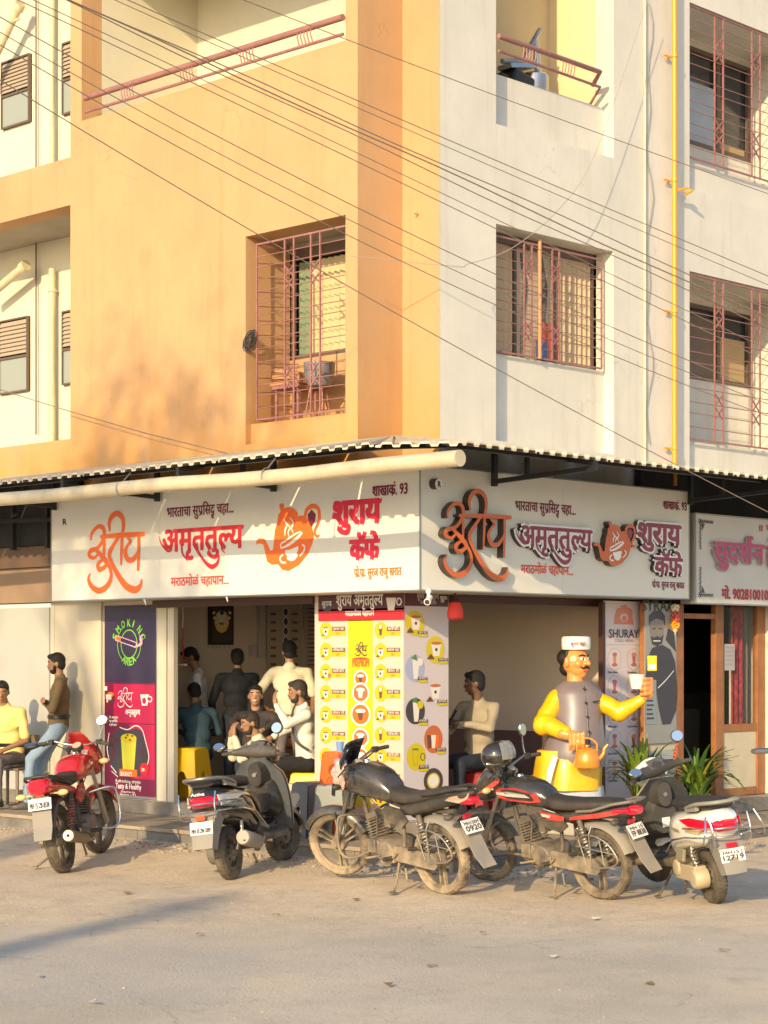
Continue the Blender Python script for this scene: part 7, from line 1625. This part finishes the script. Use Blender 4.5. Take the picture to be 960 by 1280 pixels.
# ---------------------------------------------------------------- the painted kettle-man figure
def kettleman():
    T = thing('tea_seller_statue', 'painted fibreglass tea seller in white cap, yellow kurta and grey waistcoat', 'statue')
    Y0 = -.30; k = 1/121.
    vd = V((UR[1], UL[1], 0)); rt = V((UR[0], UL[0], 0))       # away from the street camera, and to its right
    o = on(1, Y0, 719, 828)
    def p(px, py, d=0.): return V((o.x, o.y, 2.03))+rt*((px-719)*k)+vd*d+V((0, 0, -(py-818)*k))
    gl = dict(coat=.4)
    ms = M('statue_skin', (.82, .31, .08), .38, var=.10, vscale=12, bump=.2, bscale=40, **gl); my = M('statue_yellow', (.84, .47, .005), .38, var=.14, vscale=7, bump=.3, bscale=25, **gl); mv = M('statue_waistcoat', (.19, .15, .155), .4, var=.12, vscale=6, **gl); mw = M('statue_white', (.74, .72, .66), .4, **gl); mhr = M('statue_black', (.02, .015, .012), .4); mblu = M('statue_pale_blue', (.50, .55, .60), .4, **gl); mlip = M('statue_lip', (.70, .10, .05), .4)
    Q = lambda a, b, d, r_: ('e', p(a, b, d), r_ if isinstance(r_, tuple) else (r_, r_, r_))
    # head, neck, hands
    Fd = rt*.75-vd*.66; Sd = rt*.66+vd*.75
    hf = lambda f_, s_, z_: p(719, 826)+Fd*f_+Sd*s_+V((0, 0, z_))
    head = [Q(719, 826, 0, (.135, .135, .155)), ('e', hf(.04, 0, -.07), (.105, .105, .10)), ('e', hf(.075, 0, -.135), (.05, .05, .045)), ('c', hf(.135, 0, .03), hf(.165, 0, -.025), .016, .028), ('e', hf(.145, .03, -.03), (.02, .02, .018)), ('e', hf(.145, -.03, -.03), (.02, .02, .018)), ('e', hf(.09, .075, -.03), (.045, .045, .045)), ('e', hf(.09, -.075, -.03), (.045, .045, .045)), ('e', hf(0, -.140, -.01), (.03, .03, .055)), ('e', hf(0, .140, -.01), (.03, .03, .055)), ('c', p(719, 840, 0), p(719, 858, 0), .085, .10)]
    R1 = [('c', p(700, 914, -.36), p(713, 917, -.38), .055, .062)]; 
    for i in range(4): bx_ = p(708+i*5.3, 915-i*.6, -.44); R1 += [('c', bx_, bx_+V((0, 0, -.10)), .0185, .0175), ('c', bx_+V((0, 0, -.10)), bx_+V((0, 0, -.15))+vd*.04, .0175, .016)]
    R1 += [('c', p(712, 912, -.36), p(724, 922, -.34), .022, .019)]
    L1 = [('c', p(799, 872, -.20), p(806, 863, -.20), .045, .055)]
    for i in range(4): a_ = p(810, 848+i*6.2, -.20); L1 += [('c', a_, a_-rt*.07-vd*.08, .021, .019), ('c', a_-rt*.07-vd*.08, a_-rt*.12-vd*.09, .019, .017)]
    L1 += [('c', p(806, 858, -.20), p(797, 850, -.14), .021, .018), ('c', p(808, 850, -.20), p(808, 868, -.20), .035, .035)]
    blob('body', head+R1+L1, .0085, ms, T, 2)
    # kurta sleeves and skirt
    blob('kurta_sleeve', [('c', p(697, 872, -.02), p(680, 900, -.12), .105, .112), ('c', p(680, 902, -.14), p(703, 913, -.34), .108, .078), Q(678, 905, -.14, .108)], .014, my, T, 3, .011)
    blob('kurta_sleeve', [('c', p(745, 874, .0), p(772, 889, -.10), .095, .102), ('c', p(772, 889, -.10), p(797, 874, -.19), .10, .058)], .014, my, T, 3, .011)
    def ring(cy, xl, xr, dd, w_=1., n=26, fold=0.): 
        c = p((xl+xr)/2, cy); rx = (xr-xl)/2*k; return [c+rt*(rx*math.cos(a)*(1+fold*math.sin(a*7)))+vd*(dd*math.sin(a)*(1+fold*math.sin(a*7+1))) for a in [2*math.pi*i/n for i in range(n)]]
    mb = MB(); mb.loft([ring(936, 672, 752, .26), ring(950, 670, 753, .29, fold=.03), ring(968, 668, 752, .31, fold=.05), ring(984, 667, 752, .32, fold=.06)]); mb.build('kurta_skirt', my, T, angle=70)
    mb = MB(); mb.loft([ring(980, 676, 754, .27, fold=.03), ring(1000, 678, 756, .26, fold=.06), ring(1022, 684, 750, .22, fold=.05)]); mb.build('dhoti', mblu, T, angle=70)
    mb = MB(); a = p(688, 946, -.305)
    mb.poly([p(688, 940, -.31), p(694, 943, -.315), p(688, 962, -.335), p(684, 978, -.34), p(679, 978, -.335), p(681, 960, -.33)], -vd, .012); mb.build('white_fold', mw, T)
    # waistcoat
    mb = MB(); mb.loft([ring(851, 702, 740, .11), ring(857, 694, 748, .16), ring(868, 689, 754, .20), ring(885, 691, 752, .22), ring(905, 688, 754, .25), ring(925, 683, 756, .28), ring(945, 676, 757, .30), ring(956, 682, 756, .29)]); mb.build('waistcoat', mv, T, angle=70)
    mb = MB()
    for i, yy in enumerate((860, 877, 894, 912)): mb.ell(p(728+i*1.5, yy, -.20-.030*i), .014, 10, 6)
    mb.build('button', mhr, T)
    mb = MB(); mb.tube([p(727, 856, -.165), p(730, 885, -.232), p(733, 930, -.298)], .006, 6); mb.bar(p(738, 876, -.205), p(748, 875, -.16), .006, .012); mb.build('waistcoat_seam', mhr, T)
    # cap, hair, face paint
    mb = MB(); H_ = lambda py, r1, r2: [p(720, py)+rt*(r1*math.cos(a))+vd*(r2*math.sin(a)) for a in [2*math.pi*i/24 for i in range(24)]]
    mb.loft([H_(812, .145, .142), H_(806, .150, .145), H_(798, .148, .138), H_(796, .135, .125)]); cap = mb.build('cap', mw, T, angle=50)
    mb = MB(); text(mb, "शुराय चहा", p(712, 807.5, -.1475), rt, ZU, .15, .055, -vd, .001); mb.build('cap_lettering', m_brn, cap)
    blob('hair', [Q(710, 822, .03, (.115, .115, .10)), ('c', p(708, 814, -.07), p(707, 826, -.07), .022, .018), Q(712, 836, .08, (.10, .10, .08)), ('c', p(708, 814, -.08), p(708, 822, -.09), .014, .010)], .012, mhr, T, 2)
    blob('moustache', [('c', hf(.150, s_*.008, -.062), hf(.135, s_*.05, -.075), .013, .011) for s_ in (1, -1)]+[('c', hf(.135, s_*.05, -.075), hf(.115, s_*.078, -.058), .011, .006) for s_ in (1, -1)], .006, mhr, T, 1)
    blob('lips', [('c', hf(.135, .035, -.095), hf(.143, 0, -.103), .010, .013), ('c', hf(.143, 0, -.103), hf(.135, -.035, -.095), .013, .010)], .006, mlip, T, 1)
    mb = MB()
    for s_ in (1, -1): mb.ell(hf(.118, s_*.050, .022), (.024, .024, .016), 12, 7, mi=0); mb.ell(hf(.137, s_*.052, .022), (.010, .010, .010), 8, 6, mi=1)
    mb.build('eye', [mw, mhr], T)
    mb = MB(); [mb.tube([hf(.137, s_*.02, .050), hf(.130, s_*.05, .062), hf(.105, s_*.082, .050)], .008, 6) for s_ in (1, -1)]; mb.build('eyebrow', mhr, T)
    mb = MB(); mb.bx(o.x-.35, o.x+.40, -.55, -.115, .212, .36); mb.build('base', m_conc, T, bevel=.02)
    # what he holds
    K = thing('tea_kettle', 'orange kettle hanging from the statue\'s lower hand', 'kettle'); c = p(728, 939, -.44); K.location = c
    mk = M('kettle_orange', (.80, .28, .03), .3, metal=.2, coat=.6)
    mb = MB(); mb.lathe([(.001, -.13), (.125, -.13), (.135, -.11), (.118, -.01), (.108, .03), (.085, .055), (.05, .068), (.001, .075)], n=28); mb.lathe([(.001, .10), (.018, .095), (.022, .08), (.012, .07)], n=12); kb = mb.build('kettle_body', mk, K)
    mb = MB(); mb.tube([V(q_) for q_ in catmull([tuple(rt*.10+V((0, 0, -.06))), tuple(rt*.16+V((0, 0, .0))), tuple(rt*.175+V((0, 0, .06))), tuple(rt*.21+V((0, 0, .10)))], 4)], [.028, .026, .024, .022, .020, .019, .018, .018, .017, .016, .016, .016, .016], 10); mb.build('spout', mk, K)
    mb = MB(); mb.tube([V(q_) for q_ in catmull([tuple(-rt*.10+V((0, 0, .03))), tuple(-rt*.09+V((0, 0, .12))), (0, 0, .165), tuple(rt*.09+V((0, 0, .12))), tuple(rt*.10+V((0, 0, .03)))], 4)], .010, 8); mb.build('handle', mk, K)
    C = thing('tea_cup', 'white cup held up in the statue\'s raised hand', 'cup'); C.location = p(791, 851, -.26)
    mb = MB(); mb.lathe([(.001, -.075), (.055, -.075), (.085, .07), (.078, .07), (.05, -.06), (.001, -.06)], n=22); mb.build('cup_bowl', mw, C)
    S = thing('yellow_card', 'small yellow and white card above the statue\'s raised cup', 'card'); S.location = p(812, 829, -.12)
    mb = MB(); m3 = Matrix((rt, vd, ZU)).transposed(); mb.obox((0, 0, 0), (.095, .012, .155), m3); mb.build('card_board', M('card_yellow', (.85, .50, .01), .4), S, bevel=.01)
    mb = MB(); mb.obox(V((0, 0, -.035))-vd*.0075, (.07, .003, .05), m3); mb.build('card_label', m_wht, S)
kettleman()

# ---------------------------------------------------------------- strap-leaved plants behind the white scooter
def leafplant(label, c, n, h, spread, seed, mix_):
    T = thing('spider_lily', label, 'plant', c); rn = random.Random(seed)
    mats = [M('leaf_green', (.06, .13, .022), .45, var=.3, vscale=12), M('leaf_fresh', (.17, .26, .03), .45, var=.3, vscale=12), M('leaf_yellow', (.50, .44, .05), .5, var=.3, vscale=12)]
    base = []
    for v_ in range(6):
        L_ = 1; pts = []; bend = .10+.15*v_; mb = MB(); rings = []
        for i in range(8):
            t = i/7; ang = bend*t*t*1.5; x = math.sin(ang)*t; z = t*math.cos(ang*.8); w = .060*(1-abs(t-.4)**1.6*1.9); w = max(w, .003)
            rings.append([V((x, -w, z+.006)), V((x+.004, 0, z)), V((x, w, z+.006))])
        mb.loft(rings, cap=False, closed=False)
        base.append([mb.mesh('leaf', m_, 80) for m_ in mats])
    mb = MB(); mb.lathe([(.001, 0), (.10, 0), (.14, .20), (.15, .22), (.13, .22), (.12, .19), (.001, .18)], n=20); mb.build('pot', M('plant_pot', (.10, .05, .035), .8), T)
    for i in range(n):
        v_ = rn.randrange(6); mi = rn.choices((0, 1, 2), mix_)[0]; o_ = bpy.data.objects.new('leaf', base[v_][mi]); COL.objects.link(o_); o_.parent = T
        o_.location = (rn.uniform(-.05, .05), rn.uniform(-.05, .05), .17); s_ = h*rn.uniform(.65, 1.05); o_.scale = (s_*spread, s_*rn.uniform(.7, 1.1), s_)
        o_.rotation_euler = (0, rn.uniform(0, .35), rn.uniform(0, 6.283))
q = on(1, -.22, 803, 900); leafplant('tall light green strap-leaved plant beside the cold menu panel', (q.x, q.y, .212), 60, .80, .60, 3, (2, 6, 2))
q = on(1, -.40, 872, 900); leafplant('dark green strap-leaved plant right of the white scooter\'s handlebar', (q.x, q.y, .212), 80, .72, .85, 9, (5, 4, 1))

# ---------------------------------------------------------------- things balcony-side
T = thing('storage_drum', 'grey metal drum standing in the right upper balcony', 'drum', (3.45, 1.45, 7.6))
mb = MB(); mb.lathe([(.001, 0), (.17, 0), (.17, .98), (.15, 1.0), (.001, 1.0)], n=24); mb.build('drum', M('drum_tin', (.40, .40, .42), .3, metal=.8), T)
T = thing('folded_scooter_cover', 'black and silver folded appliance leaning behind the right balcony rail', 'appliance', (3.1, 1.42, 7.6))
mb = MB(); mb.obox((0, 0, .82), (.36, .25, .22), Matrix.Rotation(.2, 4, 'Y')); mb.obox((-.3, 0, .74), (.14, .2, .25)); mb.build('housing', m_black, T, bevel=.03)
mb = MB(); mb.tube([(-.3, -.05, 1.0), (.05, -.05, 1.08), (.28, -.05, 1.4), (.36, -.05, 1.5)], .03, 8); mb.tube([(.28, -.05, 1.35), (.34, -.05, .9)], .04, 8); mb.obox((-.02, -.03, 1.0), (.44, .20, .05), Matrix.Rotation(-.2, 4, 'Y')); mb.build('arm', M('drum_tin', (.40, .40, .42), .3, metal=.8), T)
T = thing('ceiling_bulb', 'small ceramic bulb holder on the left balcony ceiling', 'lamp', (1.3, 3.3, 10.30)); mb = MB(); mb.lathe([(.02, .05), (.04, .03), (.035, 0), (.05, -.05), (.04, -.10), (.01, -.12)], n=14); mb.build('bulb', m_wht, T)

# ---------------------------------------------------------------- off to the left, out of the picture: the pole and the tree that throw the long soft shadows
def pole():
    T = thing('utility_pole', 'concrete utility pole on the far verge throwing a long shadow over the road', 'pole', (-31.5, -12.0, 0))
    mb = MB(); mb.tube([(0, 0, -.3), (0, 0, 10.9)], [.24, .19], 12); mb.build('shaft', m_conc, T)
    mb = MB(); mb.bar((0, -.5, 10.6), (0, .5, 10.6), .08, .1); mb.build('cross_arm', m_conc, T)
    for y in (-.4, -.2, .2, .4): mb = MB(); mb.lathe([(.02, 0), (.04, .03), (.03, .06), (.045, .09), (.02, .13)], (0, y, 10.65), n=10); mb.build('insulator', m_wht, T)
pole()
def tree(loc, h, cr, seed, n, label):
    T = thing('street_tree', label, 'tree', loc); rn = random.Random(seed); mb = MB()
    mb.tube([(0, 0, -.2), (.05, .1, h*.3), (.1, 0, h*.55)], [.22, .17, .12], 10)
    for i in range(9): a = i*.7; mb.tube([(.08, .05, h*(.35+.02*i)), (.6*cr*math.cos(a), .6*cr*math.sin(a), h*.72), (.9*cr*math.cos(a), .9*cr*math.sin(a), h*(.75+.2*rn.random()))], [.08, .05, .015], 6)
    mb.build('trunk', M('tree_bark', (.10, .07, .05), .95, var=.3), T)
    mb = MB()
    cl = [(rn.gauss(0, .45)*cr, rn.gauss(0, .45)*cr, h*.78+rn.gauss(0, .28)*cr*.8, rn.uniform(.4, .8)) for _ in range(26)]
    for i in range(n):
        c = cl[i % 26]; p_ = V((c[0]+rn.gauss(0, c[3]*.5), c[1]+rn.gauss(0, c[3]*.5), c[2]+rn.gauss(0, c[3]*.5))); u = V((rn.gauss(0, 1), rn.gauss(0, 1), rn.gauss(0, 1))).normalized()*.09; w = u.orthogonal().normalized()*.05
        mb.add([p_-u, p_+w, p_+u, p_-w], [(0, 1, 2, 3)], rn.randrange(2))
    mb.build('crown', [M('tree_leaf', (.05, .09, .02), .6), M('tree_leaf_light', (.09, .13, .03), .6)], T)
tree((-22, -4.3, 0), 15.5, 2.6, 4, 3000, 'leafy street tree beyond the left of the view')
